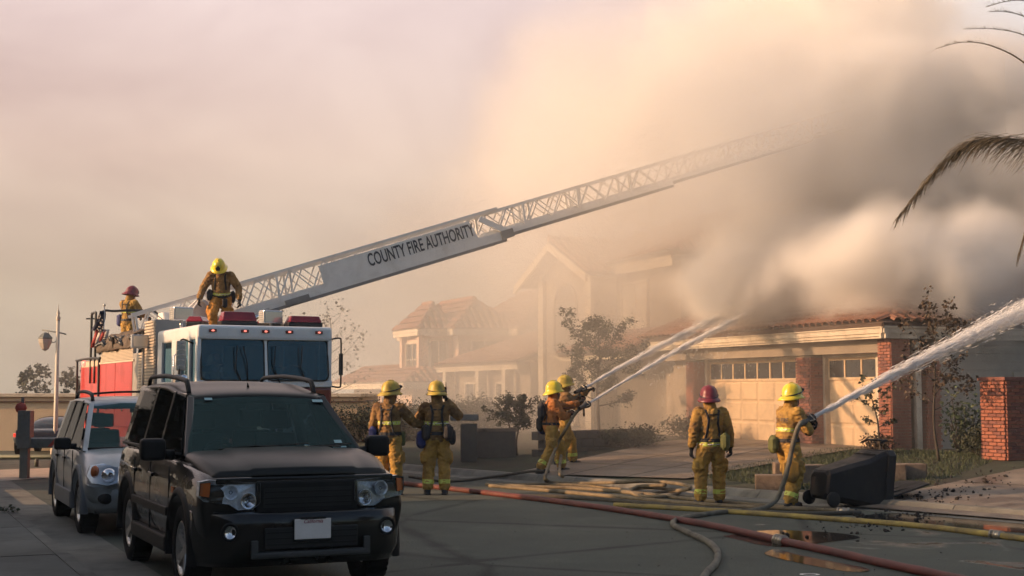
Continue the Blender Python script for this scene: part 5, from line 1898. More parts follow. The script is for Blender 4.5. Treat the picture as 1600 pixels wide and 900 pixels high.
# ================================================================== silver SUV behind it
C2 = thing('parked_car', 'silver compact SUV with black roof rails, parked behind the black off-roader', 'car', (-4.97, 18.2, 0), R(180 + 24.5))
S_ = [sec(-1.98, .42, .70, .78, .90, .74, 1.02, 1.03), sec(-1.93, .36, .78, .84, .96, .78, 1.05, 1.05), sec(-1.6, .32, .80, .865, .99, .80, 1.05, 1.05),
      sec(-.5, .30, .82, .868, .97, .80, 1.03, 1.03), sec(.6, .30, .82, .868, .94, .80, 1.00, 1.02), sec(1.05, .30, .82, .868, .91, .76, .99, 1.04),
      sec(1.45, .32, .82, .862, .87, .70, .95, 1.00), sec(1.75, .34, .80, .85, .80, .64, .88, .92), sec(1.92, .38, .76, .82, .68, .60, .76, .80), sec(2.0, .44, .66, .74, .60, .50, .64, .68)]
bm_ = loft(S_, 2)
cc = []
for y in (-1.24, 1.24):
    me_ = MB().lathe([(0, -1.2), (.395, -1.2), (.395, 1.2), (0, 1.2)], n=32, mat=Matrix.Translation((0, y, .36)) @ Matrix.Rotation(R(90), 4, 'Y')).mesh('c')
    b = bmesh.new(); b.from_mesh(me_); bmesh.ops.remove_doubles(b, verts=b.verts, dist=1e-5); bmesh.ops.recalc_face_normals(b, faces=b.faces); b.to_mesh(me_); b.free()
    cc.append(me_)
bm_ = cut(bm_, cc)
for p_ in bm_.polygons:
    p_.use_smooth = True
b2 = link('body', bm_, MATS['paint_silver'], C2)
MB().box((0, 0, .52), (1.46, 3.6, .5)).build('underbody', MATS['rubber_black'], C2)
for sd in (-1, 1):
    for y in (-1.24, 1.24):
        arch_flare(C2, sd * .852, y, .405, sd, MATS['paint_greyplastic'], z=.35)
        wheel(C2, sd * .745, y, .345, .22, sd, 5, .225)
    MB().box((sd * .862, 0, .38), (.07, 1.62, .20)).build('sill', MATS['paint_greyplastic'], C2, bevel=.02)
    for y in (.78, -.06, -.86):
        MB().box((sd * .868, y, .72), (.012, .010, .52)).build('shut_line', MATS['rubber_black'], b2)
    for y in (.06, -.76):
        MB().box((sd * .885, y, .86), (.03, .16, .03)).build('door_handle', MATS['plastic_black'], C2, bevel=.01)
    mi = MB().box((0, 0, 0), (.20, .12, .15)).build('mirror', MATS['plastic_black'], C2, loc=(sd * .985, .72, 1.06), bevel=.045, seg=4)
    MB().tube([(sd * .82, .74, 1.02), (sd * .92, .72, 1.03)], [.04, .035], n=8).build('stalk', MATS['plastic_black'], C2)
    # headlamp
    P = [(.44, .80), (.46, .66), (.62, .615), (.79, .64), (.83, .72), (.785, .835), (.65, .86)]
    def y3(x, z):
        return 2.150 - max(0, x - .35) ** 2 * .95 - max(0, z - .60) * .75
    fr = [(sd * x, y3(x, z), z) for x, z in P]
    v = [(sd * .6, y3(.6, .73) + .03, .73)] + fr
    nP = len(P)
    hl = MB().add([(a, b - .10, c) for a, b, c in v], [(0, i + 1, (i + 1) % nP + 1) for i in range(nP)]).add(fr + [(a, b - .1, c) for a, b, c in fr], [(i, (i + 1) % nP, nP + (i + 1) % nP, nP + i) for i in range(nP)]).build('headlight', MATS['lamp_silver'], C2)
    MB().add(v, [(0, i + 1, (i + 1) % nP + 1) for i in range(nP)], True).build('lens', MATS['lens'], hl)
    MB().ball((sd * .60, y3(.6, .72) - .03, .725), (.085, .05, .085), 16, 8).build('reflector', MATS['chrome'], hl)
    MB().ball((sd * .745, y3(.74, .75) - .02, .765), (.05, .055, .075), 12, 8).build('indicator_lens', MATS['lamp_amber'], hl)
# lower bumper, dark
m = MB(); rows = []
for z, off in ((.60, -.02), (.56, .02), (.46, .03), (.36, .01), (.28, -.06)):
    row = []
    for x in (-.86, -.84, -.78, -.66, -.4, 0, .4, .66, .78, .84, .86):
        a = abs(x)
        row.append((x, 2.03 - (max(0, a - .4) / .46) ** 2.2 * .40 + off, z))
    rows.append(row)
m.sheet(rows)
bq_ = m.build('bumper', MATS['paint_silver'], C2)
sm_ = bq_.modifiers.new('s', 'SOLIDIFY'); sm_.thickness = .03
MB().box((0, 2.055, .45), (.8, .03, .15)).build('lower_grille', MATS['rubber_black'], C2, bevel=.02)
MB().box((0, 1.97, .70), (.7, .05, .10)).build('grille', MATS['rubber_black'], C2, bevel=.02)
for sd in (-1, 1):
    MB().ball((sd * .62, 1.945, .46), (.10, .05, .07), 14, 8).build('fog_light', MATS['rubber_black'], C2)
roof_secs = []
for y, z, w_ in ((.30, 1.53, .56), (.22, 1.575, .60), (0, 1.61, .62), (-.5, 1.635, .63), (-1.2, 1.625, .62), (-1.65, 1.595, .60), (-1.78, 1.56, .57)):
    roof_secs.append((y, [(0, z - .06), (w_ - .06, z - .075), (w_ + .03, z - .07), (w_ + .018, z - .03), (w_ - .06, z), (0, z + .02)]))
link('roof', loft(roof_secs, 2), MATS['paint_silver'], C2)
for sd in (-1, 1):
    def pil2(a, b, w1, w2, mt_='paint_silver'):
        a, b = Vector(a), Vector(b)
        t = Vector((0, 1, 0)); o = Vector((sd, 0, .3)).normalized()
        MB().hexa([a - t * w1 - o * .05, a + t * w1 - o * .05, a + t * w1 + o * .012, a - t * w1 + o * .012, b - t * w2 - o * .05, b + t * w2 - o * .05, b + t * w2 + o * .012, b - t * w2 + o * .012]).build('pillar', MATS[mt_], C2, bevel=.008)
    pil2((sd * .775, 1.02, .98), (sd * .60, .22, 1.56), .05, .035)
    pil2((sd * .79, -.06, 1.0), (sd * .625, -.14, 1.585), .045, .04, 'plastic_black')
    pil2((sd * .79, -.90, 1.0), (sd * .62, -.90, 1.585), .045, .05, 'plastic_black')
    pil2((sd * .775, -1.76, 1.0), (sd * .60, -1.62, 1.575), .16, .16)
    def sp2(y, k):
        return (sd * (.802 - .178 * k), y, 1.0 + .575 * k)
    for (ya, yb, yc, yd) in ((.90, -.02, -.10, .22), (-.10, -.86, -.86, -.18), (-.94, -1.62, -1.48, -.94)):
        quad_pane(C2, 'side_window', MATS['car_glass_dark'], [sp2(ya, .02), sp2(yb, .02), sp2(yc, .97), sp2(yd, .97)], .005, Vector((sd, 0, .3)).normalized())
    MB().tube([(sd * .815, .98, 1.0), (sd * .81, -1.7, 1.0)], .013, n=6).build('belt_trim', MATS['plastic_black'], C2)
    rail(C2, [(sd * .55, .10, 1.58), (sd * .55, .02, 1.645), (sd * .55, -.12, 1.675), (sd * .55, -.7, 1.70), (sd * .55, -1.3, 1.69), (sd * .55, -1.46, 1.65), (sd * .55, -1.52, 1.59)], .022, MATS['plastic_black'], flat=1.2)
rail(C2, [(-.55, -.1, 1.67), (-.2, -.12, 1.695), (.2, -.12, 1.695), (.55, -.1, 1.67)], .014, MATS['plastic_black'], 'cross_bar')
rows = []
for k in (0, .33, .66, 1):
    rows.append([(x * (.745 - .165 * k), 1.08 - .80 * k - .08 * x * x, 1.005 + .55 * k) for x in (-1, -.6, -.2, .2, .6, 1)])
MB().sheet(rows, flip=True).build('windscreen', MATS['car_glass'], C2)
MB().tube([(-.74, 1.0, 1.0), (-.3, 1.08, 1.01), (.3, 1.08, 1.01), (.74, 1.0, 1.0)], .015, n=6).build('screen_trim', MATS['plastic_black'], C2)
MB().box((0, .74, .96), (1.4, .42, .1)).build('dashboard', MATS['interior'], C2, bevel=.04)
MB().box((0, .30, 1.46), (.22, .03, .06)).build('rear_view_mirror', MATS['interior'], C2, bevel=.02)
for x in (-.34, .34):
    seat(C2, x, 0, .58)
    seat(C2, x, -.8, .58)
MB().box((-.0, 1.94, .565), (.30, .01, .15)).build('licence_plate', MATS['plate_white'], C2, bevel=.01)

# ================================================================== car parked far left, only its tail in the picture
c3 = gp(-8, 722)
C3 = thing('parked_car', 'silver saloon behind the barrier, only its tail reaching into the left edge', 'car', (c3.x - 2.9, c3.y + 1.5, 0), R(90 + 8))
secs = []
for y, zb, w_, zs, zc in ((-2.2, .45, .72, .80, .88), (-2.12, .35, .84, .88, .97), (-1.5, .28, .87, .90, 1.0), (0, .26, .88, .88, .95), (1.4, .28, .87, .84, .92), (2.1, .36, .80, .66, .74), (2.2, .45, .66, .60, .62)):
    secs.append((y, [(0, zb), (w_ * .93, zb), (w_, zb + .15), (w_, zs - .1), (w_ - .06, zs), (w_ - .2, zc - .02), (0, zc)]))
bs = link('body', loft(secs, 2), MATS['paint_silver'], C3)
secs = []
for y, w_, z in ((-1.5, .66, .97), (-1.3, .62, 1.15), (-.8, .56, 1.38), (-.2, .56, 1.42), (.3, .56, 1.38), (.8, .62, 1.15), (1.1, .66, .95)):
    secs.append((y, [(0, .80), (w_ + .08, .82), (w_, z), (0, z + .02)]))
link('cabin', loft(secs, 2), MATS['car_glass_dark'] if False else MATS['pane_dark'], C3)
for sd in (-1, 1):
    for y in (-1.35, 1.35):
        wheel(C3, sd * .80, y, .32, .2, sd, 5, .2)
    MB().box((sd * .62, -2.165, .74), (.28, .05, .13)).build('tail_light', MATS['sign_red'], C3, bevel=.02)
# second distant car: red tail lamp seen under the barrier arm
c4 = gp(50, 716)
C4 = thing('parked_car', 'small dark car low behind the barrier arm with a red tail light', 'car', (c4.x - .35, c4.y + 2.9, 0), R(180 + 8))
C4.rotation_euler = (0, 0, R(8))
secs = []
for y, zb, w_, zs, zc in ((-2.0, .40, .66, .62, .68), (-1.95, .30, .78, .66, .72), (-1.2, .22, .80, .68, .74), (0, .22, .80, .66, .70), (1.3, .24, .80, .62, .66), (1.9, .3, .7, .5, .55)):
    secs.append((y, [(0, zb), (w_ * .93, zb), (w_, zb + .12), (w_, zs - .1), (w_ - .06, zs), (w_ - .2, zc - .02), (0, zc)]))
link('body', loft(secs, 2), mat('paint_slate', (.07, .085, .10), .35, var=.1, coat=.3), C4)
secs = []
for y, w_, z in ((-1.1, .6, .72), (-.7, .54, .98), (0, .54, 1.04), (.4, .56, .98), (.8, .6, .70)):
    secs.append((y, [(0, .55), (w_ + .08, .56), (w_, z), (0, z + .02)]))
link('cabin', loft(secs, 2), MATS['pane_dark'], C4)
for sd in (-1, 1):
    for y in (-1.25, 1.25):
        wheel(C4, sd * .72, y, .29, .18, sd, 5, .18)
    tl = MB().box((sd * .62, -1.985, .56), (.22, .05, .10)).build('tail_light', mat('tail_red', (.6, .03, .02), .2, emit=((1, .08, .04), .8)), C4, bevel=.02)
# ================================================================== fire engine
mat('truck_white', (0.78, 0.80, 0.80), 0.3, var=.04, coat=.4, dirt=(.66, .66, .62), ds=1.5, dl=(.5, .8), rvar=.2)
mat('truck_red', (0.50, 0.022, 0.014), 0.3, var=.08, coat=.4, dirt=(.30, .03, .02), ds=1.5, dl=(.5, .8), rvar=.2)
mat('truck_maroon', (0.15, 0.018, 0.016), 0.3, var=.08, coat=.4, dirt=(.11, .02, .018), ds=1.5, dl=(.5, .8))
mat('tread_plate', (0.42, 0.40, 0.37), 0.4, metal=.7, var=.12, vs=14, bump=.3, bs=50)
mat('shutter_alu', (0.62, 0.52, 0.40), 0.45, metal=.15, var=.06)
mat('truck_grey', (0.30, 0.29, 0.27), 0.5, var=.08)
mat('rail_black', (0.015, 0.015, 0.016), 0.4)
mat('bar_red', (0.22, 0.010, 0.015), 0.15, coat=.5, var=.2, vs=5)
mat('ladder_white', (0.80, 0.77, 0.72), 0.45, var=.04, dirt=(.64, .60, .54), ds=1.5, dl=(.5, .75))
mat('ladder_grey', (0.27, 0.25, 0.23), 0.5, var=.08)
mat('lamp_lit', (0.8, 0.25, 0.2), 0.3, emit=((1.0, .25, .18), 1.2))
mat('lamp_box', (0.55, 0.56, 0.56), 0.25, metal=.6, var=.08)
mat('lamp_face', (0.62, 0.58, 0.50), 0.15, metal=.4, var=.05)
mat('blanket', (0.10, 0.075, 0.055), 0.9, var=.4, vs=10, bump=.8, bs=14)

TA = R(27)
TF = Vector((math.sin(TA), -math.cos(TA), 0))      # truck forward
TX = Vector((math.cos(TA), math.sin(TA), 0))       # picture right
T0 = Vector((-4.40, 24.67, 0))
TR = thing('fire_engine', 'large red and white ladder fire engine with twin windscreen, facing down the street', 'fire engine', T0, R(180 + 27))


# local: +y forward, +x = picture LEFT (after the 207 degree turn), so picture-left side is x=+1.25 ... keep helper
def tl(L, s, z):
    """local point: L metres behind the front, s metres to picture right of the centreline"""
    return Vector((-s, -L, z))


def Lpx(px, s=-1.25):
    """distance behind the front where pixel column px meets the plane s"""
    u = (px - 800) / FPX
    bx, by = T0.x + TX.x * s, T0.y + TX.y * s
    return (bx - by * u) / (-TF.x * -1 * -1 * -1 + 0) if False else (bx - by * u) / (TF.x - TF.y * u)


def zpy(py, L, s):
    Y = (T0 + TX * s - TF * L).y
    return pt(800, py, Y).z


# check orientation: rotation by 207 deg maps local x to (-cos27, -sin27) = -TX, local y to TF
CW, CL_, CZ = 1.25, 3.12, 2.77
ZS = 1.78        # colour split
# cab shell: lower part and upper part with window openings left as frames
m = MB()
low = MB().box((0, -CL_ / 2 - .02, (ZS + .45) / 2), (2.5, CL_, ZS - .45)).build('cab_lower', MATS['truck_maroon'], TR, bevel=.05, seg=3)
top = MB()
top.box((0, -CL_ / 2, CZ - .02), (2.5, CL_, .26))
tp = top.build('cab_roof', MATS['truck_white'], TR, bevel=.075, seg=5)
MB().box((0, -.03, ZS + .06), (2.49, .08, .12)).build('white_band', MATS['truck_white'], TR, bevel=.02)
MB().box((0, -CL_ + .06, 2.3), (2.46, .10, .9)).build('cab_back', MATS['truck_white'], TR)
for sd in (-1, 1):
    # corner posts
    MB().box((sd * 1.205, -.10, 2.25), (.075, .15, .95)).build('pillar', MATS['truck_white'], TR, bevel=.02)
    MB().box((sd * 1.215, -.62, 2.25), (.06, .09, .95)).build('pillar', MATS['truck_white'], TR, bevel=.01)
    MB().box((sd * 1.215, -1.62, 2.25), (.06, .62, .95)).build('side_panel', MATS['truck_white'], TR, bevel=.01)
    MB().box((sd * 1.215, -2.92, 2.25), (.06, .36, .95)).build('side_panel', MATS['truck_white'], TR, bevel=.01)
    MB().box((sd * 1.215, -CL_ / 2, 1.82), (.055, CL_ - .1, .12)).build('side_band', MATS['truck_white'], TR)
    for (ya, yb) in ((-.13, -.57), (-.67, -1.30), (-1.95, -2.72)):
        MB().box((sd * 1.20, (ya + yb) / 2, 2.25), (.012, ya - yb, .80)).build('side_window', MATS['cab_glass'], TR)
    # white vertical grab bars and door lines
    MB().box((sd * 1.254, -1.34, 1.5), (.012, .014, 1.9)).build('door_line', MATS['rubber_black'], TR)
    MB().box((sd * 1.254, -.62, 1.3), (.012, .014, 1.0)).build('door_line', MATS['rubber_black'], TR)
    MB().tube([(sd * 1.26, -1.42, 1.3), (sd * 1.32, -1.42, 1.35), (sd * 1.32, -1.42, 2.35), (sd * 1.26, -1.42, 2.4)], .018, n=6).build('grab_bar', MATS['chrome'], TR)
    wheel(TR, sd * 1.06, -1.55 + .25, .52, .34, sd, 8, .30)
    wheel(TR, sd * 1.06, -8.9, .52, .34, sd, 8, .30)
# twin windscreen with rounded black seal
for (xa, xb) in ((-1.17, -.03), (.03, 1.17)):
    za, zb = 1.90, 2.64
    c = .10
    P = []
    for (cx, cz, a0) in ((xb - c, zb - c, 0), (xa + c, zb - c, 90), (xa + c, za + c, 180), (xb - c, za + c, 270)):
        for i in range(5):
            a = R(a0 + 22.5 * i)
            zq = cz + math.sin(a) * c
            P.append((cx + math.cos(a) * c, 0.030 - (zq - 1.8) * .13, zq))
    wsx = MB().prism(P, (0, -.012, 0)).build('windscreen', MATS['cab_glass'], TR)
    MB().tube(P + [P[0]], .016, n=6, caps=False).build('seal', MATS['rubber_black'], wsx)
MB().hexa([(-.025, .0, 1.87), (.025, .0, 1.87), (.025, .045, 1.87), (-.025, .045, 1.87), (-.025, -.12, 2.66), (.025, -.12, 2.66), (.025, -.07, 2.66), (-.025, -.07, 2.66)]).build('divider', MATS['truck_white'], TR, bevel=.008)
MB().box((0, -.06, 2.685), (2.36, .10, .10)).build('header', MATS['truck_white'], TR)
# wipers
for x in (-.25, .45, -.75):
    MB().tube([(x, .03, 1.86), (x + .12, .045, 2.12), (x + .10, .05, 2.52)], .012, n=5).build('wiper', MATS['rubber_black'], TR)
MB().tube([(.34, .035, 1.90), (.36, .045, 2.2), (.44, .05, 2.50)], .010, n=5).build('wiper', MATS['rubber_black'], TR)
# marker lamps
for x in (-.98, -.42, 0.02, .40, .98):
    lb = MB().box((x, .012, 2.775), (.14, .03, .055)).build('marker_lamp', MATS['truck_maroon'], TR, bevel=.01)
    MB().ball((x, .03, 2.775), (.03, .015, .018), 8, 5).build('bulb', MATS['lamp_lit'], lb)
# badge plate, grille
MB().box((-.98, .008, 1.55), (.28, .012, .13)).build('badge', MATS['tread_plate'], TR, bevel=.004)
MB().box((0, .01, 1.15), (1.3, .05, .55)).build('grille', MATS['chrome'], TR, bevel=.02)
MB().box((0, .25, .62), (2.4, .5, .34)).build('bumper', MATS['chrome'], TR, bevel=.04)
for sd in (-1, 1):
    MB().box((sd * .95, .02, 1.15), (.36, .05, .30)).build('headlight', MATS['lamp_silver'], TR, bevel=.02)
# mirrors: looped arm at picture right, chrome head at picture left
MB().tube(catmull([(-1.24, -.05, 2.66), (-1.38, .0, 2.68), (-1.41, .0, 2.6), (-1.41, 0, 2.2), (-1.41, 0, 1.85), (-1.38, 0, 1.78), (-1.24, -.04, 1.80)], 4), .016, n=6).build('mirror_arm', MATS['rail_black'], TR)
MB().box((-1.41, .0, 2.2), (.03, .16, .40)).build('mirror', MATS['rail_black'], TR, bevel=.01)
MB().tube(catmull([(1.24, -.3, 2.55), (1.50, -.15, 2.60), (1.52, -.12, 2.2), (1.50, -.12, 1.9), (1.25, -.3, 1.85)], 4), .016, n=6).build('mirror_arm', MATS['rail_black'], TR)
mr = MB().box((1.50, -.13, 2.33), (.17, .06, .52)).build('mirror', MATS['tread_plate'], TR, bevel=.02)
for i in range(5):
    MB().tube([(1.43, -.098, 2.14 + i * .09), (1.50, -.096, 2.18 + i * .09), (1.57, -.098, 2.14 + i * .09)], .006, n=4).build('ridge', MATS['chrome'], mr)
MB().ball((1.46, -.02, 1.93), (.075, .045, .075), 14, 8).build('horn', MATS['chrome'], TR)
MB().box((1.58, -.06, 1.92), (.10, .16, .16)).build('horn_body', MATS['tread_plate'], TR, bevel=.02)
# cab interior: seats, steering wheel, passenger figure is a person of its own
MB().box((0, -.35, 1.82), (2.2, .5, .18)).build('dashboard', MATS['interior'], TR, bevel=.04)
MB().lathe([(.20, 0), (.22, .018), (.24, 0), (.22, -.018), (.20, 0)], n=24, mat=Matrix.Translation((-.72, -.62, 2.02)) @ Matrix.Rotation(R(-50), 4, 'X')).build('steering_wheel', MATS['interior'], TR)
for x in (-.72, .72):
    seat(TR, x, -1.25, 1.35)
MB().box((-.25, -2.9, 2.25), (.5, .03, .7)).build('rear_window', mat('window_pale', (.35, .40, .34), .5), TR)
# light bars
def lightbar(L, s0, s1, z, ang=0, h_=.15, d=.34):
    c = tl(L, (s0 + s1) / 2, z)
    w_ = abs(s1 - s0)
    b = MB().box((0, 0, 0), (w_, d * .85, .09)).build('light_bar', MATS['rail_black'], TR, loc=(c.x, c.y, z + .05), rz=ang, bevel=.02)
    q = MB().hexa([(-w_ / 2 + .02, -d / 2, .045), (w_ / 2 - .02, -d / 2, .045), (w_ / 2 - .02, d / 2, .045), (-w_ / 2 + .02, d / 2, .045), (-w_ / 2 + .06, -d / 2 + .06, .045 + h_), (w_ / 2 - .06, -d / 2 + .06, .045 + h_), (w_ / 2 - .06, d / 2 - .06, .045 + h_), (-w_ / 2 + .06, d / 2 - .06, .045 + h_)])
    me = beveled(q.mesh('dome'), .02, 2)
    link('dome', me, MATS['bar_red'], b)
    return b


RTZ = CZ + .11
lightbar(.55, -.72, -.06 + .02, RTZ, 0, .17)
lightbar(.50, .52, 1.18, RTZ, 0, .12)
lightbar(.95, .10, .60, RTZ - .01, R(-35), .07)
lightbar(.95, -1.22, -.80, RTZ - .01, R(55), .10)
# roof flood lamps
for (L, s, hh, nm) in ((.75, .30, .24, 1), (1.9, -1.08, .25, 2)):
    c = tl(L, s, RTZ)
    fl = MB().box((0, 0, .20), (.40, .20, hh)).build('flood_lamp', MATS['lamp_box'], TR, loc=(c.x, c.y, RTZ + (.0 if nm == 1 else .08)), rz=R(12), bevel=.02)
    MB().box((0, .104, .20), (.34, .01, hh - .06)).build('lens', MATS['lamp_face'], fl)
    for i in range(5):
        MB().box((0, -.02, .12 + i * .04), (.41, .17, .008)).build('fin', MATS['tread_plate'], fl)
    MB().cyl((0, 0, -.12), (0, 0, .09), .03, n=8).build('stand', MATS['lamp_box'], fl)
# corrugated box behind the cab
def corr_box(L0, L1, s0, s1, z0, z1, mtA, mtB, nm='equipment_box', n=None, fold=False):
    c = tl((L0 + L1) / 2, (s0 + s1) / 2, 0)
    b = MB().box((c.x, c.y, (z0 + z1) / 2), (abs(s1 - s0), L1 - L0, z1 - z0)).build(nm, mtB, TR, bevel=.015)
    n = n or int((z1 - z0) / .06)
    for i in range(n):
        z = z0 + (i + .5) * (z1 - z0) / n
        MB().box((-s0 + .012, c.y, z), (.03, L1 - L0 - .03, (z1 - z0) / n * .62)).build('slat', mtA, b)
    return b


L0, L1 = Lpx(244), Lpx(228)
corr_box(L0 + .05, L1 + .05, -1.25, -.55, 1.3, 3.12, MATS['shutter_alu'], MATS['truck_grey'])
corr_box(L1 + .10, L1 + .6, -1.25, -.3, 1.0, 2.5, MATS['shutter_alu'], MATS['truck_grey'])
# body: rear compartments
La, Lb, Lc, Ld = Lpx(225), Lpx(208), Lpx(158), Lpx(124)
zt = zpy(566, (Lb + Lc) / 2, -1.25)
bd = MB().box((0, -(CL_ + .15 + Ld) / 2, 1.0), (2.40, Ld - CL_ - .15, 1.0)).build('body', MATS['truck_red'], TR, bevel=.03)
MB().box((0, -(CL_ + .2 + Lc) / 2, 1.85), (2.2, Lc - CL_ - .2, .8)).build('hose_bed_side', MATS['truck_grey'], TR, bevel=.02)
lm = (Lb + Lc) / 2
for (a, b) in ((Lb, lm - .01), (lm + .01, Lc)):
    d_ = MB().box((1.235, -(a + b) / 2, (zt + .95) / 2), (.05, b - a - .02, zt - .95)).build('locker_door', MATS['truck_red'], TR, bevel=.012)
    MB().box((1.27, -(a + b) / 2, 1.3), (.03, .12, .04)).build('handle', MATS['chrome'], d_, bevel=.006)
# shutter panel above the doors
z2 = zpy(545, lm, -1.25)
sp_ = MB().box((1.20, -lm, (zt + z2) / 2 + .02), (.05, Lc - Lb, z2 - zt)).build('shutter', MATS['truck_grey'], TR)
for i in range(9):
    MB().box((1.235, -lm, zt + .05 + i * (z2 - zt - .02) / 9), (.03, Lc - Lb, (z2 - zt) / 9 * .62)).build('slat', MATS['shutter_alu'], sp_)
MB().box((1.24, -lm - .0, zt + .005), (.07, Lc - Lb + .35, .04)).build('ledge', MATS['shutter_alu'], TR)
# column between lockers and box
MB().box((1.20, -(La + Lb) / 2, 1.75), (.10, Lb - La, 1.5)).build('pump_panel', MATS['truck_grey'], TR, bevel=.01)
for i in range(3):
    MB().cyl((1.26, -(La + Lb) / 2 + (i - 1) * .22, 1.55), (1.31, -(La + Lb) / 2 + (i - 1) * .22, 1.55), .06, n=12).build('gauge', MATS['chrome'], TR)
# lower rear end
zr = zpy(578, Ld - .8, -1.25)
MB().box((0, -(Lc + Ld) / 2 - .05, (zr + .5) / 2 + .1), (2.38, Ld - Lc + .05, zr - .5)).build('rear_locker', MATS['truck_red'], TR, bevel=.03)
MB().box((.9, -(Lc + Ld) / 2, zr + .14), (.6, Ld - Lc - .3, .16)).build('rear_step', MATS['shutter_alu'], TR, bevel=.02)
rl = MB().ball((1.22, -Ld + .55, zr + .17), (.05, .16, .08), 12, 8).build('rear_lamp', MATS['lamp_lit'], TR)
# cover heaped on the hose bed
zc = zpy(531, lm, -1.1)
m = MB()
rnd = random.Random(4)
rows = []
for i in range(26):
    y = -(Lb + .1) - (Lc - Lb + .1) * i / 25
    row = []
    for k in range(15):
        a = math.pi * k / 14
        r_ = 1 + .22 * noise.noise(Vector((i * .45, k * .5, 0)))
        row.append((.62 + math.cos(a) * -.66 * r_, y, z2 - .04 + math.sin(a) * .44 * r_ + .05 * noise.noise(Vector((i * .9, k * .9, 4)))))
    rows.append(row)
m.sheet(rows)
bl_ = m.build('tarpaulin', MATS['blanket'], TR)
bl_.modifiers.new('s', 'SOLIDIFY').thickness = .03
m = MB()
for i in range(34):
    y = -(Lb + .1) - (Lc - Lb) * rnd.random()
    x = rnd.uniform(.9, 1.26)
    m.tube(catmull([(x, y, z2 + rnd.uniform(.0, .3)), (x + .1, y - .1, z2 + rnd.uniform(.1, .3)), (x + .05, y - .25, z2 + rnd.uniform(-.05, .2))], 4), rnd.uniform(.03, .055), n=7)
m.build('hose_bundle', MATS['rail_black'], TR, kind='stuff')
# scene lamp on its pole at the side
Lp = Lpx(217, -1.45)
zl0, zl1 = zpy(544, Lp, -1.45), zpy(523, Lp, -1.45)
sl_ = MB().box((1.42, -Lp, (zl0 + zl1) / 2), (.36, .16, zl1 - zl0)).build('scene_lamp', MATS['lamp_box'], TR, bevel=.015)
MB().box((1.42, -Lp + .085, (zl0 + zl1) / 2), (.30, .02, zl1 - zl0 - .07)).build('lens', MATS['lamp_face'], sl_)
MB().tube([(1.36, -Lp, 1.2), (1.36, -Lp, zl0)], .03, n=8).build('lamp_pole', MATS['shutter_alu'], TR)
# black tubular hoops
def hoop(L0, L1, s, z0, z1, r_=.025, parent=TR):
    P = catmull([tl(L0, s, z0), tl(L0, s, z1 - .15), tl(L0 + .08, s, z1), tl(L1 - .08, s, z1), tl(L1, s, z1 - .15), tl(L1, s, z0)], 5)
    return MB().tube(P, r_, n=8).build('hand_rail', MATS['rail_black'], parent)


Lh = Lpx(149, -1.2)
hoop(Lh, Lh + .55, -1.2, 1.9, zpy(489, Lh, -1.2), .03)
hoop(Lpx(158, -1.25) + .1, Ld + .1, -1.27, .9, zpy(563, Ld - .5, -1.27), .03)
P = catmull([tl(10.7, -.95, 2.6), tl(10.7, -.95, zpy(492, 10.7, -.9)), tl(10.7, -.6, zpy(486, 10.7, -.6)), tl(10.7, .15, zpy(486, 10.7, .1)), tl(10.7, .45, zpy(495, 10.7, .45)), tl(10.7, .5, 2.6)], 5)
MB().tube(P, .03, n=8).build('hand_rail', MATS['rail_black'], TR)
MB().tube([tl(10.7, -.95, zpy(498, 10.7, -.9)), tl(10.7, -1.3, zpy(498, 10.7, -1.3))], .02, n=6).build('hand_rail', MATS['rail_black'], TR)
# deck the crew stand on
MB().box((0, -(4.2 + Ld - .4) / 2, 2.42), (1.7, Ld - 4.6, .10)).build('deck', MATS['tread_plate'], TR)
MB().box(tuple(tl(5.1, .55, 2.62)), (1.0, 1.2, .36)).build('pedestal', MATS['tread_plate'], TR, bevel=.02)
# bell and flag staff
Lf = Lpx(162, -1.1)
zf1 = zpy(478, Lf, -1.1)
FLG = thing('flag', 'furled striped flag with blue field on a staff at the rear of the fire engine', 'flag', T0 + TX * -1.1 - TF * Lf)
MB().cyl((0, 0, 1.9), (0, 0, zf1), .014, n=6).build('pole', MATS['alloy'], FLG)
MB().ball((0, 0, zf1 + .02), .035, 8, 6).build('finial', MATS['lamp_face'], FLG)
mat('flag_blue', (.03, .035, .07), .8, var=.3); mat('flag_red', (.38, .05, .04), .8); mat('flag_white', (.6, .52, .45), .8)
zf0 = zpy(545, Lf, -1.1)


def cloth(z0, z1, w0, w1, ph, mt_, nm, depth=.0):
    rows = []
    for i in range(13):
        k = i / 12
        row = []
        for j in range(9):
            t = j / 8 - .5
            wd_ = w0 + (w1 - w0) * k
            row.append((-.04 + t * wd_ - .10 * k + .02 * math.sin(k * 5 + ph), .05 * math.sin(t * 16 + ph + k * 3) + depth, z1 + (z0 - z1) * k))
        rows.append(row)
    o = MB().sheet(rows).build(nm, mt_, FLG)
    o.modifiers.new('s', 'SOLIDIFY').thickness = .006
    return o


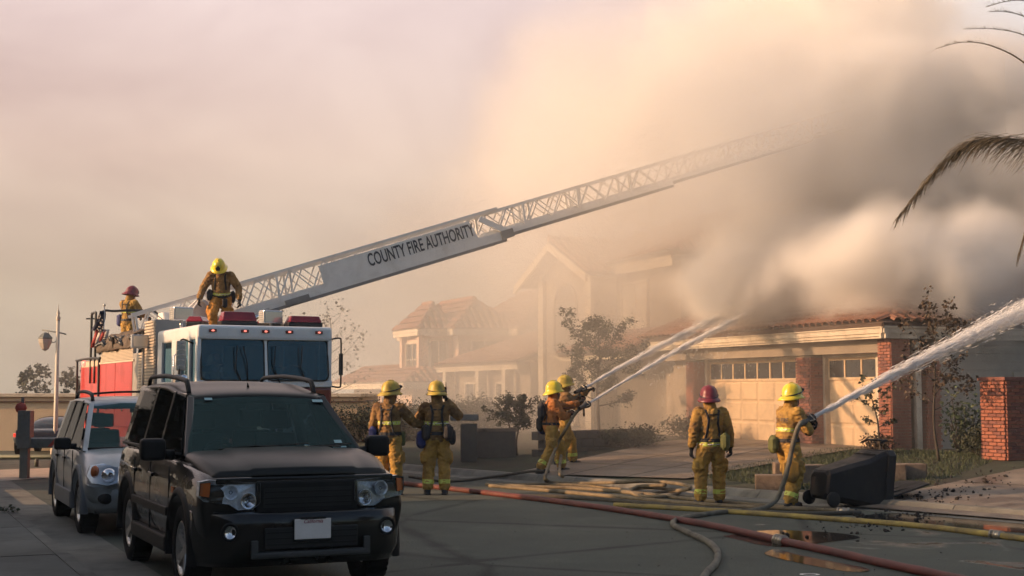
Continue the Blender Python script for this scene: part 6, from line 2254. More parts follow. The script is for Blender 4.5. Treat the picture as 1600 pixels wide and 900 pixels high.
zm = zf0 + (zf1 - zf0) * .42
cf = cloth(zm, zf1 - .12, .10, .30, 0, MATS['flag_blue'], 'flag_field')
rnd = random.Random(1)
for i in range(16):
    z = zm + (zf1 - .2 - zm) * rnd.random()
    MB().lathe([(0, 0), (.016, .002), (0, .004)], n=5, mat=Matrix.Translation((-.05 + rnd.uniform(-.08, .06), -.066, z)) @ Matrix.Rotation(R(90), 4, 'X')).build('star', MATS['flag_white'], cf)
for i in range(4):
    rows = []
    for k in range(9):
        kk = k / 8
        x0_ = -.20 + i * .085 - .10 * kk
        rows.append([(x0_, -.01 + .03 * math.sin(kk * 6 + i), zm + .03 + (zf0 - zm) * kk), (x0_ + .085, .01 + .03 * math.sin(kk * 6 + i + 1), zm + .03 + (zf0 - zm) * kk)])
    o = MB().sheet(rows).build('flag_stripe', MATS['flag_red'] if i % 2 == 0 else MATS['flag_white'], FLG)
    o.modifiers.new('s', 'SOLIDIFY').thickness = .006

# ------------------------------------------------------------------ aerial ladder (turns and lifts on the engine: part of it)
PV = T0 - TF * 6.0 + Vector((0, 0, 2.93))
TIP = Vector((10.97, 36.3, 9.1))
LD = (TIP - PV)
LLEN = LD.length
LD.normalize()
LS = Vector((LD.y, -LD.x, 0)).normalized()        # sideways, towards the camera
LU = LS.cross(LD).normalized()                     # up, square to the ladder
if LU.z < 0:
    LU = -LU
iv = TR.matrix_world.inverted()
bpy.context.view_layer.update()
iv = TR.matrix_world.inverted()


def lw(t, s, h):
    """ladder point (t metres along, s sideways to camera, h above the base rail) in engine coordinates"""
    return iv @ (PV + LD * t + LS * s + LU * h)


LAD = bpy.data.objects.new('ladder', None)
col.objects.link(LAD)
LAD.parent = TR


def bar(m, a, b, w_, h_):
    """rectangular bar between ladder-space points"""
    a, b = Vector(a), Vector(b)
    d = (b - a).normalized()
    s_ = Vector((0, 1, 0))
    u_ = s_.cross(d).normalized()
    vs = []
    for p in (a, b):
        for (i, j) in ((-1, -1), (1, -1), (1, 1), (-1, 1)):
            q = p + s_ * (i * w_ / 2) + u_ * (j * h_ / 2)
            vs.append(lw(q.x, q.y, q.z))
    m.add(vs, [(3, 2, 1, 0), (4, 5, 6, 7), (0, 1, 5, 4), (1, 2, 6, 5), (2, 3, 7, 6), (3, 0, 4, 7)])


def ladder_section(t0, t1, hw_, z0, hgt, base_h, pitch, skip=None, th=.05):
    sec_ = MB()
    for s_ in (-1, 1):
        bar(sec_, (t0, s_ * hw_, z0 + base_h / 2), (t1, s_ * hw_, z0 + base_h / 2), .07, base_h)
        bar(sec_, (t0, s_ * hw_, z0 + hgt), (t1, s_ * hw_, z0 + hgt), th, .065)
    rail_o = sec_.build('ladder_section', MATS['ladder_white'], LAD)
    dk = MB()
    for s_ in (-1, 1):
        bar(dk, (t0, s_ * hw_, z0 - .035), (t1, s_ * hw_, z0 - .035), .09, .065)
    dk.build('rail_shoe', MATS['ladder_grey'], rail_o)
    t = t0
    k = 0
    while t < t1 - pitch * .6:
        for s_ in (-1, 1):
            if not (skip and skip[0] < t < skip[1] and s_ > 0):
                b_ = MB()
                bar(b_, (t + .02, s_ * (hw_ - .005), z0 + base_h), (t + pitch * .5, s_ * (hw_ - .005), z0 + hgt - .03), .03, .034)
                b_.build('brace', MATS['ladder_white'], rail_o)
                b_ = MB()
                bar(b_, (t + pitch * .5 + .02, s_ * (hw_ + .004), z0 + hgt - .03), (t + pitch, s_ * (hw_ + .004), z0 + base_h), .024, .024)
                b_.build('brace', MATS['ladder_white'], rail_o)
                if k % 2 == 0:
                    b_ = MB()
                    bar(b_, (t, s_ * (hw_ + .01), z0 + base_h - .02), (t + .08, s_ * (hw_ + .01), z0 + hgt), .032, .05)
                    b_.build('brace', MATS['ladder_white'], rail_o)
        t += pitch
        k += 1
    rg = MB()
    n = int((t1 - t0) / .36)
    for i in range(n):
        tt = t0 + (i + .5) * (t1 - t0) / n
        rg.tube([lw(tt, -hw_, z0 + base_h * .6), lw(tt, hw_, z0 + base_h * .6)], .018, n=6)
    rg.build('rung', MATS['ladder_grey'], rail_o, kind='stuff')
    return rail_o


s1 = ladder_section(-1.0, 7.6, .46, 0.0, .74, .20, .78, skip=(3.2, 6.9))
s2 = ladder_section(1.0, 12.2, .38, .10, .60, .12, .72, skip=(3.2, 6.9), th=.04)
s3 = ladder_section(7.0, 16.4, .31, .18, .52, .10, .68, th=.035)
s4 = ladder_section(13.0, LLEN, .25, .24, .46, .08, .64, th=.03)
# name board on the camera side
bdz0, bdz1 = .20, .62
t0_, t1_ = 3.15, 6.95
m = MB()
vs = [lw(t0_, .50, bdz0), lw(t1_, .50, bdz0), lw(t1_ - .12, .50, bdz1 + .02), lw(t0_ - .0, .50, bdz1)]
vb = [lw(t0_, .475, bdz0), lw(t1_, .475, bdz0), lw(t1_ - .12, .475, bdz1 + .02), lw(t0_ - .0, .475, bdz1)]
m.hexa(vb + vs)
nb = m.build('name_board', MATS['ladder_white'], s1)
# lettering along the board
xa = (lw(1, 0, 0) - lw(0, 0, 0)).normalized()
ya = (lw(0, 0, 1) - lw(0, 0, 0)).normalized()
za = (lw(0, 1, 0) - lw(0, 0, 0)).normalized()
Mx = Matrix((xa, ya, za)).transposed().to_4x4()
Mx.translation = lw((4.30 + 6.85) / 2, .506, .41)
tx = text('COUNTY FIRE AUTHORITY', .40, MATS['text_dark'], nb, Mx, ext=.002, sx=1.0, bold=.006)
wdt = max(v.co.x for v in tx.data.vertices) - min(v.co.x for v in tx.data.vertices)
hgt_ = max(v.co.y for v in tx.data.vertices) - min(v.co.y for v in tx.data.vertices)
tx.matrix_local = Mx @ Matrix.Diagonal((2.62 / wdt, .30 / hgt_, 1, 1))
# knuckle plate where the second section leaves the first
m = MB(); bar(m, (7.1, .5, .62), (7.75, .5, .08), .05, .13); m.build('gusset', MATS['ladder_white'], s1)
m = MB(); bar(m, (7.5, .5, .10), (7.8, .5, .10), .10, .20); m.build('end_stop', MATS['ladder_grey'], s1)
m = MB(); bar(m, (2.2, .52, .03), (2.75, .52, .03), .08, .12); m.build('bracket', MATS['ladder_grey'], s1)
m = MB(); bar(m, (.6, .52, .0), (1.1, .52, .0), .08, .10); m.build('bracket', MATS['ladder_grey'], s1)
# hydraulic ram and turret
m = MB().prism([tl(5.2, .52, 2.45), tl(6.9, .52, 2.45), tl(6.4, .52, 3.42), tl(6.0, .52, 3.42)], (1.04, 0, 0))
tb = m.build('turret', MATS['ladder_white'], TR, bevel=.04)
MB().lathe([(0, 0), (.95, 0), (.95, .16), (.8, .2), (0, .2)], n=36, mat=Matrix.Translation(tl(6.2, 0, 2.44))).build('turntable', MATS['ladder_white'], TR)
for s_ in (-.42, .42):
    a = tl(5.0, s_, 2.7)
    b = lw(1.9, s_ * 1.0, .05)
    MB().cyl(a, a.lerp(b, .55), .085, n=12).build('ram', MATS['ladder_white'], TR)
    MB().cyl(a.lerp(b, .5), b, .05, n=12).build('ram_rod', MATS['chrome'], TR)
pl8 = MB().prism([tl(5.15, -.70, 2.5), tl(5.15, .72, 2.5), tl(5.15, .62, 3.05), tl(5.15, .22, 3.66), tl(5.15, .02, 3.66), tl(5.15, -.34, 3.30), tl(5.15, -.62, 2.8)], (0, -.10, 0)).build('turret_plate', MATS['ladder_white'], TR, bevel=.012)
MB().tube([tl(5.08, -.58, 2.75), tl(5.08, .06, 3.62), tl(5.08, .18, 3.62), tl(5.08, .66, 3.02)], .032, n=6).build('turret_rim', MATS['ladder_white'], pl8)
text('7', .26, MATS['text_dark'], pl8, Matrix.Translation(tl(5.13, .26, 3.10)) @ FACE, ext=.004)
# tip platform: rounded cage
m = MB()
for k, hgt_ in ((0, .0), (1, .55), (2, 1.05)):
    P = [(LLEN - .1, -.5, .2 + hgt_), (LLEN + 1.1, -.55, .2 + hgt_), (LLEN + 1.5, -.25, .2 + hgt_), (LLEN + 1.5, .25, .2 + hgt_), (LLEN + 1.1, .55, .2 + hgt_), (LLEN - .1, .5, .2 + hgt_)]
    m.tube([lw(*p) for p in P], .032, n=6)
for p in ((LLEN - .1, -.5), (LLEN + 1.1, -.55), (LLEN + 1.5, -.25), (LLEN + 1.5, .25), (LLEN + 1.1, .55), (LLEN - .1, .5), (LLEN + .5, .53), (LLEN + .5, -.53)):
    m.tube([lw(p[0], p[1], .2), lw(p[0], p[1], 1.25)], .028, n=6)
m.build('platform_cage', MATS['ladder_grey'], LAD)
m = MB(); bar(m, (LLEN, 0, .18), (LLEN + 1.45, 0, .18), 1.0, .05); m.build('platform_floor', MATS['ladder_grey'], LAD)
# ------------------------------------------------------------------ people
mat('skin', (0.42, 0.24, 0.16), 0.55, var=.08)
mat('coat_tan', (0.42, 0.25, 0.06), 0.9, var=.16, vs=7, bump=.35, bs=60, dirt=(.17, .095, .036), ds=5, dl=(.42, .66))
mat('coat_brown', (0.29, 0.165, 0.055), 0.9, var=.18, vs=7, bump=.35, bs=60, dirt=(.11, .055, .025), ds=4, dl=(.42, .70))
mat('trouser_tan', (0.45, 0.265, 0.055), 0.9, var=.18, vs=6, bump=.35, bs=60, dirt=(.22, .12, .035), ds=4, dl=(.45, .72))
mat('trouser_orange', (0.46, 0.20, 0.035), 0.9, var=.15, vs=6, bump=.35, bs=60)
mat('shirt_orange', (0.42, 0.16, 0.045), 0.9, var=.12, vs=7, bump=.3)
mat('band_yellow', (0.62, 0.68, 0.12), 0.45, var=.06)
mat('band_silver', (0.68, 0.68, 0.58), 0.35, var=.05)
mat('strap_black', (0.010, 0.011, 0.015), 0.7, var=.2)
mat('glove_black', (0.016, 0.015, 0.014), 0.8, var=.3, bump=.3)
mat('boot_black', (0.012, 0.011, 0.011), 0.6, var=.2)
mat('helmet_yellow', (0.78, 0.62, 0.03), 0.32, var=.08, vs=6, dirt=(.42, .32, .05), ds=7, dl=(.5, .75), coat=.3)
mat('helmet_ochre', (0.52, 0.38, 0.05), 0.45, var=.12, vs=6, dirt=(.24, .17, .04), ds=7, dl=(.45, .7))
mat('helmet_red', (0.20, 0.028, 0.04), 0.4, var=.12, vs=6, dirt=(.10, .02, .03), ds=7)
mat('goggle', (0.02, 0.02, 0.022), 0.3)
mat('pouch_blue', (0.02, 0.03, 0.14), 0.7, var=.15)
mat('pouch_green', (0.10, 0.11, 0.035), 0.8, var=.15)
mat('pouch_black', (0.012, 0.013, 0.018), 0.7)
mat('radio_black', (0.015, 0.015, 0.015), 0.4)


def remesh(mb, vox, smooth=2, wr=0.0, wf=9.0, seed=0, folds=0.0):
    me = mb.mesh('r')
    o = bpy.data.objects.new('tmp', me); col.objects.link(o)
    r = o.modifiers.new('r', 'REMESH'); r.mode = 'VOXEL'; r.voxel_size = vox; r.use_smooth_shade = True
    s = o.modifiers.new('s', 'SMOOTH'); s.factor = .5; s.iterations = smooth
    apply_mods(o)
    me = o.data
    bpy.data.objects.remove(o)
    if wr > 0:
        off = Vector((seed * 3.7, seed * 1.3, seed * 5.1))
        nv = [v.normal.copy() for v in me.vertices]
        for v, n in zip(me.vertices, nv):
            p = v.co
            q = Vector((p.x * wf * .8, p.y * wf * .8, p.z * wf * 1.25)) + off
            a = noise.noise(q)
            b = 1 - abs(noise.noise(q * 1.7 + Vector((3, 1, 7))) * 2)      # ridged folds
            v.co = p + n * (wr * a + folds * (b - .5))
        me.update()
    for p_ in me.polygons:
        p_.use_smooth = True
    return me


def bvh_of(me):
    return BVHTree.FromPolygons([v.co for v in me.vertices], [tuple(p.vertices) for p in me.polygons])


def ringband(bvh, c0, axis, hw_, off=.006, n=40, R_=.6, a0=0, a1=360, ref=None):
    """ribbon wrapped round a garment: rays shot inward towards the axis"""
    c0, axis = Vector(c0), Vector(axis).normalized()
    u = Vector(ref) if ref else Vector((1, 0, 0))
    u = (u - axis * u.dot(axis)).normalized()
    v = axis.cross(u)
    lo, hi = [], []
    full = a1 - a0 >= 359
    N = n if full else n + 1
    for i in range(N):
        a = R(a0 + (a1 - a0) * i / n)
        d = u * math.cos(a) + v * math.sin(a)
        P = []
        for k in (-1, 1):
            c = c0 + axis * hw_ * k
            # shoot outward from the axis, taking the first surface: stays on this limb
            hit = bvh.ray_cast(c, d, R_)
            if hit[0] is None:
                P.append(None)
            else:
                P.append(hit[0] + d * off)
        if P[0] is None or P[1] is None:
            lo.append(None); hi.append(None)
        else:
            lo.append(P[0]); hi.append(P[1])
    m = MB()
    for i in range(N if full else N - 1):
        j = (i + 1) % N
        if lo[i] is None or lo[j] is None:
            continue
        if (lo[i] - lo[j]).length > .12:
            continue
        ci = c0
        n_ = ((lo[i] + hi[j]) / 2 - ci); n_ -= axis * n_.dot(axis); n_.normalize()
        a_, b_, c_, d_ = lo[i], lo[j], hi[j], hi[i]
        m.add([a_ - n_ * .012, b_ - n_ * .012, c_ - n_ * .012, d_ - n_ * .012, a_, b_, c_, d_], [(4, 5, 6, 7), (1, 0, 3, 2), (0, 1, 5, 4), (2, 3, 7, 6)])
    return m


def strap(bvh, pts, w_=.022, side=-1, off=.008):
    """strap laid on the back (side=-1) or front (side=+1): pts are (x,z) pairs, projected along y"""
    P = catmull([(x, 0, z) for x, z in pts], 5)
    Q = []
    for p in P:
        hit = bvh.ray_cast(Vector((p.x, side * 1.0, p.z)), Vector((0, -side, 0)), 1.5)
        if hit[0] is not None:
            Q.append(hit[0] + Vector((0, side * off, 0)))
    m = MB()
    if len(Q) > 2:
        m.tube(Q, w_, n=6, flat=.32, side=Vector((1, 0, .01)))
    return m


def hand(mb, wrist, dirv, palm_n, size=1.0, curl=.5, thumb_side=1):
    """gloved hand: palm, five bent fingers. dirv: from the wrist to the knuckles, palm_n: out of the palm"""
    w_, d, n = Vector(wrist), Vector(dirv).normalized(), Vector(palm_n)
    n = (n - d * n.dot(d)).normalized()
    s = d.cross(n) * thumb_side
    z = size
    mb.capsule(w_ - d * .02 * z, .030 * z, w_ + d * .075 * z, .040 * z, n=10, rings=3, flat=.60, side=s)
    L = (.070, .080, .074, .058)
    for i in range(4):
        o = (1.5 - i) * .021 * z
        p0 = w_ + d * .080 * z + s * o
        c1 = curl * 1.1
        d1 = (d * math.cos(c1) + n * math.sin(c1)).normalized()
        p1 = p0 + d1 * L[i] * .52 * z
        c2 = curl * 2.3
        d2 = (d * math.cos(c2) + n * math.sin(c2)).normalized()
        p2 = p1 + d2 * L[i] * .5 * z
        mb.capsule(p0, .0125 * z, p1, .0115 * z, n=8, rings=2)
        mb.capsule(p1, .0115 * z, p2, .0095 * z, n=8, rings=2)
    t0 = w_ + d * .025 * z + s * .034 * z
    t1 = t0 + (s * .8 + d * .7 + n * .4).normalized() * .042 * z
    t2 = t1 + (d * .9 + n * .7 + s * .1).normalized() * .034 * z
    mb.capsule(t0, .016 * z, t1, .0135 * z, n=8, rings=2)
    mb.capsule(t1, .0135 * z, t2, .011 * z, n=8, rings=2)


def helmet(parent, c, rot, mt_, brim=.034, goggles=True, shield=True):
    """fire helmet in head frame: dome with comb, wide brim longer at the back; faces +y"""
    M_ = Matrix.Translation(Vector(c)) @ rot @ Matrix.Diagonal((1.06, 1.06, 1.16, 1))
    vs, fs = [], []
    N = 32
    prof = [(.0, .175), (.04, .172), (.075, .158), (.104, .130), (.122, .092), (.130, .050), (.133, .018)]
    m = MB()
    rows = []
    for r_, z in prof:
        row = []
        for k in range(N + 1):
            a = 2 * math.pi * k / N
            ey = 1.18
            rr = r_ * (1 + .035 * (math.cos(a * 6) if .03 < r_ < .125 else 0))
            row.append(M_ @ Vector((rr * math.cos(a), rr * ey * math.sin(a), z)))
        rows.append(row)
    def brimr(a, e):
        back = max(0, -math.sin(a))
        fr = max(0, math.sin(a))
        return .133 + e * (1 + 1.1 * back + .15 * fr)
    for e, z in ((brim * .5, .008), (brim, -.008)):
        row = []
        for k in range(N + 1):
            a = 2 * math.pi * k / N
            rr = brimr(a, e)
            row.append(M_ @ Vector((rr * math.cos(a), rr * 1.12 * math.sin(a), z - .028 * max(0, -math.sin(a)) * e / brim - .012 * abs(math.cos(a)))))
        rows.append(row)
    row = []
    for k in range(N + 1):
        a = 2 * math.pi * k / N
        rr = brimr(a, brim) - .004
        row.append(M_ @ Vector((rr * math.cos(a), rr * 1.12 * math.sin(a), -.018 - .028 * max(0, -math.sin(a)) - .012 * abs(math.cos(a)))))
    rows.append(row)
    rows.append([M_ @ Vector((.125 * math.cos(2 * math.pi * k / N), .145 * math.sin(2 * math.pi * k / N), -.008)) for k in range(N + 1)])
    m.sheet(rows, flip=True)
    # comb ridge front to back
    m.tube([M_ @ Vector((0, .145 * math.cos(t), .012 + .168 * math.sin(t))) for t in [math.pi * i / 12 for i in range(1, 12)]], .011, n=6, flat=.8)
    h = m.build('helmet', mt_, parent)
    if shield:
        MB().prism([M_ @ Vector(p) for p in ((-.035, .150, .035), (.035, .150, .035), (.045, .142, .085), (0, .120, .125), (-.045, .142, .085))], M_.to_3x3() @ Vector((0, .012, 0))).build('front_shield', MATS['strap_black'], h)
    if goggles:
        g = MB()
        g.tube([M_ @ Vector((.139 * math.cos(a), .162 * math.sin(a), .040 + .035 * math.sin(a))) for a in [2 * math.pi * i / 28 for i in range(29)]], .010, n=6)
        g.tube([M_ @ Vector((-.07, .155, .085)), M_ @ Vector((0, .175, .095)), M_ @ Vector((.07, .155, .085))], [.02, .028, .02], n=8)
        g.build('goggles', MATS['goggle'], h)
    return h


def person(label, loc, rz, J=None, coat='coat_tan', trousers='trouser_tan', helm='helmet_yellow', harness=1, seed=0, boots=True, hem=.86, bands=('waist',), cuffs=True, pouches=(), headrot=(0, 0, 0), gloves=((0, 0, -1), (0, 0, -1)), curl=(.5, .5), group=None, sc_=1.0, lift=0.0, collar=False, bandm='band_yellow', scba=False, seatpose=False, palm=((-1, 0, 0), (1, 0, 0)), lower=True, goggles=True, armband=False, vest=None):
    D = dict(aa=(-.13, 0, .09), ab=(.13, 0, .09), ka=(-.125, .03, .50), kb=(.125, .03, .50), ha=(-.095, 0, .92), hb=(.095, 0, .92), pel=(0, 0, .97), wai=(0, -.005, 1.10), che=(0, -.01, 1.34), nek=(0, .0, 1.50), hed=(0, .02, 1.63),
             sa=(-.195, -.01, 1.43), sb=(.195, -.01, 1.43), ea=(-.27, -.03, 1.15), eb=(.27, -.03, 1.15), wa=(-.29, .05, .90), wb=(.29, .05, .90))
    D.update(J or {})
    V = {k: Vector(v) for k, v in D.items()}
    t = thing('person', label, 'person', loc, rz, group)
    t.scale = (sc_, sc_, sc_)
    # ---- body
    b = MB()
    b.capsule(V['pel'], .125, V['wai'], .115, flat=.75, side=(1, 0, 0)); b.capsule(V['wai'], .115, V['che'], .145, flat=.72, side=(1, 0, 0))
    b.capsule(V['sa'].lerp(V['che'], .4), .07, V['sb'].lerp(V['che'], .4), .07)
    b.capsule(V['che'], .08, V['nek'], .060); b.capsule(V['nek'], .055, V['hed'], .055)
    hr = Matrix.Rotation(R(headrot[2]), 3, 'Z') @ Matrix.Rotation(R(headrot[0]), 3, 'X') @ Matrix.Rotation(R(headrot[1]), 3, 'Y')
    hc = V['hed']
    def hp(x, y, z):
        return hc + hr @ Vector((x, y, z))
    b.capsule(hp(0, -.012, .035), .088, hp(0, .0, -.005), .080, flat=1.1, side=hr @ Vector((1, 0, 0)))
    b.capsule(hp(0, .030, -.035), .055, hp(0, .055, -.075), .036)
    b.capsule(hp(0, .088, .0), .012, hp(0, .104, -.028), .016)
    for s_ in (-1, 1):
        b.capsule(hp(s_ * .082, -.008, .015), .016, hp(s_ * .084, -.012, -.025), .012, flat=.5, side=(0, 1, 0))
        b.capsule(hp(s_ * .03, .075, -.018), .022, hp(s_ * .045, .06, -.03), .02)
    b.capsule(hp(-.02, .084, -.055), .008, hp(.02, .084, -.055), .008)
    for s_ in 'ab':
        b.capsule(V['s' + s_], .055, V['e' + s_], .045); b.capsule(V['e' + s_], .043, V['w' + s_], .028)
        b.capsule(V['h' + s_], .085, V['k' + s_], .058); b.capsule(V['k' + s_], .056, V['a' + s_], .038)
        tdir = Vector(gloves[0 if s_ == 'a' else 1])
        hand(b, V['w' + s_] + tdir.normalized() * .02, tdir, palm[0 if s_ == 'a' else 1], .92, curl[0 if s_ == 'a' else 1], 1 if s_ == 'b' else -1)
    link('body', remesh(b, .011, 1), MATS['skin'], t)
    # eyes
    for s_ in (-1, 1):
        MB().ball(tuple(hp(s_ * .032, .076, .004)), .011, 8, 6).build('eye', MATS['strap_black'], t)
    # hair at the nape
    hm = MB(); hm.capsule(hp(0, -.035, .03), .083, hp(0, -.045, -.03), .068)
    link('hair', remesh(hm, .014, 1), mat('hair_dark', (.02, .014, .01), .8), t)
    # ---- gloves
    for i, s_ in enumerate('ab'):
        g = MB()
        tdir = Vector(gloves[i]).normalized()
        hand(g, V['w' + s_] + tdir * .02, tdir, palm[i], 1.18, curl[i], 1 if s_ == 'b' else -1)
        fd = (V['e' + s_] - V['w' + s_]).normalized()
        g.capsule(V['w' + s_] + fd * .05, .046, V['w' + s_] + tdir * .02, .040, rings=2)
        link('glove', remesh(g, .008, 1), MATS['glove_black'], t)
    # ---- boots
    for s_ in 'ab':
        g = MB()
        a = V['a' + s_]
        k = V['k' + s_]
        fw = Vector(J.get('f' + s_, (0.12 * (1 if s_ == 'b' else -1), 1, 0)) if J else (0.12 * (1 if s_ == 'b' else -1), 1, 0)).normalized()
        g.capsule(a + (k - a) * .32, .068, a, .060)
        g.capsule(a - fw * .03 + Vector((0, 0, -.035)), .050, a + fw * .15 + Vector((0, 0, -.045)), .048, flat=.85, side=fw.cross(Vector((0, 0, 1))))
        g.box(tuple(a + fw * .05 + Vector((0, 0, -.078))), (.09, .27, .026), rz=math.atan2(-fw.x, fw.y))
        link('boot', remesh(g, .010, 1), MATS['boot_black'], t)
    # ---- trousers
    g = MB()
    wd = 1.0
    g.capsule(V['ha'] * .5 + V['hb'] * .5 + Vector((0, -.015, .03)), .165, V['wai'] + Vector((0, 0, -.02)), .155, flat=.80, side=(1, 0, 0))
    for s_ in 'ab':
        h_, k, a = V['h' + s_], V['k' + s_], V['a' + s_]
        g.capsule(h_ + Vector((0, -.01, -.01)), .125, k, .102, n=14)
        cf = a + (k - a) * .14
        g.capsule(k, .102, cf + (k - cf) * .25, .092, n=14)
        g.capsule(cf + (k - cf) * .25, .092, cf, .096, n=14)
        # cargo pocket
        o = 1 if s_ == 'b' else -1
        pk_ = h_.lerp(k, .72) + Vector((o * .095, 0, 0))
        g.capsule(pk_ + Vector((0, 0, .05)), .058, pk_ - Vector((0, 0, .05)), .060, flat=1.5, side=(1, 0, 0))
    tm = remesh(g, .016, 1, .008, 11, seed, .019)
    tro = link('trousers', tm, MATS[trousers], t)
    tb_ = bvh_of(tm)
    if cuffs:
        for s_ in 'ab':
            a, k = V['a' + s_], V['k' + s_]
            c = a + (k - a) * .30
            rb_ = ringband(tb_, c, k - a, .034, .005, 24, .16)
            if rb_.v:
                rb_.build('cuff_band', MATS[bandm], tro)
    # ---- coat
    g = MB()
    tor = Vector((0, -.012, 0))
    # hem to chest
    hemc = V['pel'].lerp(V['ha'] * .5 + V['hb'] * .5, .5)
    hemc = Vector((hemc.x, hemc.y - .01, hem))
    g.capsule(hemc + Vector((0, 0, .13)), .205, V['wai'] + tor, .188, n=20, flat=.76, side=(1, 0, 0))
    g.capsule(V['wai'] + tor, .188, V['che'] + tor, .198, n=20, flat=.76, side=(1, 0, 0))
    g.capsule(V['sa'] * .82 + V['che'] * .18 + tor, .098, V['sb'] * .82 + V['che'] * .18 + tor, .098, n=14)
    g.capsule(V['che'] + tor, .15, V['nek'] + Vector((0, -.02, -.02)), .078)
    if collar:
        g.capsule(V['nek'] + Vector((0, -.01, -.02)), .088, V['nek'] + Vector((0, .0, .055)), .086)
    for s_ in 'ab':
        sh, el, wr = V['s' + s_], V['e' + s_], V['w' + s_]
        g.capsule(sh, .096, el, .080, n=14); g.capsule(el, .080, wr + (el - wr) * .12, .064, n=14)
    cm = remesh(g, .0165, 1, .008, 11, seed + 5, .019)
    # square off the hem
    for v in cm.vertices:
        if v.co.z < hem and abs(v.co.x - hemc.x) < .25:
            v.co.z = hem + (v.co.z - hem) * .25
    ct = link('coat', cm, MATS[coat], t)
    cb_ = bvh_of(cm)
    if 'waist' in bands:
        zz = bands[1] if len(bands) > 1 else 1.06
        c = Vector((V['wai'].x * .6 + V['pel'].x * .4, V['wai'].y - .01, zz))
        ax = (V['che'] - V['wai']).normalized()
        for dz, w2, mt_ in ((0, .030, bandm),):
            ringband(cb_, c, ax, w2, .004, 44, .34).build('reflective_band', MATS[mt_], ct)
        ringband(cb_, c, ax, .008, .007, 44, .34).build('band_centre', MATS['band_silver'], ct)
    if armband:
        for s_ in 'ab':
            el, wr = V['e' + s_], V['w' + s_]
            r_ = ringband(cb_, wr.lerp(el, .25), el - wr, .022, .005, 24, .14)
            if r_.v:
                r_.build('cuff_band', MATS[bandm], ct)
    # ---- harness
    sd = -1
    if harness:
        zc, zt_, zb = V['che'].z, V['nek'].z, V['wai'].z
        xo = V['che'].x
        for s_ in (-1, 1):
            mm_ = strap(cb_, [(xo + s_ * .11, zt_ - .02), (xo + s_ * .085, zc + .06), (xo + s_ * .075, zc - .04), (xo + s_ * .10, zb + .02), (xo + s_ * .13, zb - .09)], .020, sd)
            if mm_.v:
                mm_.build('harness_strap', MATS['strap_black'], ct)
            mm_ = strap(cb_, [(xo + s_ * .11, zt_ - .02), (xo + s_ * .10, zc + .02), (xo + s_ * .12, zb)], .020, 1)
            if mm_.v:
                mm_.build('harness_strap', MATS['strap_black'], ct)
        mm_ = strap(cb_, [(xo - .085, zc + .07), (xo, zc + .06), (xo + .085, zc + .07)], .016, sd)
        if mm_.v:
            mm_.build('harness_strap', MATS['strap_black'], ct)
    beltz = zb_ = V['pel'].z + .045
    bb = ringband(cb_, Vector((V['pel'].x, V['pel'].y - .01, beltz)), (V['wai'] - V['pel']), .026, .010, 44, .34)
    if harness != 3:
        bb.build('belt', MATS['strap_black'], ct)
    for (ang, zoff, mt_, w_, h_, d_) in pouches:
        a = R(ang)
        d = Vector((math.cos(a), math.sin(a), 0))
        o = Vector((V['pel'].x, V['pel'].y, beltz + zoff))
        hit = cb_.ray_cast(o, d, .5)
        p = (hit[0] if hit[0] is not None else o + d * .17) + d * d_ * .45
        q = MB()
        q.capsule((0, 0, h_ * .25), w_ * .46, (0, 0, -h_ * .28), w_ * .50, n=12, rings=3, flat=d_ / w_, side=(1, 0, 0))
        q.box((0, 0, 0), (w_ * .86, d_ * .8, h_ * .8))
        o_ = link('pouch', remesh(q, .012, 2, .004, 14, seed), MATS[mt_], t)
        o_.matrix_local = Matrix.Translation(p) @ Matrix.Rotation(a - math.pi / 2, 4, 'Z')
    # ---- helmet
    h = helmet(t, hp(0, -.008, .052), hr.to_4x4(), MATS[helm], goggles=goggles)
    MB().tube([hp(-.092, .02, .03), hp(-.075, .05, -.06), hp(0, .075, -.105), hp(.075, .05, -.06), hp(.092, .02, .03)], .006, n=5).build('chin_strap', MATS['strap_black'], h)
    # neck shroud
    q = MB(); q.capsule(hp(0, -.03, -.02), .096, V['nek'] + Vector((0, -.02, .01)), .098)
    link('neck_shroud', remesh(q, .014, 1, .004, 12, seed), MATS[vest or coat], t)
    return t, ct, cb_, V


def floor_at(px, py, z=0):
    return gp(px, py, z)


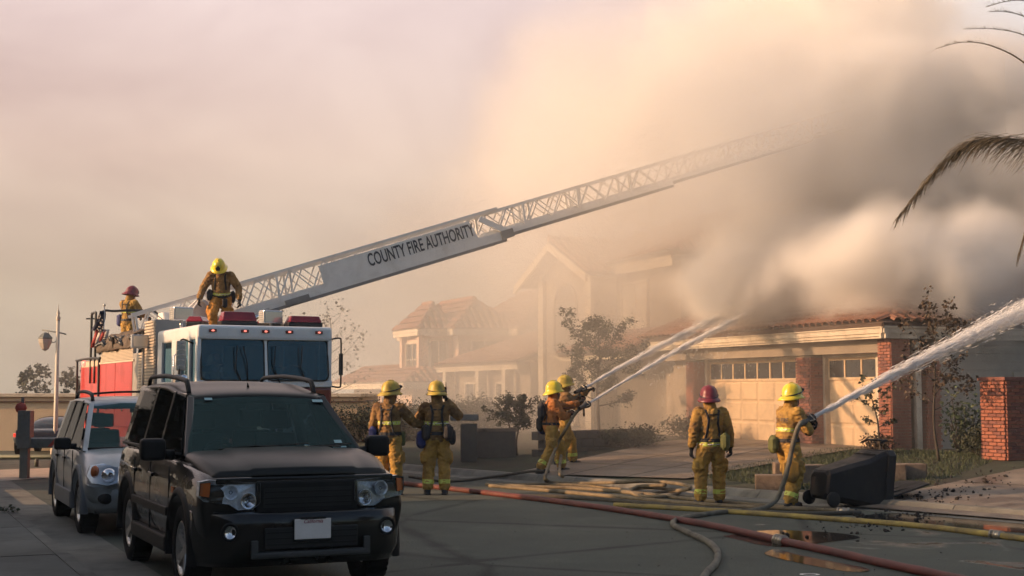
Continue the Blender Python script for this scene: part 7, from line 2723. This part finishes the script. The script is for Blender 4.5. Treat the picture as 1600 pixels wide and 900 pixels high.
# two standing together in the street, backs to the camera
p3 = gp(607, 774)
person('firefighter with blue belt pouch reaching one hand to the right, nearest the black car', (p3.x, p3.y + .05, 0), R(-14),
       dict(eb=(.36, .18, 1.19), wb=(.50, .40, 1.14), hed=(.02, .03, 1.63), ka=(-.11, .05, .50), kb=(.13, .0, .50)), coat='coat_brown', trousers='trouser_tan', helm='helmet_ochre', seed=3,
       bands=('waist', 1.19), gloves=((0, .1, -1), (.7, .7, .0)), palm=((1, 0, 0), (0, 0, -1)), curl=(.6, .9), headrot=(0, 0, -38), pouches=((196, -.03, 'pouch_blue', .20, .26, .15), (20, -.08, 'pouch_green', .12, .26, .09)), armband=True, hem=.84)
p4 = gp(682, 773)
pp4 = person('firefighter with yellow helmet holding a black radio to the ear, blue pouch at the hip', (p4.x, p4.y + .05, 0), R(4),
             dict(eb=(.36, .10, 1.30), wb=(.17, .16, 1.55), ea=(-.30, .16, 1.24), wa=(-.12, .26, 1.30), hed=(-.01, .02, 1.63), aa=(-.15, 0, .09), ab=(.13, 0, .09), sb=(.20, 0, 1.46)), coat='coat_brown', trousers='trouser_tan', helm='helmet_ochre', seed=8,
             bands=('waist', 1.18), gloves=((.8, .2, .3), (-.35, .0, .9)), palm=((0, -1, 0), (-1, 0, 0)), curl=(.7, .8), headrot=(-3, 0, 8), pouches=((186, -.10, 'pouch_blue', .19, .24, .17), (215, .02, 'pouch_black', .16, .24, .12), (320, .02, 'pouch_black', .18, .22, .13), (352, -.06, 'pouch_black', .15, .24, .12)), hem=.86)
MB().box((.13, .17, 1.68), (.07, .045, .20)).cyl((.15, .17, 1.76), (.15, .17, 1.86), .008, n=6).build('radio', MATS['radio_black'], pp4[0], bevel=.008)
# pair on the driveway with two hoses, in haze, facing right
p5 = gp(862, 749, .0)
Z5 = hz(p5.x, p5.y)
person('hazy firefighter in orange sleeves aiming the thinner jet up to the right', (p5.x, p5.y + .1, Z5), R(-72),
       dict(aa=(-.16, .26, .09), ab=(.16, -.30, .09), ka=(-.14, .24, .50), kb=(.14, -.06, .47), ha=(-.10, .02, .86), hb=(.10, -.02, .86), pel=(0, 0, .91), wai=(0, .0, 1.03), che=(0, .02, 1.26), nek=(0, .04, 1.42), hed=(0, .07, 1.54), sa=(-.19, .06, 1.35), sb=(.19, -.02, 1.35), ea=(-.20, .34, 1.27), wa=(-.10, .62, 1.36), eb=(.24, .16, 1.10), wb=(.06, .34, 1.12)),
       coat='shirt_orange', trousers='trouser_tan', helm='helmet_yellow', seed=11, bands=(), gloves=((.2, 1, .3), (-.5, .8, .2)), palm=((.5, 0, -1), (0, 0, 1)), curl=(1.0, 1.0), headrot=(8, 0, 0), pouches=((200, -.05, 'pouch_blue', .22, .22, .18), (230, .0, 'pouch_black', .2, .24, .14), (270, .25, 'pouch_black', .24, .26, .12)), hem=.80, goggles=False)
p6 = gp(872, 741, .0)
Z6 = hz(p6.x, p6.y)
person('hazy firefighter behind the one in orange sleeves, aiming the wider jet upward', (p6.x + .12, p6.y + .2, Z6), R(-70),
       dict(aa=(-.16, .28, .09), ab=(.16, -.20, .09), ka=(-.14, .24, .50), kb=(.14, .0, .49), ea=(-.22, .34, 1.36), wa=(-.10, .60, 1.55), eb=(.24, .2, 1.2), wb=(.06, .36, 1.32), hed=(0, .06, 1.62), nek=(0, .03, 1.5)),
       coat='coat_brown', trousers='trouser_tan', helm='helmet_ochre', seed=13, bands=(), gloves=((.2, 1, .4), (-.5, .8, .4)), palm=((.5, 0, -1), (0, 0, 1)), curl=(1.0, 1.0), headrot=(10, 0, 0), pouches=((200, -.05, 'pouch_black', .2, .24, .14),), goggles=False)
# right pair
p7 = gp(1112, 790)
person('firefighter in dark red helmet standing with both arms down, watching the garage', (p7.x, p7.y + .05, 0), R(8),
       dict(aa=(-.17, .0, .09), ab=(.15, .06, .09), ka=(-.15, .03, .50), kb=(.145, .05, .50), ea=(-.275, -.04, 1.16), eb=(.285, -.03, 1.15), wa=(-.30, .02, .90), wb=(.33, .03, .92), hed=(-.01, .03, 1.61)), coat='coat_tan', trousers='trouser_orange' if False else 'trouser_tan', helm='helmet_red', seed=17,
       bands=('waist', .95), gloves=((-.05, .1, -1), (.05, .1, -1)), palm=((1, 0, 0), (-1, 0, 0)), curl=(.45, .45), headrot=(4, 0, -14), pouches=((318, -.02, 'pouch_green', .17, .24, .13),), hem=.83, sc_=.965)
p8 = gp(1234, 795)
pp8 = person('firefighter in bright yellow helmet gripping the nozzle of the thickest jet, lettered coat back', (p8.x, p8.y + .05, 0), R(-62),
             dict(aa=(-.12, .16, .09), ab=(.12, -.10, .09), ka=(-.11, .15, .50), kb=(.13, .05, .50), ha=(-.10, .0, .91), hb=(.10, .0, .91), che=(0, .02, 1.33), nek=(0, .05, 1.49), hed=(0, .10, 1.61), ea=(-.24, .22, 1.19), wa=(-.06, .43, 1.25), eb=(.27, .16, 1.16), wb=(.10, .33, 1.15), sa=(-.19, .06, 1.42), sb=(.20, .02, 1.42)),
             coat='coat_tan', trousers='trouser_tan', helm='helmet_yellow', seed=23, bands=('waist', 1.16), gloves=((.25, 1, .25), (-.3, 1, .3)), palm=((.6, 0, -1), (-.2, 0, 1)), curl=(1.0, 1.0), headrot=(2, 0, 4), pouches=((215, -.06, 'pouch_green', .19, .20, .12), (180, -.04, 'pouch_green', .17, .2, .12), (250, -.06, 'pouch_green', .17, .20, .12), (330, -.42, 'trouser_tan', .26, .26, .12)), hem=.86, harness=0, sc_=.98)
tx8 = text('CITY FIRE', .11, MATS['text_dark'], pp8[1], Matrix.Identity(4), ext=.0)
for v in tx8.data.vertices:
    q = Vector((v.co.x * .62, -1.0, 1.30 + v.co.y * 1.0))
    hit = pp8[2].ray_cast(q, Vector((0, 1, 0)), 2.0)
    if hit[0] is not None:
        v.co = hit[0] + Vector((0, -.010, 0))
# crew on the engine
# the one walking towards the camera on the deck, head bowed
c1 = T0 - TF * 5.0 + TX * .50
person('firefighter in yellow helmet, head bowed, stepping over the roof lights of the fire engine', (c1.x, c1.y, 2.80), R(180 + 6),
       dict(aa=(-.14, -.06, .09), ab=(.13, .16, .12), ka=(-.13, .06, .48), kb=(.15, .22, .52), ha=(-.10, -.04, .90), hb=(.10, -.04, .90), pel=(0, -.04, .94), wai=(0, .02, 1.06), che=(0, .08, 1.28), nek=(0, .17, 1.42), hed=(.02, .27, 1.48), sa=(-.20, .10, 1.37), sb=(.20, .10, 1.37), ea=(-.37, .04, 1.12), eb=(.36, .06, 1.12), wa=(-.40, .10, .86), wb=(.44, .12, .88)),
       coat='coat_brown', trousers='trouser_orange', helm='helmet_yellow', seed=29, bands=('waist', .99), gloves=((-.1, .1, -1), (.1, .1, -1)), palm=((1, 0, 0), (-1, 0, 0)), curl=(.5, .5), headrot=(-42, 0, 0), pouches=((200, -.05, 'pouch_black', .18, .2, .12), (20, -.02, 'pouch_black', .16, .2, .12), (120, -.2, 'pouch_black', .12, .2, .06)), hem=.84, collar=True, goggles=False, vest='shirt_orange')
c2 = T0 - TF * 11.3 + TX * -.15
person('firefighter in dark red helmet at the turntable controls, back to the camera', (c2.x, c2.y, 2.49), R(-30),
       dict(ea=(-.26, .16, 1.18), wa=(-.12, .36, 1.12), eb=(.28, .14, 1.18), wb=(.22, .38, 1.10), hed=(.02, .05, 1.62)), coat='coat_tan', trousers='trouser_tan', helm='helmet_red', seed=31,
       bands=('waist', 1.22), gloves=((.3, 1, -.1), (-.1, 1, -.1)), palm=((0, 0, -1), (0, 0, -1)), curl=(.8, .8), headrot=(-12, 0, -30), pouches=((190, .0, 'pouch_blue', .16, .3, .14),), goggles=False)
# driver's mate seen through the windscreen
c3_ = tl(1.22, -.62, 0)
cw_ = T0 - TF * 1.22 - TX * .62
person('firefighter seated inside the cab behind the windscreen, yellow band on the sleeve', (cw_.x, cw_.y, .98), R(180 + 27),
       dict(aa=(-.12, .55, .20), ab=(.12, .55, .20), ka=(-.13, .42, .58), kb=(.13, .42, .58), ha=(-.09, 0, .55), hb=(.09, 0, .55), pel=(0, 0, .58), wai=(0, -.01, .70), che=(0, 0, .92), nek=(0, .03, 1.07), hed=(0, .06, 1.18), sa=(-.19, .02, 1.0), sb=(.19, .02, 1.0), ea=(-.25, .16, .78), eb=(.25, .16, .78), wa=(-.16, .38, .74), wb=(.16, .38, .74)),
       coat='coat_tan', trousers='trouser_tan', helm='helmet_red', seed=37, bands=('waist', .86), gloves=((.2, 1, 0), (-.2, 1, 0)), palm=((0, 0, -1), (0, 0, -1)), hem=.50, harness=1, armband=True, goggles=False)
# ------------------------------------------------------------------ hoses and water
mat('hose_red', (0.13, 0.028, 0.020), 0.55, var=.2, vs=8, bump=.4, bs=160, dirt=(.07, .02, .016), ds=2.5, dl=(.45, .7))
mat('hose_grey', (0.17, 0.155, 0.115), 0.8, var=.2, vs=8, bump=.4, bs=160, dirt=(.09, .08, .06), ds=3)
mat('hose_tan', (0.22, 0.17, 0.10), 0.8, var=.2, vs=8, bump=.4, bs=160, dirt=(.10, .08, .05), ds=2)
mat('hose_yellow', (0.36, 0.27, 0.07), 0.7, var=.15, vs=8, bump=.4, bs=160, dirt=(.17, .13, .06), ds=2)
mat('hose_dark', (0.075, 0.065, 0.05), 0.85, var=.2, vs=8, bump=.4, bs=160)
mat('brass', (0.34, 0.30, 0.24), 0.35, metal=.8, var=.2)


def hose(label, pts, r_, mt_, couplings=(), flat=.85, z0=None, lead=None, group=None, wob=.01, nm='fire_hose'):
    """pts: pixel pairs on the road (z from height map) or Vectors"""
    P = []
    for p in pts:
        if isinstance(p, Vector):
            P.append(p)
        else:
            z = r_ * flat if len(p) == 2 else p[2]
            q = gp(p[0], p[1], z)
            hh = hz(q.x, q.y)
            if hh > 0:
                q = gp(p[0], p[1], z + hh)
            P.append(q)
    C = catmull(P, 9)
    C = [c + Vector((noise.noise(c * 1.3) * wob, noise.noise(c * 1.3 + Vector((5, 5, 5))) * wob, 0)) for c in C]
    t = thing(nm, label, 'hose', (C[0].x, C[0].y, 0), group=group)
    o = Vector((C[0].x, C[0].y, 0))
    m = MB().tube([c - o for c in C], [r_ * (1 + .05 * math.sin(i * 1.1)) for i in range(len(C))], n=12, flat=1.0)
    m.build('jacket', MATS[mt_], t)
    for f in couplings:
        i = min(len(C) - 2, int(f * (len(C) - 1)))
        d = (C[i + 1] - C[i]).normalized()
        c = C[i] - o
        q = MB().cyl(c - d * .09, c + d * .09, r_ * 1.35, n=14)
        for k in (-.07, 0, .07):
            q.cyl(c + d * (k - .012), c + d * (k + .012), r_ * 1.6, n=14)
        q.build('coupling', MATS['brass'], t)
    return t


hose('thick dark red supply hose running diagonally across the road to the bottom right', [(600, 752), (700, 763), (760, 770), (860, 782), (960, 796), (1060, 812), (1150, 829), (1238, 849), (1300, 862), (1380, 880), (1470, 899), (1600, 928)], .045, 'hose_red', (.62,))
hose('yellow hose running to the right edge with one coupling', [(960, 789), (1040, 793), (1120, 798), (1220, 805), (1330, 813), (1440, 822), (1540, 834), (1610, 843), (1700, 852)], .038, 'hose_yellow', (.78,))
hose('pale tan hose lying along the gutter behind the two firefighters', [(760, 757), (820, 760), (900, 763), (1000, 771), (1090, 781), (1180, 789), (1260, 795), (1335, 799)], .032, 'hose_tan', (.98,))
hose('tan hose passing just in front of the red helmeted firefighter', [(765, 759), (850, 766), (960, 776), (1060, 785), (1150, 791), (1240, 795), (1300, 797)], .032, 'hose_tan')
hose('dark hose nearest the red one, merging with the bundle', [(795, 774), (870, 776), (960, 782), (1050, 790), (1140, 797), (1240, 803), (1345, 801)], .034, 'hose_dark')
hose('hose coiling into a loop on the driveway apron', [(852, 748), (862, 754), (900, 755), (960, 754), (1020, 752), (1072, 758), (1076, 764), (1045, 768), (1000, 772), (985, 768), (1000, 760), (1040, 758)], .030, 'hose_tan')
hose('second loop of hose between the driveway and the bundle', [(780, 757), (860, 757), (930, 760), (975, 766), (1000, 775), (1040, 776), (1062, 768), (1020, 762), (985, 764)], .030, 'hose_tan')
hose('thin dark hose curving along the far kerb from the two standing firefighters', [(640, 745), (700, 752), (770, 745), (825, 737), (850, 736)], .028, 'hose_dark')
# from the nozzle man's nozzle, down his side and out to the camera
NZ = pt(1262, 657, p8.y - .10)
nzd = (pt(1600, 487, 27.0) - NZ).normalized()
hose('grey hose looping from the nozzle down to the road and out at the bottom edge', [NZ, NZ - nzd * .25, pt(1240, 690, p8.y - .30), pt(1231, 730, p8.y - .34), pt(1222, 760, p8.y - .34), pt(1210, 784, p8.y - .36), (1180, 797), (1130, 800), (1085, 806), (1058, 812), (1052, 820), (1075, 832), (1105, 846), (1121, 862), (1118, 880), (1103, 897), (1085, 925)], .036, 'hose_grey', wob=.004)
# hose up to the far nozzles
N5 = pt(914, 634, p5.y)
N6 = pt(908, 609, p6.y + .1)
hose('hose rising from the driveway to the nearer hazy firefighter nozzle', [(855, 752), (852, 744, .06), pt(868, 700, p5.y - .1), pt(886, 668, p5.y - .15), pt(900, 645, p5.y), N5], .030, 'hose_tan')
hose('hose rising to the nozzle of the farther hazy firefighter', [(880, 745), (874, 735, .1), pt(880, 690, p6.y), pt(888, 640, p6.y), N6], .030, 'hose_tan')


def nozzle(label, p, d, sc_=1.0):
    q = Vector(d).normalized().to_track_quat('Z', 'Y').to_matrix().to_4x4()
    t = thing('nozzle', label, 'nozzle', p)
    M_ = q @ Matrix.Scale(sc_, 4)
    MB().lathe([(.035, -.20), (.04, -.05), (.045, 0), (.055, .02), (.058, .10), (.050, .13), (.03, .135)], n=18, mat=M_).build('barrel', MATS['radio_black'], t)
    MB().lathe([(.030, .136), (.045, .135), (.062, .12), (.062, .09), (.055, .08)], n=18, mat=M_).build('bumper', MATS['rubber_black'], t)
    dn = Vector((0, 0, -1)) - Vector(d).normalized() * Vector((0, 0, -1)).dot(Vector(d).normalized())
    dn.normalize()
    MB().tube([dn * .04 * sc_ - Vector(d).normalized() * .06, dn * .17 * sc_ - Vector(d).normalized() * .09], .018 * sc_, n=8).build('pistol_grip', MATS['radio_black'], t)
    MB().tube([(q @ Vector(v)) * sc_ for v in ((.05, 0, -.03), (.075, 0, .05), (0, .09, .04), (-.075, 0, .05), (-.05, 0, -.03))], .009 * sc_, n=6).build('bail', MATS['brass'], t)
    return t


def water_mat():
    m = bpy.data.materials.new('water_spray')
    m.use_nodes = True
    nt = m.node_tree
    nt.nodes.clear()
    o = nd(nt, 'ShaderNodeOutputMaterial')
    tr = nd(nt, 'ShaderNodeBsdfTransparent')
    df = nd(nt, 'ShaderNodeBsdfDiffuse', inp={0: (.92, .92, .92, 1)})
    tl_ = nd(nt, 'ShaderNodeBsdfTranslucent', inp={0: (.95, .95, .95, 1)})
    a = nd(nt, 'ShaderNodeMixShader', inp={0: .5, 1: df.outputs[0], 2: tl_.outputs[0]})
    b = nd(nt, 'ShaderNodeMixShader', inp={0: .55, 1: tr.outputs[0], 2: a.outputs[0]})
    nt.links.new(b.outputs[0], o.inputs[0])
    MATS['water_spray'] = m


water_mat()


def jet(label, p0, p1, sag, r0, r1, n, seed, dens=1.0, flen=.35, drops=0, drip=0.0):
    """stream of water: many thin strands that start in a tight core and break up as they spread"""
    rnd = random.Random(seed)
    p0, p1 = Vector(p0), Vector(p1)
    L = (p1 - p0).length
    d = (p1 - p0).normalized()
    a = d.orthogonal().normalized(); b = d.cross(a)

    def c(t):
        return p0.lerp(p1, t) + Vector((0, 0, sag * 4 * t * (1 - t)))
    t_ = thing('water_jet', label, 'water jet', p0)
    m = MB()
    # solid core near the nozzle
    for k in range(3):
        C = [c(i / 24 * .38) - p0 for i in range(25)]
        m.tube([q + a * rnd.gauss(0, r0 * .2) + b * rnd.gauss(0, r0 * .2) for q in C], [max(.002, (r0 * .75) * (1 - (i / 24) ** 1.3) + .002) for i in range(25)], n=7)
    for i in range(n):
        t0 = rnd.random() ** .8
        fl = flen * rnd.uniform(.25, 1.2) * (1 - .65 * t0)
        t1 = min(1.05, t0 + fl / L)
        rr = r0 + (r1 - r0) * t0 ** 1.25
        an = rnd.uniform(0, 6.28)
        rad = abs(rnd.gauss(0, .50)) * rr
        of = a * math.cos(an) * rad + b * math.sin(an) * rad
        q0, q1 = c(t0) - p0 + of, c(t1) - p0 + of * (1 + .25 * fl)
        qm = (q0 + q1) / 2 + a * rnd.gauss(0, .05 * rr) + b * rnd.gauss(0, .05 * rr)
        w_ = (.002 + .0062 * rnd.random()) * dens
        m.tube([q0, qm, q1], [.0006, w_, .0006], n=3, smooth=False)
    for i in range(drops):
        t0 = rnd.uniform(.25, 1.0)
        rr = r0 + (r1 - r0) * t0 ** 1.2
        fall = abs(rnd.gauss(0, drip)) * t0
        q = c(t0) - p0 + Vector((rnd.gauss(0, rr * .7), rnd.gauss(0, rr * .7), rnd.gauss(0, rr * .6) - fall))
        s = rnd.uniform(.003, .009)
        m.add([q + Vector((s, 0, 0)), q + Vector((-s, 0, 0)), q + Vector((0, s, 0)), q + Vector((0, 0, s * 2.5)), q + Vector((0, 0, -s * 2.5))], [(0, 2, 3), (2, 1, 3), (1, 0, 3), (2, 0, 4), (1, 2, 4), (0, 1, 4)])
    m.build('spray', MATS['water_spray'], t_, kind='stuff')
    # fine mist round the strands
    C = [c(i / 16) - p0 for i in range(17)]
    mm_ = MB().tube(C, [(r0 * .8 + (r1 * .9 - r0) * (i / 16) ** 1.1) for i in range(17)], n=14)
    mm_.build('mist', volume_mat('mist_' + str(seed), (.97, .97, .97), .75, False), t_, kind='stuff')
    return t_


nozzle('black branch nozzle in the gloves of the firefighter in the bright yellow helmet', NZ, nzd, 1.15)
jet('thick white water jet from the right-hand nozzle crossing in front of the garage', NZ + nzd * .13, pt(1650, 462, 28.0), .06, .030, .30, 6500, 3, 1.25, .6, 250, .15)
T1 = pt(1232, 462, 36.0)
d5 = (T1 - N5).normalized(); d6 = (T1 - N6).normalized()
nozzle('nozzle held by the nearer hazy firefighter', N5, d5, 1.1)
nozzle('nozzle held by the farther hazy firefighter', N6, d6, 1.1)
jet('thin bright water jet, lower of the two aimed at the roof', N5 + d5 * .1, T1, .12, .020, .17, 3600, 5, 1.15, .6, 600, 1.3)
jet('paler upper water jet of the two aimed at the roof', N6 + d6 * .1, pt(1222, 460, 37.0), .16, .030, .27, 3600, 7, 1.2, .6, 600, 1.3)
